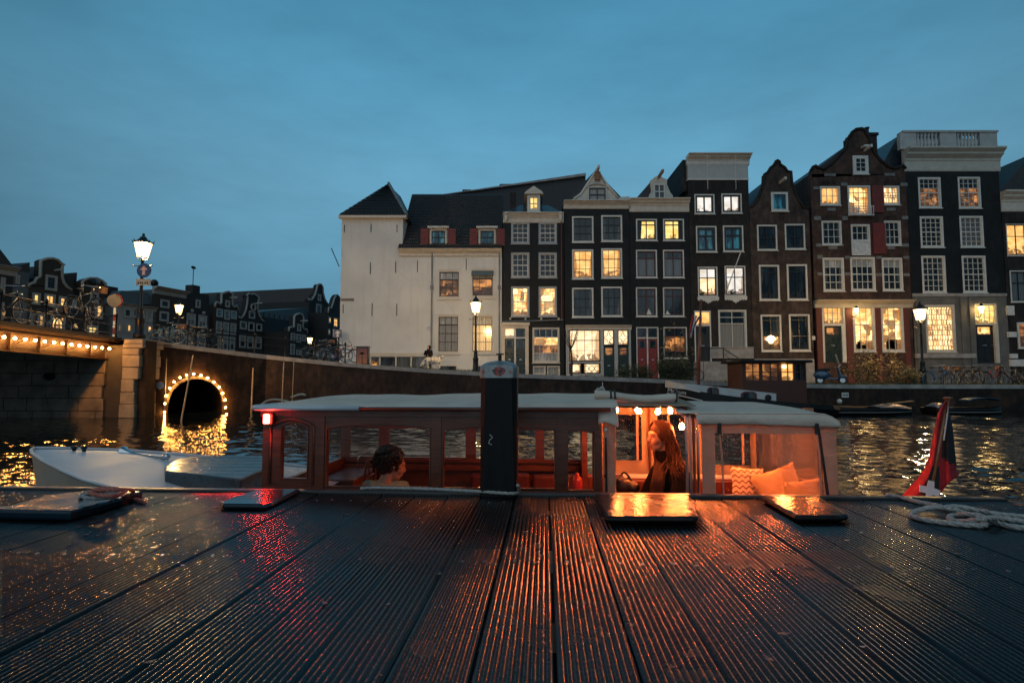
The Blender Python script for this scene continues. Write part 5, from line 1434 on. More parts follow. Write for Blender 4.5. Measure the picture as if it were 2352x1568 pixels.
for (a, d) in ((-3.2, 2.6), (-.9, 2.6), (1.6, 2.6), (1.6, -.4), (-.9, -.4), (-3.2, -.4)): MB().lathe([(.12, -1.9), (.12, DZ - .21)], (a, d, 0), 10).build('pile', edge_m, jt)
sc_ = MB(); ds = J.onz(1176, 1288).y
uu = gap0 - 22 * PW
while uu < U_END - .1:
    for s_ in (.3, .72):
        for d in (ds, 2.86): sc_.lathe([(.006, -.004), (.006, .0012), (.003, .002)], (uu + PW * s_, d + rnd.uniform(-.01, .01), DZ - .001), 6)
    uu += PW
tag(sc_.build('screws', mat('screw_dull', (.16, .17, .18), .45, .3, 20, 0, metal=.7), jt), kind='stuff')

wetboard = mat('wet_board', (.008, .006, .005), .24, .45, 4, .3, spec=.16, rvar=.12)
bluewet = mat('wet_blue_board', (.004, .018, .030), .16, .3, 3, .16, spec=.22, rvar=.1)
def deck_board(px, th, label, m, name='deck_board', bev=.02, cat='board', base=DZ):
    P_ = [J.onz(x, y, base + th) for x, y in px]
    c = sum(P_, Vector()) / len(P_)
    loc = J.U * c.x + J.D * c.y
    o = MB().prism([(p.x - c.x, p.y - c.y) for p in P_], 0, th - .003, 'xy').build(name, m, None, bevel=bev)
    o.location = (loc.x, loc.y, base + .003); o.rotation_euler = (0, 0, -PHI)
    return tag(o, label, cat, 'loose boards lying on the jetty')
deck_board([(505, 1153), (508, 1150), (586, 1123), (690, 1122), (625, 1155), (615, 1158), (510, 1157)], .028, 'wet blue board on the jetty reflecting the red boat light', bluewet)
deck_board([(1391, 1186), (1362, 1134), (1585, 1134), (1606, 1183), (1600, 1187)], .032, 'wide wet board on the jetty in front of the woman, glowing orange', wetboard)
deck_board([(1828, 1184), (1745, 1137), (1885, 1141), (1930, 1168), (1950, 1180), (1930, 1184)], .030, 'wet board on the jetty below the clear canvas stern window', wetboard)
bd = deck_board([(-60, 1171), (0, 1170), (163, 1173), (281, 1143), (330, 1126), (210, 1124), (110, 1135), (20, 1160), (-60, 1165)], .045, 'large wet blue plate with puddles under the coiled striped rope', bluewet, 'deck_plate', .012, 'plate')

# piling at the jetty's edge
pc = J.at(1147.5, 1000, 3.075)
PB = Near(pc.x, 3.09)
pil = PB.root('mooring_post', 'thick black timber post with a shiny metal cap and red sticker', 'post')
hw = .0955; ch0, ch1 = .020, .032
def octo(h, c): return [(-h + c, -h), (h - c, -h), (h, -h + c), (h, h - c), (h - c, h), (-h + c, h), (-h, h - c), (-h, -h + c)]
zt_ = EYE - (862 - 871) / F * 3.0
V = [(a, b, -1.9) for a, b in octo(hw, .012)] + [(a, b, 1.2) for a, b in octo(hw, .012)] + [(a, b, zt_) for a, b in octo(hw, .028)]
fs = []
for l in range(2):
    for i in range(8): fs.append((l * 8 + i, l * 8 + (i + 1) % 8, l * 8 + 8 + (i + 1) % 8, l * 8 + 8 + i))
fs += [tuple(range(7, -1, -1)), tuple(range(16, 24))]
MB().add(V, fs).build('shaft', mat('tarred_timber', (.007, .007, .007), .5, .5, 9, .35, stretch=(4, 4, .4), spec=.22), pil)
zc = zt_ + .055
cap = MB()
lv = [(hw + .004, .022, zt_ - .012), (hw + .004, .022, zc - .012), (hw - .004, .026, zc), (hw * .78, .03, zc + .012), (hw * .45, .03, zc + .022), (hw * .1, .006, zc + .026)]
V = [(a, b, z) for h, c, z in lv for a, b in octo(h, c)]
fs = [(l * 8 + i, l * 8 + (i + 1) % 8, l * 8 + 8 + (i + 1) % 8, l * 8 + 8 + i) for l in range(len(lv) - 1) for i in range(8)] + [tuple(range((len(lv) - 1) * 8, len(lv) * 8))]
cap.add(V, fs).build('cap', mat('galvanised', (.30, .30, .29), .42, .35, 14, .3, metal=.5), pil, bevel=.004)
MB().lathe([(.010, zc + .02), (.010, zc + .055), (.022, zc + .057), (.022, zc + .064)], (.0, .0, 0), 10).build('pin', black_iron, pil, smooth=False)
# the round red sticker with dark squiggles
def sticker_mat():
    m, t, b = nodes_of('sticker_print')
    f = noise(t, 60, 2); k_ = rng(t, f, .42, .52, 0, 1)
    f2 = noise(t, 120, 2)
    c = mixc(t, k_, (.48, .05, .04), (.02, .03, .04)); c = mixc(t, rng(t, f2, .6, .66, 0, .8), c, (.8, .45, .2))
    t.links.new(c, b.inputs['Base Color']); b.inputs['Roughness'].default_value = .35; return m
s1 = MB(); c0 = (.002, zt_ + .022)
s1.add([(c0[0] + .034 * math.cos(a) * (1 + .08 * math.sin(3 * a)), -hw - .0062, c0[1] + .024 * math.sin(a)) for a in [2 * PI * i / 16 for i in range(16)]], [tuple(range(16))])
s1.build('sticker', sticker_mat(), pil)
s2 = MB(); 
for (x, z, r_) in ((-.079, zt_ + .02, .008), (.062, zt_ + .018, .006)): s2.add([(x + r_ * math.cos(a), -hw - .0062, z + r_ * 1.2 * math.sin(a)) for a in [2 * PI * i / 8 for i in range(8)]], [tuple(range(8))])
s2.build('label_scrap', mat('scrap_print', (.3, .12, .08), .5, .6, 80, 0), pil)
mk = MB()
mk.tube([(-.045, -hw - .002, 1.515), (-.03, -hw - .003, 1.50), (-.045, -hw - .002, 1.487), (-.05, -hw - .003, 1.47), (-.034, -hw - .002, 1.462)], .0022, 5).build('scratch', white_paint, pil)

# ropes
def rope_mat(name, c1, c2):
    m, t, b = nodes_of(name)
    f = noise(t, 140, 2); t.links.new(mixc(t, rng(t, f, .4, .6, 0, 1), c1, c2), b.inputs['Base Color']); b.inputs['Roughness'].default_value = .75
    bump(t, b, noise(t, 260, 2), .6, .003); MATS[name] = m; return m
def rope(px, r_, label, m, z=DZ, lift=None, smooth_n=6, name='rope', twist=True):
    P_ = [J.onz(x, y, z + r_ + (lift[i] if lift else 0)) for i, (x, y) in enumerate(px)]
    c = P_[0].copy(); pts = curve_pts([tuple(p - c) for p in P_], smooth_n)
    o = empty(name, J.U * c.x + J.D * c.y + Vector((0, 0, c.z)), -PHI, label, 'rope')
    path = [Vector(p) for p in pts]
    # resample, then three twisted strands
    seg = [0]
    for a, b in zip(path, path[1:]): seg.append(seg[-1] + (b - a).length)
    n_ = max(12, int(seg[-1] / (r_ * 1.1))); rs = []
    j = 0
    for i in range(n_ + 1):
        s_ = seg[-1] * i / n_
        while j < len(seg) - 2 and seg[j + 1] < s_: j += 1
        t = (s_ - seg[j]) / max(1e-9, seg[j + 1] - seg[j]); rs.append(path[j].lerp(path[j + 1], t))
    for st in range(3):
        mb = MB(); q = []
        for i, p in enumerate(rs):
            d = (rs[min(i + 1, n_)] - rs[max(i - 1, 0)]).normalized(); x = d.cross(Vector((0, 0, 1)))
            x = x.normalized() if x.length > 1e-5 else Vector((1, 0, 0)); y = d.cross(x)
            a = i * .62 + st * 2 * PI / 3; q.append(p + (x * math.cos(a) + y * math.sin(a)) * r_ * .45)
        mb.tube(q, r_ * .62, 5); mb.build('strand', m, o, smooth=True)
    return o
r_red = rope_mat('rope_red', (.34, .08, .06), (.55, .20, .15)); r_grey = rope_mat('rope_grey', (.20, .20, .20), (.42, .41, .40)); r_pale = rope_mat('rope_pale', (.30, .29, .27), (.50, .48, .44))
zp = DZ + .045
rope([(185, 1141), (192, 1134), (235, 1130), (270, 1132), (268, 1139), (235, 1142), (200, 1143), (193, 1137), (225, 1131), (262, 1135), (255, 1141), (215, 1145)], .0095, 'grey rope coiled on the blue plate', r_grey, zp, [0, 0, 0, .01, .01, .02, .02, .02, .03, .03, .02, .02])
rope([(205, 1132), (230, 1121), (270, 1122), (288, 1128), (260, 1138), (220, 1135), (208, 1129), (240, 1124), (280, 1124), (306, 1127), (300, 1135), (283, 1140), (293, 1146), (318, 1147), (334, 1152)], .009, 'red striped rope coiled with its end trailing off the blue plate', r_red, zp, [.03, .03, .035, .04, .04, .04, .04, .05, .05, .02, .0, -.01, -.03, -.04, -.042])
rope([(828, 1121.5), (860, 1119.5), (920, 1120.5), (1000, 1123), (1090, 1127.5), (1150, 1131.5), (1180, 1132.5), (1191, 1130), (1192, 1120), (1189, 1114)], .0085, 'thin pale mooring line along the jetty edge past the black post', r_pale, DZ + .012, [0, 0, 0, 0, 0, 0, 0, 0, .03, .06])
rope([(2035, 1136), (2070, 1142), (2110, 1152), (2150, 1160), (2185, 1170), (2170, 1165), (2130, 1166), (2095, 1178), (2098, 1186), (2140, 1196), (2200, 1203), (2250, 1206), (2264, 1203), (2250, 1192), (2215, 1176), (2170, 1166), (2200, 1163), (2250, 1172), (2290, 1180), (2330, 1184), (2370, 1187)], .011, 'pale rope lying in a loose loop on the right of the jetty', r_pale, DZ, [0, 0, 0, 0, .01, .02, .015, 0, 0, 0, 0, 0, 0, 0, 0, .02, .02, .01, .01, 0, 0])
rope([(2370, 1213), (2320, 1208), (2280, 1196), (2255, 1185), (2220, 1180), (2190, 1183), (2180, 1190), (2210, 1197), (2260, 1190), (2300, 1190), (2370, 1200)], .011, 'second pale rope end tangled by the right edge of the jetty', r_pale, DZ, [0, 0, 0, .02, .02, .0, 0, 0, .03, .01, 0])

# grit and bits of leaf washed onto the planks
gm = MB(); rg = random.Random(17)
for i in range(150):
    u, d = rg.uniform(-3.2, 2.0), rg.uniform(.9, 2.95); s_ = rg.choice((.003, .004, .005, .009)); a = rg.random() * 6
    gm.add([(u + s_ * math.cos(a + k * 1.57) * (1.6 if k % 2 else .8), d + s_ * math.sin(a + k * 1.57) * (1.6 if k % 2 else .8), DZ + .003 + .002 * (k % 2)) for k in range(4)], [(0, 1, 2, 3)])
go_ = gm.build('leaf_litter', mat('litter_brown', (.10, .06, .03), .5, .6, 30, .1), None); go_.rotation_euler = (0, 0, -PHI); tag(go_, 'bits of leaf and grit on the wet planks', 'litter', kind='stuff')
# ------------------------------------------------------------------ the canal boat alongside
BT = Near(-.4, 4.45)
boat = BT.root('canal_boat', 'white open canal boat with varnished wooden cabin and lit canvas cockpit', 'boat')
def wood(name, a, b_, rough=.3, coat=.4):
    m, t, b = nodes_of(name)
    f = noise(t, 9, 5, stretch=(.6, 5, 5)); t.links.new(mixc(t, rng(t, f, .3, .7, 0, 1), a, b_), b.inputs['Base Color'])
    t.links.new(rng(t, noise(t, 5, 3), .3, .7, rough - .1, rough + .12), b.inputs['Roughness'])
    b.inputs['Coat Weight'].default_value = coat; b.inputs['Coat Roughness'].default_value = .15
    bump(t, b, noise(t, 40, 3, stretch=(.5, 4, 4)), .12, .004); MATS[name] = m; return m
mahog = wood('mahogany', (.080, .019, .008), (.155, .038, .014), .42, .12)
mahog_in = wood('mahogany_inner', (.085, .024, .010), (.15, .044, .018), .45, .1)
teak_wet = wood('teak_hatch_wet', (.030, .040, .045), (.060, .070, .072), .25, .3)
hull_w = mat('hull_gelcoat', (.60, .63, .66), .46, .10, 3, .06, spec=.3, rvar=.10)
def canvas_mat(name, c, trans=.35):
    m, t, b = nodes_of(name)
    f = noise(t, 5, 4); col = mixc(t, rng(t, f, .3, .7, 0, 1), tuple(x * .82 for x in c), c)
    t.links.new(col, b.inputs['Base Color']); b.inputs['Roughness'].default_value = .8
    n1 = N(t, 'ShaderNodeBump'); n1.inputs['Strength'].default_value = .7; n1.inputs['Distance'].default_value = .03
    t.links.new(noise(t, 9, 4, stretch=(.7, 1.2, 1.2)), n1.inputs['Height']); t.links.new(n1.outputs[0], b.inputs['Normal'])
    tr = N(t, 'ShaderNodeBsdfTranslucent'); t.links.new(col, tr.inputs['Color'])
    mx = N(t, 'ShaderNodeMixShader'); mx.inputs[0].default_value = trans
    t.links.new(b.outputs[0], mx.inputs[1]); t.links.new(tr.outputs[0], mx.inputs[2]); t.links.new(mx.outputs[0], t.nodes['Material Output'].inputs[0])
    MATS[name] = m; return m
canv = canvas_mat('canvas_grey', (.76, .63, .52), .05)
canv_in = canvas_mat('canvas_cream', (.62, .50, .38), .50)
def clear_mat(name, rough=.03, drops=0.0, tint=(1, 1, 1), gl=1.0):
    m, t, b = nodes_of(name); t.nodes.remove(b)
    tr = N(t, 'ShaderNodeBsdfTransparent'); tr.inputs[0].default_value = (*tint, 1)
    g = N(t, 'ShaderNodeBsdfGlossy'); g.inputs['Roughness'].default_value = rough
    fr_ = N(t, 'ShaderNodeFresnel'); fr_.inputs['IOR'].default_value = 1.5
    sc__ = N(t, 'ShaderNodeMath', operation='MULTIPLY'); sc__.inputs[1].default_value = gl; t.links.new(fr_.outputs[0], sc__.inputs[0])
    mx = N(t, 'ShaderNodeMixShader'); t.links.new(sc__.outputs[0], mx.inputs[0]); t.links.new(tr.outputs[0], mx.inputs[1]); t.links.new(g.outputs[0], mx.inputs[2])
    out = mx.outputs[0]
    if drops:
        vo = N(t, 'ShaderNodeTexVoronoi'); vo.inputs['Scale'].default_value = 95
        gm = N(t, 'ShaderNodeNewGeometry'); t.links.new(gm.outputs['Position'], vo.inputs['Vector'])
        sp = N(t, 'ShaderNodeSeparateXYZ'); t.links.new(vo.outputs['Color'], sp.inputs[0])
        a = rng(t, vo.outputs['Distance'], .12, .30, 1, 0); c = rng(t, sp.outputs['X'], 1 - drops, 1 - drops + .05, 0, 1)
        mu = N(t, 'ShaderNodeMath', operation='MULTIPLY'); t.links.new(a, mu.inputs[0]); t.links.new(c, mu.inputs[1])
        rf = N(t, 'ShaderNodeBsdfTranslucent'); rf.inputs[0].default_value = (.95, .95, .95, 1)
        gg = N(t, 'ShaderNodeBsdfGlossy'); gg.inputs['Roughness'].default_value = .25
        m1 = N(t, 'ShaderNodeMixShader'); m1.inputs[0].default_value = .5; t.links.new(rf.outputs[0], m1.inputs[1]); t.links.new(gg.outputs[0], m1.inputs[2])
        m2 = N(t, 'ShaderNodeMixShader'); t.links.new(mu.outputs[0], m2.inputs[0]); t.links.new(out, m2.inputs[1]); t.links.new(m1.outputs[0], m2.inputs[2]); out = m2.outputs[0]
    t.links.new(out, t.nodes['Material Output'].inputs[0]); MATS[name] = m; return m
glass_c = clear_mat('cabin_glass', gl=.7)
glass_d = clear_mat('cabin_glass_drops', drops=.30)
plastic = clear_mat('clear_plastic', rough=.12, drops=.28, tint=(.94, .91, .88), gl=.4)
plastic_far = clear_mat('clear_plastic_far', rough=.1, drops=.5, tint=(.75, .75, .75))
ND, FD, CD = 3.7, 5.2, 4.45
def bu(x, d=ND): return BT.at(x, 1000, d).x
def bz(y, d=ND): return BT.at(1176, y, d).z
nd, fd = ND - 4.45, FD - 4.45
# hull
stn = [(-3.72, 0.0, 1.25), (-3.66, .09, 1.245), (-3.55, .20, 1.235), (-3.27, .41, 1.21), (-2.96, .59, 1.17), (-2.68, .73, 1.13), (-2.39, .83, 1.10), (-1.9, .88, 1.04), (-.8, .90, .97), (0, .90, .92), (1.0, .90, .87), (2.0, .88, .80), (2.6, .80, .775), (3.0, .62, .77), (3.25, .40, .77), (3.36, .15, .77)]
HEEL = .055
def hull_at(u):
    for (a, b, c), (d, e_, f_) in zip(stn, stn[1:]):
        if u <= d:
            t = (u - a) / (d - a); return b + (e_ - b) * t, c + (f_ - c) * t
    return stn[-1][1:]
mb = MB(); rings = []
for (u, hb, z) in stn:
    rings.append([(u, -hb, z - .0), (u + .05, -hb * .98, z - .25), (u + .12, -hb * .93, .5), (u + .22, -hb * .7, .05), (u + .3, 0, -.25), (u + .22, hb * .7, .05), (u + .12, hb * .93, .5), (u + .05, hb * .98, z - .25), (u, hb, z - HEEL * hb)])
nn = len(rings[0]); mb.v = [p for r_ in rings for p in r_]
for i in range(len(rings) - 1):
    for j in range(nn - 1):
        a = i * nn + j; mb.f.append((a, a + 1, a + nn + 1, a + nn)); mb.mi.append(0)
mb.f.append(tuple((len(rings) - 1) * nn + j for j in range(nn))); mb.mi.append(0)
mb.build('hull', mat('hull_side_cream', (.40, .35, .28), .4, .18, 2.5, .05, spec=.4), boat, smooth=True)
for s_ in (-1, 1):
    MB().tube([(u, s_ * hb * 1.005, z - (HEEL * hb if s_ > 0 else 0)) for u, hb, z in stn], .011, 6).build('rub_rail', hull_w, boat, smooth=True)
def deck_fn(u0, u1):
    def fn(a, b):
        u = u0 + (u1 - u0) * a; hb, z = hull_at(u); v = (b * 2 - 1); 
        return (u, v * hb, z - HEEL * hb * max(0, v) + .022 * (1 - v * v) * min(1, hb * 2) - .012)
    return fn
MB().grid(deck_fn(-3.71, -1.2), 30, 12).build('foredeck', hull_w, boat, smooth=True)
MB().grid(deck_fn(2.42, 3.36), 14, 10).build('afterdeck', hull_w, boat, smooth=True)
for s_ in (-1, 1):
    def side(a, b, s_=s_):
        u = -1.2 + 3.65 * a; hb, z = hull_at(u); return (u, s_ * (hb - .14 * b), z - .012 + .01 * b - (HEEL * hb if s_ > 0 else 0))
    MB().grid(side, 20, 2).build('side_deck', hull_w, boat, smooth=True)
# hatch on the foredeck
hpx = [(378, 1071), (401, 1056), (434, 1048), (521, 1045), (607, 1046), (607, 1076), (552, 1099), (400, 1083), (380, 1081)]
zh = 1.16
hp_ = [BT.onz(x, y, zh) for x, y in hpx]; hp_ = [(p.x, p.y) for p in hp_]
MB().prism(hp_, .98, zh, 'xy').build('hatch', teak_wet, boat, bevel=.012)
hy = [b for a, b in hp_]; hx = [a for a, b in hp_]
for k in range(1, 7):
    y_ = min(hy) + (max(hy) - min(hy)) * k / 7
    xs_ = [x0 + (x1 - x0) * (y_ - y0) / (y1 - y0) for (x0, y0), (x1, y1) in zip(hp_, hp_[1:] + hp_[:1]) if (y0 - y_) * (y1 - y_) < 0]
    if len(xs_) > 1: MB().box(min(xs_) + .02, y_ - .004, zh - .002, max(xs_) - .02, y_ + .004, zh + .0012).build('caulk_seam', black_paint, boat)
# horn and mooring bitts on the foredeck
p0, p1 = BT.at(283, 1038, 4.75), BT.at(378, 1052, 4.62)
d_ = (p1 - p0); Mh = d_.to_track_quat('Z', 'Y').to_matrix(); L = d_.length
prof_ = [(.052, 0), (.050, .004), (.036, .03), (.024, .06), (.016, .10), (.011, .16), (.008, .25), (.008, L - .04), (.012, L - .035), (.014, L), (.008, L + .008)]
MB().lathe(prof_, p0, 12, M=Mh).build('horn', chrome, boat, smooth=True)
q = BT.at(383, 1048, 4.62)
MB().ball(q, .028, 10, 7).lathe([(.012, -.10), (.012, 0)], q, 8).lathe([(.035, -.11), (.035, -.095)], q, 10).build('searchlight', chrome, boat, smooth=True)
for x in (170, 193):
    q = BT.at(x, 1040, 4.5); MB().lathe([(.020, -.03), (.014, 0), (.014, .03), (.026, .045), (.024, .055)], q, 10).build('bitt', black_iron, boat, smooth=True)
q = BT.at(181, 1044, 4.5); MB().box(q.x - .09, q.y - .035, q.z - .03, q.x + .09, q.y + .035, q.z - .02).build('bitt_plate', black_iron, boat)

# ---- cabin
uL, uR = bu(604), bu(1382)
zS, zH, zA, zRf = bz(1122), bz(985), bz(977), bz(941)
th = .045
wins = [(647, 708, 1104, 984, 14), (751, 988, 1121, 984, 7), (1019, 1274, 1122, 988, 8), (1303, 1365, 1124, 990, 2)]
def panel_wall(y0, y1, wins_, d, m, name, u0, u1, zb, zt, parent=boat):
    """one wooden cabin side with arched window openings"""
    mb = MB(); cur = u0
    for (xa, xb, yb, yt, arch) in wins_:
        a, b = bu(xa, d), bu(xb, d); zb_, zt_ = bz(yb, d), bz(yt, d); h = arch / F * d
        mb.box(cur, y0, zb, a, y1, zt)
        mb.box(a, y0 + .001, zb, b, y1 - .001, zb_)
        pts = [(a, zt)] + [(a + (b - a) * i / 14, zt_ + h * math.sin(PI * i / 14)) for i in range(15)] + [(b, zt)]
        mb.prism(pts, y0 + .001, y1 - .001, 'xz')
        cur = b
    mb.box(cur, y0, zb, u1, y1, zt)
    return mb.build(name, m, parent)
sw = panel_wall(nd, nd + th, wins, ND, mahog, 'side_wall', uL, uR, .85, zRf - .005)
for k, (xa, xb, yb, yt, arch) in enumerate(wins):
    a, b, zb_, zt_ = bu(xa), bu(xb), bz(yb), bz(yt); h = arch / F * ND
    MB().add([(a, nd + .03, zb_), (b, nd + .03, zb_)] + [(b - (b - a) * i / 14, nd + .03, zt_ + h * math.sin(PI * i / 14)) for i in range(15)], [tuple(range(17))]).build('window_pane', glass_d if k == 0 else glass_c, sw)
    bead = [(a, zb_)] + [(a + (b - a) * i / 14, zt_ + h * math.sin(PI * i / 14)) for i in range(15)] + [(b, zb_)]
    MB().tube([(u, nd - .002, z) for u, z in bead], .006, 5, closed=True).build('window_bead', mahog, sw, smooth=True)
# raised frame of the little door panel
a, b = bu(622), bu(722); zt_ = bz(974); zb_ = bz(1117)
pts = [(a, zb_), (a, zt_ - .02)] + [(a + (b - a) * i / 12, zt_ - .02 + .045 * math.sin(PI * i / 12)) for i in range(13)] + [(b, zb_)]
MB().tube([(u, nd - .004, z) for u, z in pts], .011, 6).build('panel_moulding', mahog, sw, smooth=True)
MB().box(uL - .01, nd - .018, zRf - .045, uR + .01, nd - .001, zRf - .006).build('cornice_strip', mahog, sw)
for x in (1293, 735, 1003):
    MB().box(bu(x - 11), nd - .008, .9, bu(x + 11), nd - .001, zRf - .046).build('pilaster', mahog, sw)
fw_ = [(806, 873, 1049, 985, 2), (896, 1071, 1050, 985, 2), (1094, 1230, 1051, 985, 2), (1250, 1340, 1052, 985, 2)]
zF = zRf
fwall = panel_wall(fd - th, fd, fw_, FD, mahog_in, 'far_side_wall', uL, uR, .35, zF - .005)
for (xa, xb, yb, yt, arch) in fw_:
    a, b, zb_, zt_ = bu(xa, FD), bu(xb, FD), bz(yb, FD), bz(yt, FD)
    MB().add([(a, fd - .02, zb_), (b, fd - .02, zb_), (b, fd - .02, zt_ + .02), (a, fd - .02, zt_ + .02)], [(0, 1, 2, 3)]).build('window_pane', glass_c, fwall)
MB().box(uL, fd - .11, bz(1076, FD), uR, fd - th - .002, bz(1064, FD)).build('shelf_ledge', mahog_in, boat)
MB().box(uL, fd - .07, bz(1060, FD), uR, fd - th - .002, bz(1053, FD)).build('sill_rail', mahog_in, boat)
# front bulkhead with windscreen
fb_ = MB()
fb_.box(uL + .001, nd + th + .002, .85, uL + .04, fd - th - .002, 1.10)
fb_.box(uL + .001, nd + th + .002, zRf - .10, uL + .04, fd - th - .002, zRf - .006)
fb_.box(uL + .001, -.03, 1.10, uL + .04, .03, zRf - .10); fb_.build('front_bulkhead', mahog_in, boat)
MB().add([(uL + .02, nd + .06, 1.10), (uL + .02, fd - .06, 1.10), (uL + .02, fd - .06, zRf - .1), (uL + .02, nd + .06, zRf - .1)], [(0, 1, 2, 3)]).build('windscreen', glass_d, boat)
# inner floor, benches, backrests
MB().box(uL + .05, nd + th + .002, .34, 2.45, fd - th - .003, .38).build('cabin_floor', mahog_in, boat)
red_leather = mat('red_leather', (.085, .016, .012), .45, .2, 8, .15)
MB().box(-.55, fd - .5, .40, 1.0, fd - .12, .74).build('bench', mahog_in, boat)
for k in range(5):
    a = -.25 + k * .27
    MB().box(a, fd - .20, .76, a + .25, fd - .125, .985 + .01 * (k % 2)).build('backrest', red_leather, boat, bevel=.03)
for k in range(10):
    a = .30 + k * .05
    if k < 6: MB().box(a, fd - .119, .5, a + .045, fd - .112, .97).build('wall_slat', mahog_in, boat)
MB().box(uL + .08, fd - .75, .40, uL + .36, fd - .12, 1.02).build('locker', mahog_in, boat, bevel=.01)
w0 = BT.at(838, 1092, 4.75)
MB().tube([(w0.x + .04 * math.cos(0), w0.y + .13 * math.cos(a), w0.z + .13 * math.sin(a)) for a in [2 * PI * i / 18 for i in range(18)]], .011, 6, closed=True).build('steering_wheel', black_iron, boat, smooth=True)
for k in range(3):
    a = k * 2 * PI / 3; MB().tube([(w0.x + .04, w0.y, w0.z), (w0.x + .04, w0.y + .125 * math.cos(a), w0.z + .125 * math.sin(a))], .007, 5).build('wheel_spoke', steel, boat)
q = BT.at(822, 1062, 5.0); MB().tube([(q.x, q.y, q.z - .2), (q.x, q.y, q.z + .03), (q.x + .02, q.y, q.z + .06), (q.x + .05, q.y, q.z + .05)], .008, 6).build('lever', chrome, boat, smooth=True)
q = BT.at(1326, 1112, 4.6)
ext = MB().lathe([(.035, -.16), (.04, -.15), (.04, .03), (.028, .06), (.014, .065), (.014, .09)], q, 12); ext.build('fire_extinguisher', mat('red_enamel', (.35, .02, .015), .3, .1, 5, 0), boat, smooth=True)
# after bulkhead posts (cabin to cockpit)
for (d0, d1) in ((nd + th + .002, nd + .14), (fd - .30, fd - th - .002)):
    MB().box(uR - .05, d0, .4, uR - .004, d1, zRf - .006).build('doorpost', mahog, boat)
MB().box(uR - .05, nd + .142, zRf - .07, uR - .004, fd - .302, zRf - .006).build('door_header', mahog, boat)

# ---- roof under its tarpaulin
def wav(x, k): return math.sin(x * 3.1 + k) * .5 + math.sin(x * 7.3 + k * 2.1) * .3 + math.sin(x * 13.7 + k) * .2
MB().prism([(nd - .07, zRf), (fd + .07, zRf), (fd + .05, zRf + .022), (nd - .05, zRf + .022)], uL - .04, uR + .06, 'yz').build('roof_board', hull_w, boat, bevel=.008)
MB().tube([(uL - .05, fd + .05, zRf + .012), (uL - .06, 0, zRf + .014), (uL - .05, nd - .03, zRf + .012), (uL - .02, nd - .075, zRf + .012), (bu(833), nd - .078, zRf + .012)], .017, 8).build('white_edge', hull_w, boat, smooth=True)
MB().tube([(bu(834), nd - .076, zRf + .008), (uR + .05, nd - .076, zRf + .008)], .013, 8).build('wood_edge', mahog, boat, smooth=True)
def tarp(a, b):
    u = uL + .06 + (uR + .10 - uL - .06) * a; v = b * 2 - 1
    s_ = min(1, a / .12 + .25)
    ed = .046 * (1 - abs(v) ** 3.2) * s_
    z = zRf + .026 + ed + .014 * wav(u * 1.1, 1.0 + v) * (1 - .4 * abs(v)) + .010 * (a ** 3)
    if abs(v) > .93: z -= .018 + .010 * max(0, wav(u * 1.7, 3))
    y = v * (fd - .0 + .062) * (1 if v > 0 else 1)
    return (u, y * (.86 + .14 * s_), z)
MB().grid(tarp, 90, 26).build('roof_tarpaulin', canv, boat, smooth=True, solid=.006)
for (pts_) in ([(598, 931), (612, 921), (630, 917), (655, 920), (668, 926)], [(668, 912), (690, 905), (702, 907)]):
    q = [BT.at(x, y, 4.3) for x, y in pts_]; MB().tube(curve_pts([tuple(p) for p in q], 4), .008, 6).build('roof_cord', mat('cord_pale', (.45, .36, .26), .7, .1, 5, 0), boat, smooth=True)
# ---- canvas cockpit
uC, uE = bu(1606), bu(1921)
zV, zT_ = bz(975), bz(947)
strip = MB(); a, b = bu(1385), bu(1412)
def strip_fn(x, y): return (a + (b - a) * x, nd - .02 - .02 * math.sin(PI * x), .9 + (bz(950) - .9) * y)
strip.grid(strip_fn, 6, 12); strip.build('canvas_flap', canv_in, boat, smooth=True, solid=.006)
MB().grid(lambda x, y: (bu(1373) + (bu(1418) - bu(1373)) * x, nd - .05 + .10 * y ** 2 - .02 * math.sin(PI * x), bz(972) + (bz(930) - bz(972)) * y + .012 * math.sin(5 * x)), 8, 8).build('canvas_corner', canv, boat, smooth=True, solid=.008)
for y in (986, 1093): 
    q = BT.at(1391, y, ND - .035); MB().lathe([(.011, 0), (.009, .006)], q, 8, M=Matrix.Rotation(PI / 2, 3, 'X')).build('snap_stud', chrome, boat)
# rolled up canvas over the opening
rp = [BT.at(x, y, 3.85) for x, y in ((1366, 905), (1400, 907), (1440, 912), (1480, 916), (1520, 914), (1556, 911))]
MB().tube(curve_pts([tuple(p) for p in rp], 4), [.034, .036, .037, .036, .034, .033, .033, .031, .030, .031, .033, .034, .034, .034, .033, .034, .034, .033, .032, .031, .028], 10, flat=.8).build('rolled_canvas', canv, boat, smooth=True)
for x in (1402, 1411, 1552):
    q = BT.at(x, 909, 3.85); MB().tube([(q.x, q.y + .037 * math.cos(a), q.z + .037 * math.sin(a)) for a in [2 * PI * i / 12 for i in range(12)]], .006, 5, closed=True).build('tie_strap', mat('strap_dark', (.04, .035, .03), .7, .2, 5, 0), boat)
q = BT.at(1376, 899, 3.85); MB().tube(curve_pts([tuple(q + Vector(v)) for v in ((-.02, 0, 0), (-.005, 0, .02), (.01, .01, .01), (.02, 0, .03), (.035, 0, .0))], 4), .009, 6).build('rope_end', r_pale, boat, smooth=True)
q = BT.at(1384, 893, 3.9); MB().tube([q, q + Vector((0, 0, .045))], .003, 5).build('aerial', steel, boat)
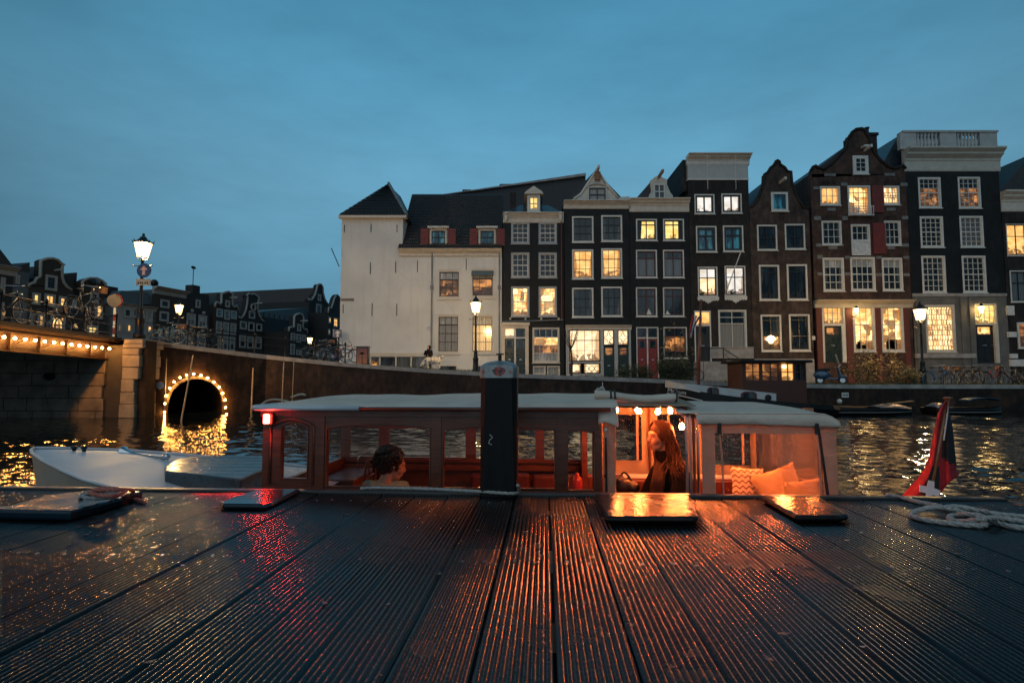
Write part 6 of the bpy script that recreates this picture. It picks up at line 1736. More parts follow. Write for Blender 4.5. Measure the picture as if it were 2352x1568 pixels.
# roof over the opening (ceiling canvas) and bows
def ceil_fn(x, y):
    u = bu(1384) + (uC - bu(1384)) * x; v = y * 2 - 1
    return (u, v * (fd - .06), bz(922, 3.9) + .035 * (1 - v * v) - .02)
MB().grid(ceil_fn, 8, 14).build('cockpit_ceiling', canv_in, boat, smooth=True, solid=.004)
for (x, m_) in ((1577, steel), (1586, steel), (1594, mahog), (1603, chrome)):
    u = bu(x)
    pth = [(u, nd + .01, .9), (u, nd + .01, bz(975)), (u - .012, nd + .03, bz(955)), (u - .045, nd + .08, bz(938)), (u - .10, nd + .2, bz(928, 3.9))]
    MB().tube(curve_pts(pth, 5), .0095, 7).build('canopy_tube', m_, boat, smooth=True)
MB().tube([BT.at(1380, 926, 3.9), BT.at(1560, 926, 3.9)], .007, 6).build('front_batten', mahog_in, boat)
# aft canopy roof and valance
def can_roof(x, y):
    u = bu(1556) + (uE - bu(1556)) * x; v = y * 2 - 1
    crown = .050 * (1 - .55 * x) * (1 - abs(v) ** 2.5)
    rnd_ = .05 * max(0, (x - .86) / .14) ** 2
    return (u, v * (fd + .03), zT_ + crown - rnd_ + .004 * wav(u * 2, v * 2))
MB().grid(can_roof, 40, 22).build('canopy_roof', canv, boat, smooth=True, solid=.006)
def val(x, y):
    u = bu(1597) + (uE + .005 - bu(1597)) * x; s_ = .006 * wav(u * 4, 2) * y
    return (u, nd - .032 - .012 * math.sin(PI * y) + s_, zT_ + .002 - (zT_ - zV) * y - .05 * max(0, (x - .86) / .14) ** 2 * (1 - y) + .008 * math.sin(u * 5) * y)
MB().tube([(bu(1600) + (uE - bu(1600)) * k / 20, nd - .036, zT_ + .001 - .05 * max(0, (k / 20 - .86) / .14) ** 2) for k in range(21)], .005, 5).build('valance_seam', canv, boat, smooth=True)
MB().grid(val, 40, 6).build('valance', canv, boat, smooth=True, solid=.005)
MB().grid(lambda x, y: (uE + .006, nd - .02 + (fd - nd + .05) * x, zT_ - .05 - (zT_ - zV - .03) * y + .06 * (1 - (2 * x - 1) ** 2) * (1 - y)), 16, 4).build('stern_valance', canv, boat, smooth=True, solid=.005)
# near side panel: canvas border round a big clear pane
def border(parts, y, name='canvas_border', m=canv_in):
    mb = MB()
    for (a, b, c, d) in parts: mb.add([(a, y, c), (b, y, c), (b, y, d), (a, y, d)], [(0, 1, 2, 3)])
    return mb.build(name, m, boat, solid=.005)
zB = .92
P0, P1, P2, P3 = bu(1610), bu(1640), bu(1885), bu(1918)
border([(P0, P1, zB, zV + .02), (P2, P3, zB, zV + .02), (P1, P2, bz(992), zV + .02), (P1, P2, zB, .97)], nd - .012)
MB().add([(P1, nd - .012, .97), (P2, nd - .012, .97), (P2, nd - .012, bz(992)), (P1, nd - .012, bz(992))], [(0, 1, 2, 3)]).build('clear_window', plastic, boat)
MB().tube([(bu(1876), nd - .02, bz(978)), (bu(1894), nd - .02, bz(1136))], .009, 6).build('window_zip', mat('zip_black', (.015, .012, .012), .5, .2, 5, 0), boat)
for x in (1652, 1875):
    q = BT.at(x, 978, ND - .03); MB().box(q.x - .012, q.y - .012, q.z - .05, q.x + .012, q.y + .002, q.z + .02).build('buckle', black_paint, boat, bevel=.004)
    MB().tube([(q.x, q.y, q.z - .05), (q.x + .012, q.y, q.z - .18), (q.x + .02, q.y, zB)], .006, 5).build('strap', canv_in, boat)
# far canvas wall with its windows
zb_, zt_ = .80, bz(940, FD) + .02
wn_ = [(1414, 1473, 1054, 950), (1509, 1578, 1054, 950), (1622, 1727, 1063, 985), (1765, 1868, 1068, 985)]
cur = bu(1384, FD) - .02; parts = []
for (xa, xb, yb, yt) in wn_:
    a, b, c, d = bu(xa, FD), bu(xb, FD), bz(yb, FD), bz(yt, FD)
    parts += [(cur, a, zb_, zt_), (a, b, zb_, c), (a, b, d, zt_)]; cur = b
    MB().add([(a, fd - .02, c), (b, fd - .02, c), (b, fd - .02, d), (a, fd - .02, d)], [(0, 1, 2, 3)]).build('clear_window', plastic_far, boat)
parts.append((cur, P3 - .004, zb_, zt_)); border(parts, fd - .02, 'far_canvas')
for x, y0_, y1_ in ((1463, 945, 1056), (1535, 945, 1054), (1705, 990, 1066), (1786, 990, 1072), (1872, 990, 1125)):
    q0, q1 = BT.at(x, y0_, FD - .08), BT.at(x + 3, y1_, FD - .08)
    MB().box(q0.x - .010, q0.y - .004, q1.z, q0.x + .010, q0.y + .002, q0.z).build('strap', canv_in, boat)
for x in (1491, 1738): q0 = BT.at(x, 950, FD - .06); MB().tube([(q0.x, q0.y, .9), (q0.x, q0.y, zt_)], .011, 7).build('canopy_tube', mahog, boat, smooth=True)
# stern canvas
st = MB(); y0, y1 = nd - .01, fd - .02
for (a, b, c, d) in ((y0, y0 + .12, zB, zV + .03), (y1 - .12, y1, zB, zV + .03), (y0 + .12, y1 - .12, zB, 1.03), (y0 + .12, y1 - .12, bz(990), zV + .03)):
    st.add([(P3, a, c), (P3, b, c), (P3, b, d), (P3, a, d)], [(0, 1, 2, 3)])
st.build('stern_canvas', canv_in, boat, solid=.005)
MB().add([(P3, y0 + .12, 1.03), (P3, y1 - .12, 1.03), (P3, y1 - .12, bz(990)), (P3, y0 + .12, bz(990))], [(0, 1, 2, 3)]).build('clear_window', plastic, boat)
# cockpit benches and coaming
MB().box(bu(1384, FD), fd - .09, .80, uE, fd - .03, bz(1083, FD)).build('coaming', hull_w, boat, bevel=.02)
MB().box(bu(1384, FD), fd - .16, .55, uE, fd - .092, bz(1090, FD)).build('seat_back', red_leather, boat, bevel=.02)
MB().box(bu(1384, FD) + .1, fd - .62, .40, uE - .02, fd - .165, .80).build('seat_base', mahog_in, boat)
MB().box(uE - .42, nd + .1, .40, uE - .02, fd - .63, .86).build('stern_seat', mahog_in, boat, bevel=.02)
c0 = [BT.onz(x, y, .99) for x, y in ((1760, 1085), (1800, 1092), (1850, 1105), (1900, 1122))]
MB().tube([tuple(p) for p in c0], .03, 8, flat=.6).build('stern_coaming', canv_in, boat, smooth=True)
# red side light
q = BT.at(620, 961, ND - .02)
MB().box(q.x - .030, nd - .050, q.z - .034, q.x + .030, nd - .001, q.z + .034).build('light_housing', mahog, boat)
MB().box(q.x - .024, nd - .062, q.z - .028, q.x + .012, nd - .051, q.z + .028).build('side_light', emit('red_side_light', (1.0, .035, .025), 260), boat, bevel=.003)
# stern rope coil, small wooden rail
MB().tube([(uR + .02, nd - .06, zB), (uR + .02, nd - .06, bz(1000))], .008, 6).build('grab_rail', chrome, boat)

# ---- festoon bulbs: a string hung under the cockpit ceiling
LS = BT.root('light_string', 'string of clear glowing bulbs hung under the cockpit roof by the woman', 'light string')
fest = emit('festoon_glow', (1.0, .20, .045), 680, (1, .8, .6))
bl = [(1413, 940, 4.1, .6), (1466, 943, 4.4, .9), (1511, 945, 4.8, -.3), (1539, 943, 4.8, .15), (1566, 979, 4.45, .1)]
wire = []
for i, (x, y, d, tilt) in enumerate(bl):
    q = BT.at(x, y, d); M_ = Matrix.Rotation(-tilt, 3, 'Y')
    bb = MB().lathe([(.003, -.026), (.012, -.022), (.019, -.011), (.019, .002), (.014, .016), (.011, .026)], q, 12, M=M_).build('bulb', fest, LS, smooth=True)
    MB().lathe([(.012, .026), (.013, .03), (.013, .056), (.008, .06)], q, 8, M=M_).build('socket', black_paint, LS, smooth=True)
    top = q + M_ @ Vector((0, 0, .06)); ce = Vector((top.x, top.y, bz(926, 3.9) - .004))
    MB().tube([top, top.lerp(ce, .5) + Vector((.004, 0, 0)), ce], .003, 5).build('drop_wire', black_paint, LS)
    wire.append(ce)
w_ = []
for a, b in zip(wire, wire[1:]): w_ += [a, a.lerp(b, .5) + Vector((0, 0, -.018))]
w_.append(wire[-1]); MB().tube(curve_pts([tuple(p) for p in w_], 5), .0035, 5).build('wire', black_paint, LS, smooth=True)
# lamps fixed under the cabin and canopy roofs (their glow shows on arch edges and canvas); last two are unseen ones added to brighten the canvas
for (x, y, d, s_, nm) in ((1150, 955, 4.6, .011, 'cabin'), (930, 955, 4.9, .007, 'cabin'), (1795, 968, 4.2, .033, 'canopy'), (1690, 968, 4.75, .026, 'canopy'), (1860, 968, 4.6, .024, 'canopy')):
    q = BT.at(x, y, d); lz = min(q.z, (zRf - .03) if nm == 'cabin' else zT_ - .015)
    MB().lathe([(s_ * .5, -s_), (s_, -s_ * .3), (s_ * .8, 0)], (q.x, q.y, lz), 10).build('ceiling_and_fill_lamp', fest, boat, smooth=True)

# ---- cushions in the stern
def cushion(name, x, y, d, sx, sz, rz, ry, m, label, th_=.09):
    q = BT.at(x, y, d); o = empty
    def fn(s_):
        def g(a, b):
            u, v = a * 2 - 1, b * 2 - 1; e_ = (1 - u ** 4) * (1 - v ** 4)
            pin = 1 - .06 * (abs(u) + abs(v) < 1.0)
            return (u * sx / 2 * (1 - .10 * (1 - abs(v)) * abs(u)), s_ * th_ * e_ ** .5 * .5, v * sz / 2 * (1 - .10 * (1 - abs(u)) * abs(v)))
        return g
    mb = MB(); mb.grid(fn(-1), 12, 12); mb.grid(fn(1), 12, 12)
    o = mb.build(name, m, None, smooth=True)
    wl = BT.loc + BT.U * q.x + BT.D * q.y; o.location = (wl.x, wl.y, q.z); o.rotation_euler = (R(-18), R(ry), -PHI + R(rz))
    return tag(o, label, 'cushion')
def zig_mat():
    m, t, b = nodes_of('wave_pattern_cloth')
    tc = N(t, 'ShaderNodeTexCoord'); w = N(t, 'ShaderNodeTexWave', wave_type='BANDS', bands_direction='Z', wave_profile='SIN')
    s = N(t, 'ShaderNodeSeparateXYZ'); t.links.new(tc.outputs['Object'], s.inputs[0])
    sn = N(t, 'ShaderNodeMath', operation='MULTIPLY'); sn.inputs[1].default_value = 130; t.links.new(s.outputs['X'], sn.inputs[0])
    si = N(t, 'ShaderNodeMath', operation='SINE'); t.links.new(sn.outputs[0], si.inputs[0])
    ab = N(t, 'ShaderNodeMath', operation='MULTIPLY'); ab.inputs[1].default_value = .009; t.links.new(si.outputs[0], ab.inputs[0])
    ad = N(t, 'ShaderNodeMath', operation='ADD'); t.links.new(s.outputs['Z'], ad.inputs[0]); t.links.new(ab.outputs[0], ad.inputs[1])
    mu = N(t, 'ShaderNodeMath', operation='MULTIPLY'); mu.inputs[1].default_value = 150; t.links.new(ad.outputs[0], mu.inputs[0])
    s2 = N(t, 'ShaderNodeMath', operation='SINE'); t.links.new(mu.outputs[0], s2.inputs[0])
    t.links.new(mixc(t, rng(t, s2.outputs[0], .45, .75, 0, 1), (.65, .56, .42), (.16, .05, .03)), b.inputs['Base Color']); b.inputs['Roughness'].default_value = .85; return m
cushion('cushion', 1718, 1112, 4.7, .27, .27, 4, 4, zig_mat(), 'cream cushion with a dark wavy zigzag pattern in the stern')
cushion('cushion', 1788, 1118, 4.55, .34, .28, -16, -22, mat('orange_lit_cream_cloth', (.46, .33, .20), .85, .15, 12, .2), 'plain cream cushion tinted as orange lit leaning on the patterned one')  # the bulbs' orange on cream cloth is put into its colour
cushion('cushion', 1848, 1130, 4.4, .26, .18, -25, -12, mat('orange_lit_cream_cloth', (.46, .33, .20)), 'smaller cream cushion tinted as orange lit at the stern end of the seat')

# ---- flag on its pole at the stern
fq0, fq1 = BT.at(2132, 1150, 4.4), BT.at(2177, 917, 4.4)
FLG = Near(0, 0)
wl = BT.loc + BT.U * fq0.x + BT.D * fq0.y + Vector((0, 0, fq0.z))
flag = empty('stern_flag', wl, -PHI, 'furled red and black flag with white crosses on a slanting wooden pole', 'flag')
dv = fq1 - fq0
MB().tube([-dv * .25, dv * .5, dv], [.016, .015, .012], 8).build('pole', wood('flag_pole_wood', (.22, .085, .03), (.34, .13, .05)), flag, smooth=True)
MB().lathe([(.012, 0), (.030, .006), (.030, .014), (.012, .02)], dv, 10).build('finial', mat('finial_wood', (.25, .09, .04), .4, .2, 8, .1), flag, smooth=True)
fl_red = mat('flag_red', (.30, .012, .018), .8, .15, 10, .15); fl_blk = mat('flag_black', (.010, .010, .011), .8, .15, 10, .15); fl_wht = mat('flag_white', (.62, .60, .60), .8, .1, 10, .15)
A_ = lambda x, y, dd=0: BT.at(x, y, 4.38 + dd) - fq0
# cloth: two hanging wings; rows from the top down, each row from the pole outwards
L_edge = [(2171, 920), (2156, 945), (2146, 985), (2139, 1025), (2130, 1062), (2114, 1090), (2090, 1118), (2068, 1142)]
M_edge = [(2174, 920), (2168, 945), (2163, 985), (2160, 1025), (2158, 1062), (2158, 1095), (2157, 1120), (2156, 1148)]
R_edge = [(2178, 922), (2181, 950), (2188, 985), (2192, 1025), (2195, 1055), (2197, 1082), (2202, 1090), (2165, 1112)]
def wing(E, Mi, n_=9):
    Ec, Mc = curve_pts(E, 4), curve_pts(Mi, 4); rows = []
    for (e_, m__) in zip(Ec, Mc):
        row = []
        for i in range(n_ + 1):
            t = i / n_; dd = .045 * math.sin(t * 7 + 1) * t + .02
            row.append(A_(m__[0] + (e_[0] - m__[0]) * t, m__[1] + (e_[1] - m__[1]) * t, dd))
        rows.append(row)
    return rows
def cloth(rows, pick, mats, name):
    mb = MB(); n_ = len(rows[0]); mb.v = [tuple(p) for r_ in rows for p in r_]
    for i in range(len(rows) - 1):
        for j in range(n_ - 1):
            mb.f.append((i * n_ + j, i * n_ + j + 1, (i + 1) * n_ + j + 1, (i + 1) * n_ + j)); mb.mi.append(pick(i / (len(rows) - 1), (j + .5) / (n_ - 1)))
    return mb.build(name, mats, flag, smooth=True, solid=.004)
def pick_left(t, s_):
    if t > .58 and s_ < .6 - (t - .58) * .3: return 1
    return 0
cloth(wing(L_edge, M_edge), pick_left, [fl_red, fl_blk], 'flag_cloth')
cloth(wing(R_edge, M_edge), lambda t, s_: 1 if .10 < t < .50 + .12 * s_ and s_ > .12 else 0, [fl_red, fl_blk], 'flag_cloth')
# the white cross, its arms slanting with the fold
cx = [(-.03, .055), (.0, .028), (.028, .052), (.05, .028), (.027, .0), (.048, -.03), (.02, -.052), (-.004, -.026), (-.03, -.055), (-.052, -.03), (-.026, -.002), (-.052, .026)]
ang_ = R(33); cq = A_(2136, 1126, -.045)
MB().prism([(cq.x + 1.25 * (a * math.cos(ang_) - b * math.sin(ang_)), cq.z + 1.25 * (a * math.sin(ang_) + b * math.cos(ang_))) for a, b in cx], cq.y - .003, cq.y + .003, 'xz').build('white_cross', fl_wht, flag)
MB().prism([tuple(A_(*p).xz) for p in ((2173, 930), (2169, 952), (2161, 1010), (2164, 1010), (2172, 952))], A_(2170, 940, -.025).y, A_(2170, 940, -.022).y, 'xz').build('white_hoist_edge', fl_wht, flag)
# ------------------------------------------------------------------ street lamps
def lantern_glass():
    m, t, b = nodes_of('lantern_glass'); t.nodes.remove(b)
    tr = N(t, 'ShaderNodeBsdfTransparent'); em = N(t, 'ShaderNodeEmission'); em.inputs[0].default_value = (1.0, .66, .28, 1); em.inputs[1].default_value = 5.0
    mx = N(t, 'ShaderNodeMixShader'); mx.inputs[0].default_value = .55
    t.links.new(tr.outputs[0], mx.inputs[1]); t.links.new(em.outputs[0], mx.inputs[2]); t.links.new(mx.outputs[0], t.nodes['Material Output'].inputs[0]); return m
lamp_m = lantern_glass()
lamp_core = emit('lamp_core_glow', (1.0, .58, .20), 3200)
def lamp_proto():
    o = empty('street_lamp', (0, 0, 0))
    MB().lathe([(.20, 0), (.20, .18), (.15, .22), (.15, .75), (.18, .80), (.12, .88), (.10, 1.15), (.13, 1.2), (.065, 1.28), (.05, 2.6), (.075, 2.64), (.05, 2.7), (.045, 3.2), (.07, 3.24), (.04, 3.28), (.035, 3.42)], n=10).build('post', black_iron, o, smooth=True)
    MB().tube([(-.34, 0, 3.05), (.34, 0, 3.05)], .018, 6).ball((-.35, 0, 3.05), .035, 6, 5).ball((.35, 0, 3.05), .035, 6, 5).build('ladder_rest', black_iron, o)
    for k in range(4):
        a = k * PI / 2 + .4; MB().tube(curve_pts([(0, 0, 3.3), (.14 * math.cos(a), .14 * math.sin(a), 3.32), (.20 * math.cos(a), .20 * math.sin(a), 3.45)], 4), .016, 5).build('scroll', black_iron, o)
    MB().lathe([(.19, 3.45), (.30, 4.0)], n=8).build('lantern_glass', lamp_m, o)
    MB().ball((0, 0, 3.74), (.10, .10, .16), 10, 7).build('light_core', lamp_core, o, smooth=True)
    mb = MB(); mb.lathe([(.32, 4.0), (.33, 4.03), (.20, 4.12), (.13, 4.2), (.11, 4.26), (.05, 4.3), (.04, 4.36)], n=8)
    mb.build('hood', black_iron, o)
    MB().ball((0, 0, 4.38), .05, 8, 6).build('finial', black_iron, o, smooth=True)
    cr_ = MB()
    for k in range(8):
        a = k * PI / 4 + PI / 8
        cr_.tube([(.32 * math.cos(a), .32 * math.sin(a), 4.02), (.37 * math.cos(a), .37 * math.sin(a), 4.13)], [.03, .004], 5)
    tag(cr_.build('crown_points', black_iron, o), kind='stuff')
    return o
LP = lamp_proto(); first = True
for (x, yt, Y, zbase, lab) in ((1093, 678, 35.0, None, 'street lamp in front of the white corner house'), (2112, 692, 35.2, None, 'street lamp before the lit bookcase window on the right quay'),
                        (330, 536, 28.6, 3.85, 'tall street lamp with a round arrow sign at the bridge end'), (412, 688, 44.0, 3.4, 'street lamp beyond the bridge, just right of the sign post lamp'), (712, 767, 68.0, 2.3, 'far small street lamp among bicycles left of the white house')):
    p = atY(x, yt, Y); zb_ = zbase if zbase is not None else street_z(p.x)
    o = LP if first else copy_tree(LP); first = False
    s_ = (p.z - zb_) / 4.43; pb = atY(x - (6 if Y < 30 else 0), 780, Y)
    o.location = (p.x, Y, zb_); o.scale = (s_ * (1.12 if Y < 30 else 1),) * 2 + (s_,)
    tag(o, lab, 'street lamp', 'crowned street lamps along the quay')
# signs
blue_e = mat('sign_blue', (.015, .05, .16), .35, .1, 3, 0); white_e = mat('sign_white', (.65, .65, .62), .4, .05, 3, 0)
def arrow(parent, c, h, y, m, rot=0):
    P_ = [(-.16, -.5), (.16, -.5), (.16, .05), (.42, .05), (0, .5), (-.42, .05), (-.16, .05)]
    return MB().prism([(c[0] + a * h, c[1] + b * h) for a, b in P_], y - .012, y - .002, 'xz').build('arrow', m, parent)
p = atY(331, 621, 28.3); s = empty('traffic_sign', p, 0, 'round blue sign with white upward arrow on the bridge lamp post', 'sign')
MB().lathe([(.33, -.02), (.36, -.012), (.36, .012), (.33, .02)], n=24, M=Matrix.Rotation(PI / 2, 3, 'X')).build('disc', blue_e, s)
arrow(s, (0, 0), .46, -.02, mat('sign_pale_red', (.62, .42, .38), .4, .1, 5, 0))
p = atY(329, 648, 28.3); s = empty('sign_plate', p, 0, 'small pale plate with lettering under the round arrow sign', 'sign')
MB().box(-.36, -.01, -.16, .36, .02, .16).build('plate', mat('old_plate', (.32, .34, .28), .5, .2, 6, .1), s)
lt = MB()
for i, x in enumerate((-.24, -.13, -.03, .1, .22)): lt.box(x - .035, -.014, -.09, x + .035, -.0101, -.0); lt.box(x - .012, -.016, -.07, x + .012, -.0142, .02)
lt.build('marks', black_paint, s)
p = atY(775.7, 766, 43.2); s = empty('traffic_sign', p, 0, 'square blue sign with a white arrow at the corner of the white house', 'sign')
MB().box(-.31, -.015, -.31, .31, .015, .31).build('plate', blue_e, s, bevel=.01); arrow(s, (0, -.0), .5, -.014, white_e)
MB().tube([(-.02, .05, -1.0), (-.02, .05, .33)], .03, 6).build('bracket', steel, s)
p = atY(264, 690, 31); s = empty('traffic_sign', p, .5, 'round sign with red rim on a red and white banded pole on the bridge', 'sign')
MB().lathe([(.36, -.012), (.36, .012)], n=20, M=Matrix.Rotation(PI / 2, 3, 'X')).build('disc', mat('sign_back', (.10, .09, .08), .5, .2, 5, 0), s)
MB().tube([(.33 * math.cos(a), -.02, .33 * math.sin(a)) for a in [-1.2 + 2.6 * i / 14 for i in range(15)]], .035, 5).build('rim', mat('sign_red', (.20, .02, .02), .4, .1, 5, 0), s)
for k in range(6): MB().tube([(0, .04, -.4 - k * .36), (0, .04, -.4 - (k + 1) * .36 + .004)], .06, 8).build('pole_band', mat('sign_red', (.20, .02, .02)) if k % 2 else white_e, s)
# cabinet printed with a palm at sunset
p = atY(831, 837, 35.0); cabz = street_z(p.x)
s = empty('street_cabinet', (p.x, 35.0, cabz), 0, 'street cabinet printed with a dark palm against a pink sunset', 'cabinet')
h = atY(831, 797, 35).z - cabz; w = atY(845, 810, 35).x - atY(818, 810, 35).x
MB().box(-w / 2, 0, -.1, w / 2, .45, h).box(-w / 2 - .04, -.04, h, w / 2 + .04, .49, h + .05).build('box', black_paint, s)
def sunset():
    m, t, b = nodes_of('sunset_print'); g = N(t, 'ShaderNodeTexCoord'); sp = N(t, 'ShaderNodeSeparateXYZ'); t.links.new(g.outputs['Object'], sp.inputs[0])
    t.links.new(mixc(t, rng(t, sp.outputs['Z'], .1, h, 0, 1), (.45, .16, .07), (.13, .04, .06)), b.inputs['Base Color']); b.inputs['Roughness'].default_value = .4; return m
MB().add([(-w / 2 + .05, -.006, .08), (w / 2 - .05, -.006, .08), (w / 2 - .05, -.006, h - .06), (-w / 2 + .05, -.006, h - .06)], [(0, 1, 2, 3)]).build('print', sunset(), s)
pm_ = MB(); pm_.tube([(.02, -.012, .08), (.0, -.012, h * .62)], .02, 5)
for k in range(9):
    a = .1 + k * .37; pm_.tube([(0, -.012, h * .62), (.12 * math.cos(a), -.012, h * .62 + .12 * math.sin(a)), (.19 * math.cos(a), -.012, h * .58 + .1 * math.sin(a))], [.02, .016, .004], 4)
pm_.build('palm_print', black_paint, s)

# ------------------------------------------------------------------ bicycles
bike_cols = [mat('bike_black', (.02, .02, .021), .35, .2, 8, 0, coat=.3), mat('bike_blue', (.03, .14, .26), .35, .2, 8, 0, coat=.3), mat('bike_grey', (.24, .25, .25), .3, .2, 8, 0, metal=.5), mat('bike_red', (.30, .03, .02), .35, .2, 8, 0, coat=.3)]
def bike_proto(col, white_tyre=False, basket=False):
    o = empty('bicycle', (0, 0, 0)); wr = .335
    for sx in (-.53, .53):
        tyre = MB().tube([(sx + wr * math.cos(a), 0, .34 + wr * math.sin(a)) for a in [2 * PI * i / 22 for i in range(22)]], .019, 5, closed=True)
        w = tyre.build('wheel', col if white_tyre else rubber, o, smooth=True)
        MB().tube([(sx + .31 * math.cos(a), 0, .34 + .31 * math.sin(a)) for a in [2 * PI * i / 22 for i in range(22)]], .010, 4, closed=True).build('rim', steel, w, smooth=True)
        sp = MB()
        for k in range(14): a = 2 * PI * k / 14; sp.tube([(sx, (-1) ** k * .02, .34), (sx + .31 * math.cos(a), 0, .34 + .31 * math.sin(a))], .0028, 3)
        sp.tube([(sx, -.04, .34), (sx, .04, .34)], .022, 6); tag(sp.build('spokes', steel, w), kind='stuff')
        MB().tube([(sx + .37 * math.cos(a), 0, .34 + .37 * math.sin(a)) for a in [(.15 if sx < 0 else .35) + i * .27 for i in range(8)]], .018, 4, flat=.5).build('mudguard', col, o, smooth=True)
    fr_ = MB(); bb, st_, hd, rx, fx_ = (-.08, 0, .30), (-.24, 0, .82), (.36, 0, .86), (-.53, 0, .34), (.53, 0, .34)
    fr_.tube([bb, st_], .016, 6); fr_.tube([bb, (.40, 0, .74)], .018, 6); fr_.tube([(-.22, 0, .72), hd], .016, 6)
    for s_ in (-.045, .045):
        fr_.tube([bb, (rx[0], s_, rx[2])], .010, 5); fr_.tube([(-.22, s_ * .3, .74), (rx[0], s_, rx[2])], .009, 5); fr_.tube([(.42, s_, .66), (fx_[0], s_, fx_[2])], .012, 5)
    fr_.tube([(.33, 0, .98), (.42, 0, .66)], .019, 6)
    fr_.build('frame', col, o, smooth=True)
    MB().ball((-.27, 0, .92), (.14, .09, .045), 10, 6).build('saddle', rubber, o, smooth=True)
    MB().tube([(-.24, 0, .8), (-.265, 0, .9)], .012, 6).build('seat_post', steel, o)
    MB().tube(curve_pts([(.16, -.29, 1.03), (.30, -.25, 1.06), (.35, 0, 1.05), (.30, .25, 1.06), (.16, .29, 1.03)], 4), .012, 6).build('handlebar', steel, o, smooth=True)
    MB().lathe([(.03, 0), (.045, .05), (.02, .06)], (.46, 0, .82), 8, M=Matrix.Rotation(PI / 2, 3, 'Y')).build('headlight', steel, o, smooth=True)
    MB().box(-.72, -.06, .70, -.34, .06, .72).build('rack', black_iron, o)
    cr2 = MB(); cr2.lathe([(.085, -.004), (.085, .004)], bb, 12, M=Matrix.Rotation(PI / 2, 3, 'X')); cr2.build('chainring', steel, o)
    for s_ in (-1, 1): MB().bar((-.08, s_ * .06, .30), (-.08 + s_ * .11, s_ * .07, .30 - s_ * .12), .016).build('crank', steel, o)
    if basket: MB().box(.46, -.18, .86, .74, .18, 1.08).build('crate', mat('crate_brown', (.16, .08, .04), .7, .3, 8, .3), o)
    return o
protos_b = [bike_proto(bike_cols[0]), bike_proto(bike_cols[1], True), bike_proto(bike_cols[2], False, True), bike_proto(bike_cols[3])]
used_b = set()
def bike(k, loc, rz, label, s_=1.15, lean=0, pitch=0, group='bicycles parked on the quay and bridge'):
    o = protos_b[k] if k not in used_b else copy_tree(protos_b[k]); used_b.add(k)
    o.rotation_mode = 'ZYX'
    o.location = loc; o.rotation_euler = (lean, pitch, rz); o.scale = (s_,) * 3
    return tag(o, label, 'bicycle', group)
zbr = lambda y: zb(y, 3.855)
bike(0, (-19.95, 22.5, zbr(22.5)), R(91), 'bicycle on the bridge with its wheel above the first bulbs at the left', 1.45, R(4))
bike(2, (-19.85, 26.4, zbr(26.4) + .72), R(90), 'bicycle on the bridge tipped up with its wheel raised on the railing', 1.42, R(5), R(7))
bike(0, (-20.2, 26.6, zbr(26.6)), R(75), 'dark bicycle on the bridge between round sign and lamp post', 1.2, R(6))
bike(2, (-20.8, 25.6, zbr(25.6)), R(100), 'grey bicycle behind the tipped up one on the bridge', 1.2, R(-6))
bike(1, (-18.7, 30.9, street_z(-18.7) + .0), R(15), 'blue bicycle at the foot of the tall bridge lamp', 1.1, R(8))
for i, (x, k, rz, lab) in enumerate(((392, 0, 35, 'dark bicycle against the quay railing right of the bridge pier'), (428, 2, 140, 'bicycle under the second lamp by the quay railing'), (460, 0, 40, 'bicycle by the railing above the right shoulder of the lit arch'))):
    p = atY(x, 800, 33.0); bike(k, (p.x, max(33, quay_y(p.x) + .7), street_z(p.x) + .01), R(rz), lab, 1.15, R(7))
for i, (x, k, rz, lab) in enumerate(((735, 2, 25, 'pale bicycle leftmost of the cluster left of the printed cabinet'), (752, 0, 160, 'dark bicycle in the cluster beside the pale one'), (772, 1, 15, 'blue bicycle below the square arrow sign'), (792, 3, 20, 'red bicycle with white bars nearest to the printed cabinet'))):
    p = atY(x, 826, 35.0); bike(k, (p.x, 34.7 + .25 * (i % 2), street_z(p.x) + .06), R(rz), lab, 1.2, R(6 if i % 2 else -6))
for i, (x, k, rz, dy, lab) in enumerate(((2140, 1, 8, 0, 'blue wheeled bicycle right beside the right hand lamp post'), (2166, 0, 60, .5, 'black bicycle second from the right hand lamp post'), (2188, 2, 75, .3, 'grey bicycle with a crate in the right hand row'), (2206, 0, 110, .4, 'black bicycle standing before the grey plinth course'), (2224, 2, 95, .2, 'grey bicycle turned towards the canal below the house door'), (2246, 0, 70, .4, 'dark bicycle right of the door steps'),
                                  (2272, 3, 10, 0, 'red bicycle lying low among the others at the right'), (2296, 0, 60, .4, 'black bicycle behind the red one'), (2322, 2, 100, .2, 'grey bicycle before the last house'), (2344, 0, 80, .3, 'bicycle cut by the right edge of the view'))):
    p = atY(x, 880, 35); bike(k, (p.x, 34.6 + dy, street_z(p.x) + .06), R(rz), lab, 1.12, R(rnd.uniform(-9, 9)))
for (x, k, rz, lab) in ((1555, 1, 20, 'blue bicycle half hidden in the bush before the red doors'), (1578, 0, 150, 'dark bicycle beside the bush near the tall mast')):
    p = atY(x, 870, 35.6); bike(k, (p.x, 35.6, street_z(p.x) + .05), R(rz), lab, 1.15, R(6))

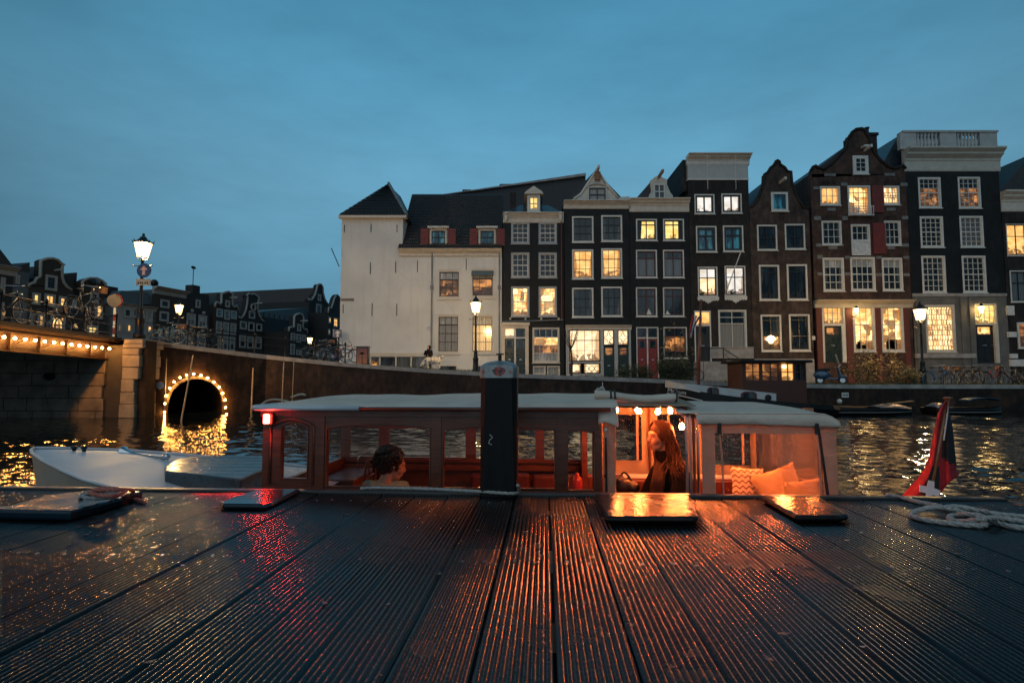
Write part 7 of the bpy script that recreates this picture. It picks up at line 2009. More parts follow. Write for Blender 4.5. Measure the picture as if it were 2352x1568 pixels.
# ------------------------------------------------------------------ scooter
p = atY(1905, 880, 35.0); sct = empty('motor_scooter', (p.x, 34.9, street_z(p.x) + .05), R(-18), 'blue motor scooter with a pale windshield parked left of the golden bush', 'scooter')
scb = mat('scooter_blue', (.025, .075, .14), .25, .15, 6, 0, coat=.5)
for sx in (-.48, .58):
    w = MB().tube([(sx + .18 * math.cos(a), 0, .23 + .18 * math.sin(a)) for a in [2 * PI * i / 18 for i in range(18)]], .055, 7, closed=True).build('wheel', rubber, sct, smooth=True)
    MB().lathe([(.13, -.03), (.13, .03)], (sx, 0, .23), 12, M=Matrix.Rotation(PI / 2, 3, 'X')).build('rim', steel, w)
MB().ball((-.38, 0, .52), (.42, .17, .24), 14, 9).build('rear_body', scb, sct, smooth=True)
MB().box(-.2, -.15, .28, .38, .15, .36).build('footboard', scb, sct, bevel=.02)
MB().grid(lambda a, b: (.40 + .10 * math.cos((a - .5) * 2.6) + .02 - .10 * b, (a - .5) * .46 * (1 - .35 * b * b), .34 + .62 * b), 8, 8).build('leg_shield', scb, sct, smooth=True, solid=.03)
MB().ball((.58, 0, .42), (.22, .09, .10), 10, 6).build('front_mudguard', scb, sct, smooth=True)
MB().tube([(.58, 0, .25), (.42, 0, .85), (.38, 0, 1.02)], .03, 6).build('steering_column', steel, sct)
MB().tube([(.30, -.32, 1.05), (.38, 0, 1.02), (.30, .32, 1.05)], .02, 6).build('handlebar', black_iron, sct)
MB().ball((.44, 0, 1.0), (.08, .1, .08), 10, 6).build('headlight', chrome, sct, smooth=True)
MB().ball((-.30, 0, .78), (.36, .14, .07), 12, 6).build('seat', rubber, sct, smooth=True)
MB().grid(lambda a, b: (.44 - .14 * b, (a - .5) * .42 * (1 - .3 * b), 1.06 + .52 * b), 5, 5).build('windshield', mat('windshield_pale', (.5, .42, .34), .2, .1, 4, 0), sct, smooth=True, solid=.01)
sct.scale = (1.15,) * 3

# ------------------------------------------------------------------ houseboat with the wheelhouse
HY = 30.0
hbp = lambda x, y, d=0: atY(x, y, HY + d)
h0 = hbp(1700, 950); hb = empty('houseboat', (h0.x, HY, 0), 0, 'old dark barge with white cabin side, wooden wheelhouse and tall red mast', 'boat')
def HB(x, y, d=0):
    p_ = hbp(x, y, d); return Vector((p_.x - h0.x, d, p_.z))
tb = mat('barge_black', (.007, .007, .008), .5, .3, 3, .15, spec=.25)
top = [(1527, 874), (1540, 878), (1560, 886), (1590, 899), (1640, 908), (1700, 914), (1760, 921), (1830, 927), (1885, 931), (1908, 932)]
mb = MB(); rings = []
for i, (x, y) in enumerate(top):
    hw_ = 1.9 * min(1, (i / 3.5) ** .6 if i else .02) * (1 if i < 8 else (.85 if i == 8 else .5)); zt2 = HB(x, y, -hw_).z; X = HB(x, y, -hw_ * .3).x
    rings.append([(X, -hw_, zt2), (X + .1, -hw_ * 1.02, zt2 * .6), (X + .3 * (i < 3), -hw_ * .9, 0), (X + .4 * (i < 3), 0, -.5), (X + .3 * (i < 3), hw_ * .9, 0), (X + .1, hw_ * 1.02, zt2 * .6), (X, hw_, zt2)])
nn = 7; mb.v = [q_ for r_ in rings for q_ in r_]
for i in range(len(rings) - 1):
    for j in range(nn - 1): a = i * nn + j; mb.f.append((a, a + 1, a + nn + 1, a + nn)); mb.mi.append(0)
    a = i * nn; mb.f.append((a, a + nn, a + nn + 6, a + 6)); mb.mi.append(0)
mb.f.append(tuple((len(rings) - 1) * nn + j for j in range(nn))); mb.mi.append(0)
mb.build('hull', tb, hb)
wh = mat('barge_white', (.52, .52, .51), .45, .1, 2, .1)
bow_top = []
for i in range(4): r_ = rings[i]; bow_top.append(Vector(r_[0]))
st_ = MB()
for a, b, h1, h2 in zip(bow_top, bow_top[1:], (.34, .30, .16), (.30, .16, .05)):
    o_ = Vector((0, -.02, .0)); st_.add([a + o_ - Vector((0, 0, h1)), b + o_ - Vector((0, 0, h2)), b + o_ + Vector((0, 0, .02)), a + o_ + Vector((0, 0, .02))], [(0, 1, 2, 3)])
st_.build('bow_stripe', wh, hb)
MB().tube([Vector(r_[1]) + Vector((0, -.03, .03)) for r_ in rings[:4]], .035, 5).build('white_line', wh, hb)
f_ = bpy.data.curves.new('name_lettering', 'FONT'); f_.body = 'Mokum'; f_.size = .30; f_.extrude = .004; f_.align_x = 'CENTER'; f_.align_y = 'CENTER'
ft = bpy.data.objects.new('lettering_curve', f_); C.objects.link(ft); bpy.context.view_layer.update()
fm_ = bpy.data.meshes.new_from_object(ft.evaluated_get(bpy.context.evaluated_depsgraph_get())); bpy.data.objects.remove(ft)
fm_.materials.clear(); fm_.materials.append(white_paint)
fo = bpy.data.objects.new('name_lettering', fm_); C.objects.link(fo); fo.parent = hb
r2, r3 = Vector(rings[2][0]), Vector(rings[3][0]); 
c_ = HB(1553, 899, -1.40); fo.location = (c_.x, -1.52, c_.z); fo.rotation_euler = (PI / 2, R(9), R(-24))
cab = [HB(1573, 880, -1.2), HB(1783, 903.5, -1.2), HB(1783, 924, -1.2), HB(1573, 894, -1.2)]
def slab(P_, d0, d1, name, m): 
    return MB().prism([(q_.x, q_.z) for q_ in P_], d0, d1, 'xz').build(name, m, hb)
slab(cab, -1.2, 1.2, 'cabin', wh)
for (x0, y0, x1, y1) in ((1625, 889, 1651, 907), (1703, 899, 1738, 918)):
    q0, q1 = HB(x0, y1, -1.25), HB(x1, y0, -1.25); w_ = q1.x - q0.x; h_ = q1.z - q0.z
    pts = [(q0.x, q0.z), (q1.x, q0.z), (q1.x, q0.z + h_ * .75), (q0.x + w_ * .8, q1.z), (q0.x + w_ * .2, q1.z), (q0.x, q0.z + h_ * .75)]
    k = MB().prism(pts, -1.26, -1.205, 'xz').build('porthole_shutter', redbar, hb)
    MB().prism([(a * .72 + (q0.x + q1.x) * .14, b * .72 + (q0.z + q1.z) * .14) for a, b in pts], -1.275, -1.262, 'xz').build('pane', g_dark, k)
q = HB(1764, 913, -1.21); MB().lathe([(.16, 0), (.16, .04), (.11, .05)], q, 14, M=Matrix.Rotation(PI / 2, 3, 'X')).build('porthole', black_iron, hb)
# wheelhouse
wz1, wz0 = HB(1780, 833, -1.0).z, .3
wx0, wx1 = HB(1705, 860, -1.0).x, HB(1852, 860, -1.0).x
bays = [(1714, 1744), (1752, 1787), (1796, 1822), (1828, 1848)]
ops = []
for a, b in bays: q0, q1 = HB(a, 873, -1.0), HB(b, 836, -1.0); ops.append((q0.x, q1.x, q0.z, q1.z))
mb = MB(); wall_front(mb, wx0, wx1, wz0, wz1, ops, .0, -1.0)
mb.add([(wx0, -1, wz0), (wx0, 1, wz0), (wx0, 1, wz1), (wx0, -1, wz1), (wx1, -1, wz0), (wx1, 1, wz0), (wx1, 1, wz1), (wx1, -1, wz1)], [(0, 1, 2, 3), (4, 7, 6, 5), (1, 5, 6, 2)])
barge_wood = wood('barge_wood', (.045, .012, .006), (.085, .022, .010), .5, .05)
mb.build('wheelhouse', barge_wood, hb)
for i, r_ in enumerate(ops):
    g_ = [l_dim, l_dim, l_amber, g_dark][i]
    fr_ = MB(); fr_.box(r_[0], -1.03, (r_[2] + r_[3]) / 2 - .02, r_[1], -.99, (r_[2] + r_[3]) / 2 + .02); fr_.box((r_[0] + r_[1]) / 2 - .02, -1.035, r_[2], (r_[0] + r_[1]) / 2 + .02, -.985, r_[3])
    w = fr_.build('window_bars', barge_wood, hb); pane(w, r_[0], r_[1], r_[2], r_[3], -.93, g_)
MB().box(wx0 - .25, -1.3, wz1, wx1 + .2, 1.3, wz1 + .14).build('wheelhouse_roof', tb, hb, bevel=.03)
q = HB(1799, 842, -.95); MB().ball((q.x, -1.06, q.z), .09, 8, 6).build('cabin_lamp', emit('barge_lamp_glow', (1.0, .55, .16), 22), hb, smooth=True)
MB().tube([HB(1604, 893, -.4), HB(1606, 800, -.4), HB(1610, 688, -.4)], [.10, .075, .05], 8).build('mast', wood('mast_red', (.16, .035, .02), (.24, .055, .03)), hb, smooth=True)
for (x, y) in ((1598, 700), (1617, 705)): MB().tube([HB(1610, 690, -.4), HB(x, 880, -.4 + (x - 1608) * .1)], .012, 4).build('stay', black_iron, hb)
q = HB(1600, 722, -.5); 
for k, m_ in enumerate((mat('flag_red2', (.30, .03, .03), .8, .1, 6, 0), mat('flag_pale', (.55, .50, .48), .8, .1, 6, 0), mat('flag_blue', (.03, .09, .22), .8, .1, 6, 0))):
    MB().grid(lambda a, b: (q.x - .05 - .22 * b + (k - 1) * .16 + .1 * a - .12 * k * b, -.45 + .05 * math.sin(6 * a + 4 * b), q.z - 1.15 * b * (1 - .25 * (k == 2)) - .05 * k), 4, 8).build('pennant', m_, hb, smooth=True, solid=.01)
for (x, y, r_) in ((1735, 885, .3), (1752, 884, .25)): q = HB(x, y, .3); MB().box(q.x - .9, -.2, q.z - .1, q.x + .9, .5, q.z + .1).build('deck_locker', tb, hb)
# ------------------------------------------------------------------ small dark boats at the quay
def small_boat(x0, x1, yg, Y, hb_, label, mh, inner, cover=None):
    a, b = atY(x0, yg, Y), atY(x1, yg, Y); L = b.x - a.x; z = a.z
    o = empty('small_boat', ((a.x + b.x) / 2, Y + hb_, 0), 0, label, 'boat', 'small dark boats moored at the far quay')
    mb = MB(); rings = []; ns = 14
    for i in range(ns + 1):
        t = i / ns; w = hb_ * (1 - max(0, (t - .55) / .45) ** 2.2) * (.86 + .14 * min(1, t * 5)); X = -L / 2 + L * t; zz = z + .18 * max(0, t - .5) ** 2
        rings.append([(X, -w * .9, zz - .05), (X, -w, zz), (X, -w * .97, zz * .5), (X, -w * .7, -.15), (X, w * .7, -.15), (X, w * .97, zz * .5), (X, w, zz), (X, w * .9, zz - .05)])
    mb.v = [q_ for r_ in rings for q_ in r_]
    for i in range(ns):
        for j in range(7): k = i * 8 + j; mb.f.append((k, k + 1, k + 9, k + 8)); mb.mi.append(0)
    mb.f.append((7, 6, 5, 4, 3, 2, 1, 0)); mb.mi.append(0); mb.build('hull', mh, o, smooth=True)
    fl = MB(); 
    for i in range(ns):
        p_, q_ = rings[i], rings[i + 1]; fl.add([p_[0][:2] + (p_[0][2] - .12,), q_[0][:2] + (q_[0][2] - .12,), q_[7][:2] + (q_[7][2] - .12,), p_[7][:2] + (p_[7][2] - .12,)], [(0, 1, 2, 3)])
    fl.build('deck', inner, o)
    MB().tube([(r_[1][0], r_[1][1] - .012, r_[1][2] * .35) for r_ in rings], .02, 5).build('rub_rail', mat('rail_pale', (.22, .23, .23), .5, .1, 5, 0), o, smooth=True)
    if cover:
        for (t0, t1, hh, m_) in cover:
            MB().grid(lambda u, v: (-L / 2 + L * (t0 + (t1 - t0) * u), (v * 2 - 1) * hb_ * .8, z + hh * math.sin(PI * min(1, max(0, .1 + .8 * u))) * (1 - (2 * v - 1) ** 4) - .05), 10, 8).build('cover', m_, o, smooth=True)
    return o
blue_tarp = mat('blue_cover', (.02, .07, .13), .35, .25, 3, .2)
sb = small_boat(1885, 2121, 936, 29.2, .85, 'dark open sloop with pale gunwale line under the right quay', tb, tb, [(.62, .92, .22, blue_tarp), (.05, .5, .12, tb)])
q = atY(2068, 923, 29.8); MB().bar((q.x - sb.location.x - .7, -.2, q.z - .1), (q.x - sb.location.x + .75, -.1, q.z + .05), .22, .04).build('thwart_plank', wood('plank_orange', (.28, .15, .07), (.4, .22, .1)), sb)
q = atY(1937, 922, 29.4); MB().ball((q.x - sb.location.x, -.3, q.z), .13, 10, 7).build('fender', white_paint, sb, smooth=True)
q = atY(2030, 911, 30.2); s = MB().box(-.20, -.01, -.14, .20, .01, .14).build('number_plate', white_e, None); s.location = (q.x, quay_y(q.x) - .06, q.z); tag(s, 'small white plate with dark characters on the quay wall above the sloop', 'plate')
mk = MB()
for x in (-.12, -.03, .06, .13): mk.box(x - .025, -.014, -.07, x + .02, -.0105, .07)
mk.build('marks', black_paint, s)
sb2 = small_boat(2160, 2330, 937, 29.6, .8, 'small dark boat with folded blue covers nearest the right edge', tb, tb, [(.02, .22, .30, blue_tarp)])
q0, q1 = atY(2232, 925, 30), atY(2305, 918, 30)
MB().grid(lambda u, v: (q0.x - sb2.location.x + (q1.x - q0.x) * u, -.3 + .8 * v, q1.z - .05 + .14 * math.sin(PI * u) ** .5), 10, 4).build('spray_hood', blue_tarp, sb2, smooth=True, solid=.03)
# a dark pontoon end beyond the jetty at the right
pn = [atZ(x, y, .55) for x, y in ((2205, 1160), (2420, 1200), (2420, 1250), (2190, 1190))]
mbp_ = MB().prism([(p_.x, p_.y) for p_ in pn], -.2, .55, 'xy').build('deck', edge_m, None, bevel=.01); mbp_.name = 'pontoon'; tag(mbp_, 'low dark wet pontoon just beyond the right end of the jetty', 'pontoon')

# ------------------------------------------------------------------ plants
def leaf_mat(name, a, b_):
    m, t, b = nodes_of(name)
    t.links.new(mixc(t, rng(t, noise(t, 3.5, 3), .3, .7, 0, 1), a, b_), b.inputs['Base Color']); b.inputs['Roughness'].default_value = .55; MATS[name] = m; return m
lf_green = leaf_mat('leaves_green', (.022, .035, .012), (.055, .060, .020)); lf_yellow_lit = leaf_mat('leaves_yellow_warmlit', (.10, .075, .02), (.22, .13, .035)); twig = mat('twig_bark', (.03, .022, .018), .8, .3, 9, .3)  # yellow of the thin shrub, and warm light put into the broad bush's colour
def bush(x0, x1, yt, Y, label, m, n_=1500, seed=1, ragged=.5, size=.075):
    r_ = random.Random(seed); a, b = atY(x0, 860, Y), atY(x1, 860, Y); cx_ = (a.x + b.x) / 2; z = street_z(cx_) + .03; h_ = atY((x0 + x1) / 2, yt, Y).z - z; w = (b.x - a.x) / 2
    o = empty('bush', (cx_, Y, z), 0, label, 'bush')
    lv = MB(); st_ = MB()
    ns = 26
    for i in range(ns):
        u = r_.uniform(-1, 1); hh = h_ * (1 - .55 * u * u) * r_.uniform(.55, 1.0 + .3 * ragged * r_.random()); tip = Vector((u * w + r_.uniform(-.15, .15), r_.uniform(-.6, .6), hh)); bs_ = Vector((u * w * .7, r_.uniform(-.3, .3), 0))
        mid = bs_.lerp(tip, .5) + Vector((r_.uniform(-.1, .1), 0, .1)); pth = curve_pts([tuple(bs_), tuple(mid), tuple(tip)], 4); st_.tube(pth, [.016 - .0015 * k for k in range(len(pth))], 4)
        for k in range(n_ // ns):
            t = r_.random() ** .7; q_ = Vector(pth[min(len(pth) - 1, int(t * len(pth)))]) + Vector((r_.gauss(0, .16), r_.gauss(0, .18), r_.gauss(0, .12)))
            if q_.z < 0: q_.z = abs(q_.z)
            d = Vector((r_.gauss(0, 1), r_.gauss(0, 1), r_.gauss(0, .7))).normalized(); e_ = d.orthogonal().normalized(); s_ = size * r_.uniform(.5, 1.2)
            lv.add([q_ - d * s_, q_ + e_ * s_ * .45, q_ + d * s_, q_ - e_ * s_ * .45], [(0, 1, 2, 3)])
    lv.build('leaves', m, o); st_.build('stems', twig, o); return o
bush(1420, 1500, 838, 35.0, 'low dark green bush left of the red doors', lf_green, 1500, 2)
bush(1500, 1592, 822, 35.2, 'dense dark bush in front of the red doors', lf_green, 2200, 3, 1)
bush(1936, 2105, 808, 35.4, 'broad golden lit bush before the red brick house', lf_yellow_lit, 2600, 4, .9)
bush(2060, 2105, 838, 34.9, 'low dark bush at the foot of the right hand lamp', lf_green, 900, 5)
bush(1500, 1590, 745, 36.2, 'thin tall shrub with a few yellow leaves before the doors', lf_yellow_lit, 110, 6, 1.5, .14)
def bare_tree(x, yt, yb, Y, label, seed):
    r_ = random.Random(seed); p = atY(x, yb, Y); z = street_z(p.x); o = empty('bare_tree', (p.x, Y, z), 0, label, 'tree')
    H_ = atY(x, yt, Y).z - z; fork = H_ * .55
    MB().tube(curve_pts([(0, 0, 0), (.04, 0, fork * .5), (-.02, 0, fork)], 4), [.09, .085, .08, .075, .07, .065, .06, .058, .055], 7).build('trunk', twig, o, smooth=True)
    br_ = MB()
    for i in range(9):
        a = i * 2.4; tip = Vector((.8 * math.cos(a) * r_.uniform(.5, 1), .6 * math.sin(a), fork + (H_ - fork) * r_.uniform(.4, 1.0))); pth = curve_pts([(-.02, 0, fork * .97), tuple(Vector((-.02, 0, fork)).lerp(tip, .5) + Vector((0, 0, -.1))), tuple(tip)], 4)
        br_.tube(pth, [.035 - .0035 * k for k in range(len(pth))], 5)
        for k in range(5):
            q_ = Vector(pth[3 + k % 5]); br_.tube([q_, q_ + Vector((r_.gauss(0, .2), r_.gauss(0, .2), r_.uniform(.1, .4)))], [.010, .003], 3)
    br_.build('branches', twig, o); return o
bare_tree(1312, 748, 860, 37, 'small bare tree in front of the big lit shop window', 3)
gr = MB(); r_ = random.Random(5)
for (xa, xb, n_) in ((-5.6, -1.6, 900), (14, 32, 3200), (4, 14, 900), (-9, -5.6, 200)):
    for i in range(n_):
        x = r_.uniform(xa, xb); y = quay_y(x) + .36 + abs(r_.gauss(0, .35)); z = street_z(x) + .02; h_ = r_.uniform(.06, .2) * (1.5 if r_.random() < .1 else 1); a = r_.uniform(0, 6.28)
        gr.add([(x - .02 * math.cos(a), y - .02 * math.sin(a), z), (x + .02 * math.cos(a), y + .02 * math.sin(a), z), (x + r_.gauss(0, .05), y + r_.gauss(0, .05), z + h_)], [(0, 1, 2)])
g_o = gr.build('grass', leaf_mat('grass_blades', (.030, .050, .012), (.070, .085, .022)), None); tag(g_o, 'short grass growing along the top of the quay wall', 'grass', kind='stuff')
# wall pennant pole left of the white house
p0, p1 = atY(779, 612, 43), atY(761, 570, 43); fp_ = MB().tube([p0, p1], .035, 6).build('flag_pole', black_iron, None); tag(fp_, 'thin bare pole slanting out from the left edge of the white house', 'pole')
# ------------------------------------------------------------------ people
skin = mat('skin_tone', (.52, .30, .21), .5, .1, 14, .05, spec=.35)
skin2 = mat('skin_tone_dark', (.44, .25, .17), .5, .1, 14, .05, spec=.35)
hair_r = mat('hair_auburn', (.066, .023, .010), .72, .4, 30, .2, stretch=(2, 2, .3)); hair_d = mat('hair_dark', (.018, .011, .008), .5, .4, 30, .2)
coat_b = mat('coat_black', (.004, .004, .005), .85, .25, 25, .3, spec=.2); shirt_g = mat('shirt_sage', (.22, .36, .32), .8, .15, 20, .25)
eye_w_shaded = mat('eye_white_shaded', (.22, .17, .15), .2, .05, 5, 0); eye_d = mat('eye_dark', (.012, .008, .006), .15, .1, 5, 0); lip_m = mat('lip_colour', (.30, .09, .07), .4, .1, 9, 0)  # eye whites darkened: the shadow on them is put into the colour
def head_blobs(mb, M, c, s=1.0):
    """x: where the face looks, y: its left, z: up; c = centre of the head; s scale"""
    P = lambda x, y, z: M @ Vector((x * s, y * s, z * s)) + c
    B = lambda p, r: mb.ball(P(*p), tuple(k * s for k in r), 14, 10, M)
    B((-.012, 0, .030), (.098, .076, .092)); B((.030, 0, .0), (.066, .066, .085)); B((.030, 0, -.058), (.060, .052, .058)); B((.064, 0, -.092), (.026, .028, .020))
    B((.082, 0, .030), (.020, .046, .018)); B((.070, .036, -.028), (.026, .024, .028)); B((.070, -.036, -.028), (.026, .024, .028))
    mb.tube([P(.090, 0, .022), P(.104, 0, -.004), P(.116, 0, -.026)], [.008 * s, .011 * s, .013 * s], 8)
    B((.108, 0, -.031), (.013, .017, .009)); B((.086, 0, -.054), (.018, .026, .009)); B((.083, 0, -.069), (.017, .024, .010))
    for y in (-1, 1): B((-.006, y * .076, -.010), (.019, .010, .032))
    mb.tube([P(-.012, 0, -.05), P(-.02, 0, -.12), P(-.035, 0, -.19)], [.050 * s, .050 * s, .056 * s], 12)
    return P, B
def face_parts(M, c, s, parent):
    P = lambda x, y, z: M @ Vector((x * s, y * s, z * s)) + c
    for y in (-.032, .032):
        e_ = MB().ball(P(.0745, y, .006), .0115 * s, 10, 8).build('eye', eye_w_shaded, parent, smooth=True)
        MB().ball(P(.0815, y * 1.06, .005), .0066 * s, 8, 6).build('iris', eye_d, e_, smooth=True)
        MB().tube([P(.096, y * .5, .026), P(.096, y, .031), P(.084, y * 1.7, .026)], [.0025 * s, .003 * s, .0015 * s], 5).build('eyebrow', hair_d, parent, smooth=True)
    MB().tube([P(.092, -.022, -.061), P(.104, 0, -.058), P(.092, .022, -.061)], [.003 * s, .0055 * s, .003 * s], 6).build('lips', lip_m, parent, smooth=True)
def hand(mb, w, d, up, s=1.0, curl=.5):
    """palm, four unequal bent fingers and a thumb from its side; d = along the hand, up = back of the hand"""
    d = d.normalized(); up = (up - d * up.dot(d)).normalized(); sd = d.cross(up)
    mb.tube([w, w + d * .05 * s, w + d * .09 * s], [.026 * s, .034 * s, .032 * s], 8, flat=.6)
    for k, L in enumerate((.068, .078, .073, .056)):
        b = w + d * .085 * s + sd * (k - 1.5) * .019 * s; pth = [b]
        dir_ = d.copy()
        for j in range(3):
            dir_ = (dir_ - up * curl * (.35 + .2 * j)).normalized(); pth.append(pth[-1] + dir_ * L / 3 * s)
        mb.tube(pth, [.0095 * s, .0088 * s, .008 * s, .006 * s], 6)
    b = w + d * .03 * s - sd * .028 * s
    mb.tube([b, b + (d * .6 - sd * .7).normalized() * .035 * s, b + (d * .9 - sd * .35).normalized() * .065 * s], [.012 * s, .011 * s, .007 * s], 6)
# ---- woman in the cockpit, in profile to the left
wc = BT.at(1516, 1003, 4.42)
WR = BT.root('person', 'woman with long auburn hair and black coat sitting in the lit cockpit', 'person')
fw = Vector((-.93, -.37, -.03)).normalized(); up_ = Vector((-.05, -.02, 1)); lf = up_.cross(fw).normalized(); up_ = fw.cross(lf)
MW = Matrix((fw, lf, up_)).transposed(); sW = .90
body_ = MB(); P, B = head_blobs(body_, MW, wc, sW)
ch = wc + Vector((.075, .01, -.38)); sh_n, sh_f = wc + Vector((.13, -.15, -.285)), wc + Vector((.03, .17, -.27))
body_.ball(ch, (.11, .16, .20), 14, 10); body_.ball(ch + Vector((.02, 0, -.25)), (.11, .15, .2), 14, 10)
body_.tube([sh_n, sh_f], [.05, .05], 10)
el_n = wc + Vector((.02, -.22, -.54)); wr_n = wc + Vector((-.24, -.14, -.50)); el_f = wc + Vector((-.10, .20, -.52)); wr_f = wc + Vector((-.30, .06, -.47))
body_.tube([sh_n, el_n, wr_n], [.04, .034, .024], 10); body_.tube([sh_f, el_f, wr_f], [.04, .034, .024], 10)
hand(body_, wr_n, Vector((-1, .25, .12)), Vector((.1, -.2, 1)), 1.0, .7); hand(body_, wr_f, Vector((-1, -.1, .05)), Vector((0, 0, 1)), 1.0, .8)
remesh_obj(body_, 'body', skin, WR, .0062, 3)
face_parts(MW, wc, sW, WR)
cl = MB()
cl.ball(ch, (.135, .185, .215), 14, 10); cl.ball(ch + Vector((.02, 0, -.26)), (.145, .185, .24), 14, 10); cl.tube([sh_n, sh_f], [.075, .075], 10)
cl.tube([sh_n, el_n, wr_n], [.070, .062, .044], 10); cl.tube([sh_f, el_f, wr_f], [.070, .062, .044], 10)
nk = P(-.03, 0, -.155); cl.tube([nk + Vector((.02, 0, -.12)), nk, nk + Vector((-.006, -.002, .045))], [.11, .070, .062], 12)
lp = wc + Vector((-.12, -.02, -.56)); cl.tube([ch + Vector((0, .02, -.3)), lp, lp + Vector((-.18, -.02, -.02))], [.13, .11, .09], 10)
remesh_obj(cl, 'coat', coat_b, WR, .009, 4)
hm = MB()
hm.ball(P(-.020, 0, .054), (.104 * sW, .088 * sW, .084 * sW), 16, 10, MW)
hm.ball(P(-.072, 0, -.02), (.062 * sW, .082 * sW, .11 * sW), 14, 10, MW)
hm.ball(P(.012, -.052, .030), (.052 * sW, .034 * sW, .062 * sW), 12, 8, MW); hm.ball(P(.012, .052, .030), (.052 * sW, .034 * sW, .062 * sW), 12, 8, MW)
remesh_obj(hm, 'hair_cap', hair_r, WR, .007, 3)
rh = random.Random(21); hs_ = MB()
for i in range(420):
    side = rh.choice((-1, -1, -1, 1)); a = rh.random()
    root_ = P(.066 - .15 * a, side * .006, .118 + .022 * math.sin(PI * min(1, a + .15)))
    m0 = P(.052 - .13 * a, side * rh.uniform(.060, .080), .075 - .02 * a)
    m1 = P(.018 - .10 * a, side * rh.uniform(.080, .096), .005 * rh.uniform(-3, 3)); m2 = P(-.004 - .11 * a, side * rh.uniform(.075, .110), -.11)
    if (a < .5 and side < 0 and rh.random() < .6) or rh.random() < .1: e1 = wc + Vector((rh.uniform(-.085, -.005), -.13 - rh.uniform(.0, .05), -.27)); e2 = wc + Vector((rh.uniform(-.115, -.030), -.15 - rh.uniform(0, .05), -.36 - rh.uniform(0, .09)))
    else: e1 = wc + Vector((rh.uniform(.05, .17), rh.uniform(-.19, .05), -.25)); e2 = wc + Vector((rh.uniform(.07, .19), rh.uniform(-.21, .06), -.31 - rh.uniform(0, .11)))
    wv = rh.uniform(.004, .013); ph = rh.random() * 6
    pts = curve_pts([tuple(root_), tuple(m0), tuple(m1), tuple(m2), tuple(e1), tuple(e2)], 5)
    pts = [Vector(p) + Vector((math.sin(k * .8 + ph) * wv, math.cos(k * .65 + ph) * wv * .6, 0)) * min(1, max(0, k - 8) / 8) for k, p in enumerate(pts)]
    n_ = len(pts); hs_.tube(pts, [.0040 * (1 - .75 * (k / n_) ** 2.5) + .0006 for k in range(n_)], 4)
tag(hs_.build('hair_strands', hair_r, WR, smooth=True), kind='stuff')
bagm = MB(); q = BT.at(1437, 1106, 4.35); bagm.ball(q + Vector((-.02, 0, -.03)), (.075, .08, .06), 12, 8); bagm.ball(q + Vector((.05, 0, -.04)), (.06, .07, .045), 10, 7); bagm.ball(q + Vector((-.05, -.02, .01)), (.035, .05, .03), 10, 7); bagm.tube(curve_pts([tuple(q + Vector(v)) for v in ((-.06, 0, .0), (-.01, 0, .07), (.05, 0, .0))], 5), .010, 6)
bg = remesh_obj(bagm, 'handbag', mat('bag_leather', (.014, .009, .008), .4, .3, 20, .3), None, .008, 3); bg.location = BT.loc; bg.rotation_euler = (0, 0, -PHI); tag(bg, 'dark soft leather bag on the seat beside the woman', 'bag')
# ---- man in the cabin, seen from behind, face to the right
mc = BT.at(901, 1068, 4.3)
MR = BT.root('person', 'man with thick curly dark hair in a pale green shirt inside the cabin', 'person')
fw = Vector((.86, .42, -.26)).normalized(); up_ = Vector((.22, .1, 1)); lf = up_.cross(fw).normalized(); up_ = fw.cross(lf)
MM = Matrix((fw, lf, up_)).transposed(); sM = .92
body_ = MB(); P, B = head_blobs(body_, MM, mc, sM)
ch = mc + Vector((-.08, -.02, -.36)); s1, s2 = mc + Vector((-.16, -.13, -.155)), mc + Vector((.07, .12, -.20))
body_.ball(ch, (.15, .13, .24), 14, 10); body_.tube([s1, s2], [.055, .055], 10)
e1, w1 = mc + Vector((-.15, -.16, -.50)), mc + Vector((.10, -.08, -.56)); e2, w2 = mc + Vector((.16, .16, -.50)), mc + Vector((.28, .08, -.50))
body_.tube([s1, e1, w1], [.045, .038, .027], 10); body_.tube([s2, e2, w2], [.045, .038, .027], 10); body_.tube([ch, mc + Vector((-.05, -.02, -.62))], [.13, .14], 12)
hand(body_, w1, Vector((1, .3, -.1)), Vector((0, 0, 1))); hand(body_, w2, Vector((.8, -.5, -.1)), Vector((0, 0, 1)))
remesh_obj(body_, 'body', skin2, MR, .0062, 3); face_parts(MM, mc, sM, MR)
cl = MB(); cl.ball(ch, (.175, .155, .26), 14, 10); cl.tube([s1 + Vector((0, 0, -.01)), s2 + Vector((0, 0, -.01))], [.078, .078], 10); cl.tube([s1, e1, e1.lerp(w1, .8)], [.075, .062, .05], 10); cl.tube([s2, e2, e2.lerp(w2, .8)], [.075, .062, .05], 10)
nk = P(-.035, 0, -.17); cl.tube([nk + Vector((-.01, -.01, -.1)), nk + Vector((0, 0, -.015))], [.115, .075], 12); cl.tube([ch, mc + Vector((-.05, -.02, -.62))], [.16, .17], 12)
remesh_obj(cl, 'shirt', shirt_g, MR, .009, 4)
MB().tube([s2 + Vector((-.05, -.16, .045)), mc + Vector((.02, -.17, -.24)), mc + Vector((.0, -.17, -.45))], .014, 6, flat=.4).build('strap', mat('strap_black', (.015, .015, .016), .6, .1, 5, 0), MR, smooth=True)
cu = MB(); rh = random.Random(8)
hc = MB(); hc.ball(P(-.035, 0, .045), (.104, .093, .094), 14, 10, MM); hc.ball(P(-.065, 0, -.01), (.062, .08, .076), 14, 10, MM); remesh_obj(hc, 'hair_cap', hair_d, MR, .009, 3)
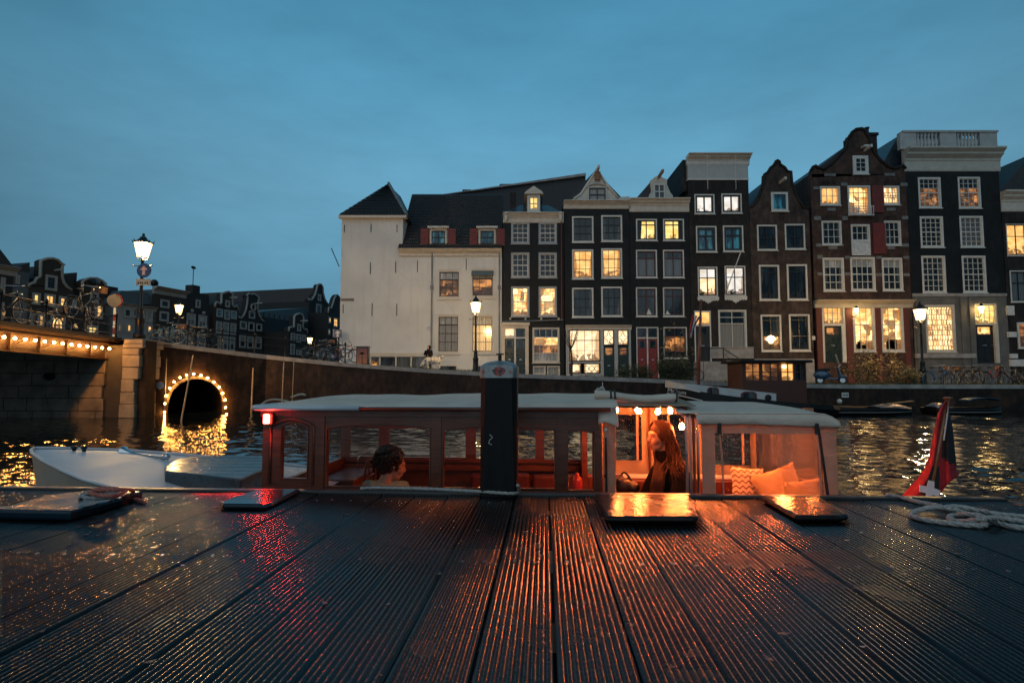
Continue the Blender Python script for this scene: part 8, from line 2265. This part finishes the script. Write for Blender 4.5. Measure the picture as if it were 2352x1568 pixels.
for i in range(330):
    th_, ph_ = rh.uniform(0, 2 * PI), math.acos(rh.uniform(-.75, 1))
    v_ = Vector((math.cos(th_) * math.sin(ph_), math.sin(th_) * math.sin(ph_), math.cos(ph_)))
    if v_.x > .55 and v_.z < .62: continue
    c0 = P(-.035 + v_.x * .118, v_.y * .108, .035 + v_.z * .108); rr = rh.uniform(.007, .015); nrm = (MM @ v_).normalized(); t1 = nrm.orthogonal().normalized(); t2 = nrm.cross(t1); a0 = rh.random() * 6
    cu.tube([c0 + nrm * (.004 + .010 * math.sin(k * .8)) + (t1 * math.cos(a0 + k * .75) + t2 * math.sin(a0 + k * .75)) * rr * (1 + k * .05) for k in range(9)], .0055, 4)
tag(cu.build('curls', hair_d, MR, smooth=True), kind='stuff')
# ---- person with a white dog on the far quay
p = atY(984, 838, 37.0); zq = street_z(p.x)
PR = empty('person', (p.x, 37.0, zq), 0, 'person in a dark hooded coat standing by the white dog on the quay', 'person')
s = (atY(984, 794, 37).z - zq) / 1.72
body_ = MB(); fwv = Vector((-.5, -.85, -.1)).normalized(); lf = Vector((0, 0, 1)).cross(fwv).normalized(); up_ = fwv.cross(lf); M3 = Matrix((fwv, lf, up_)).transposed()
c3 = Vector((0, -.02, 1.60)) * s; head_blobs(body_, M3, c3, s)
for sx in (-1, 1): body_.tube([Vector((sx * .09, 0, .86)) * s, Vector((sx * .10, -.02, .47)) * s, Vector((sx * .10, .02, .06)) * s, Vector((sx * .11, -.12, .04)) * s], [.085 * s, .06 * s, .045 * s, .035 * s], 10)
body_.tube([Vector((0, 0, .85)) * s, Vector((0, 0, 1.15)) * s, Vector((0, 0, 1.38)) * s], [.15 * s, .14 * s, .16 * s], 12)
for sx in (-1, 1):
    w_ = Vector((sx * .08 - .08, -.30, 1.02)) * s; body_.tube([Vector((sx * .19, 0, 1.38)) * s, Vector((sx * .26, -.06, 1.10)) * s, w_], [.055 * s, .045 * s, .03 * s], 10); hand(body_, w_, Vector((-.2, -1, .1)), Vector((0, 0, 1)), s)
remesh_obj(body_, 'body', skin, PR, .014, 2); face_parts(M3, c3, s, PR)
cl = MB(); cl.tube([Vector((0, .01, .62)) * s, Vector((0, 0, 1.1)) * s, Vector((0, 0, 1.40)) * s], [.24 * s, .19 * s, .19 * s], 12); cl.ball(c3 + Vector((.03, .05, .02)) * s, (.14 * s, .12 * s, .15 * s), 12, 8); cl.ball(c3 + Vector((0, .02, -.16)) * s, (.13 * s, .12 * s, .09 * s), 12, 8)
for sx in (-1, 1):
    w_ = Vector((sx * .08 - .08, -.28, 1.02)) * s; cl.tube([Vector((sx * .19, 0, 1.38)) * s, Vector((sx * .27, -.06, 1.10)) * s, w_], [.08 * s, .07 * s, .055 * s], 10)
    cl.tube([Vector((sx * .09, 0, .8)) * s, Vector((sx * .10, -.02, .47)) * s, Vector((sx * .10, .02, .10)) * s], [.10 * s, .08 * s, .06 * s], 10)
remesh_obj(cl, 'coat', coat_b, PR, .016, 3)
for sx in (-1, 1): MB().ball(Vector((sx * .105, -.06, .04)) * s, (.05 * s, .13 * s, .045 * s), 10, 6).build('shoe', rubber, PR, smooth=True)
dp = atY(994, 846, 36.0); DG = empty('dog', (dp.x, 36.0, street_z(dp.x)), 0, 'fluffy white dog sniffing the grass on top of the quay wall', 'dog')
sD = 1.3; fur = mat('dog_fur', (.58, .53, .45), .9, .12, 18, .5); db = MB(); D3 = lambda *v: Vector(v) * sD
db.ball(D3(.02, 0, .48), (.34 * sD, .15 * sD, .17 * sD), 14, 10); db.ball(D3(-.22, 0, .47), (.17 * sD, .15 * sD, .19 * sD), 12, 9); db.ball(D3(.24, 0, .48), (.15 * sD, .14 * sD, .16 * sD), 12, 9)
db.tube([D3(-.30, -.02, .52), D3(-.42, -.05, .42), D3(-.47, -.06, .33)], [.11 * sD, .09 * sD, .085 * sD], 10); db.ball(D3(-.46, -.06, .34), (.11 * sD, .09 * sD, .10 * sD), 12, 8); db.tube([D3(-.50, -.08, .31), D3(-.58, -.12, .22)], [.06 * sD, .042 * sD], 10)
for y in (-.09, .02): db.tube([D3(-.44, y - .02, .40), D3(-.43, y - .04, .28)], [.035 * sD, .03 * sD], 8)
for y in (-.09, .09):
    db.tube([D3(-.22, y, .42), D3(-.23, y, .22), D3(-.22, y, .05), D3(-.25, y, .03)], [.08 * sD, .06 * sD, .055 * sD, .05 * sD], 9)
    db.tube([D3(.26, y, .44), D3(.20, y, .28), D3(.31, y, .17), D3(.28, y, .04), D3(.25, y, .03)], [.10 * sD, .075 * sD, .055 * sD, .055 * sD, .05 * sD], 9)
db.tube([D3(.34, 0, .55), D3(.44, 0, .64), D3(.47, 0, .70)], [.035 * sD, .04 * sD, .06 * sD], 8); db.ball(D3(.46, 0, .68), .075 * sD, 10, 7)
rd = random.Random(3)
for i in range(120):
    a, z_ = rd.uniform(0, 6.28), rd.uniform(-.8, 1); x_ = rd.uniform(-.35, .33); rr = math.sqrt(max(0, 1 - z_ * z_)) * .15
    db.ball(D3(x_, math.cos(a) * .15 * math.sqrt(max(.05, 1 - z_ * z_)), .48 + z_ * .165), rd.uniform(.025, .045) * sD, 6, 5)
remesh_obj(db, 'body', fur, DG, .018, 1)
MB().ball(D3(-.60, -.13, .215), .022 * sD, 8, 6).build('nose', eye_d, DG, smooth=True)
for y in (-.115, -.03): MB().ball(D3(-.535, y, .345), .013 * sD, 6, 5).build('eye', eye_d, DG, smooth=True)
MB().tube([D3(-.34 + .03 * math.cos(a), -.025 + .125 * math.sin(a), .50 + .11 * math.cos(a)) for a in [2 * PI * i / 14 for i in range(14)]], .014 * sD, 5, closed=True).build('harness', red_shutter, DG)
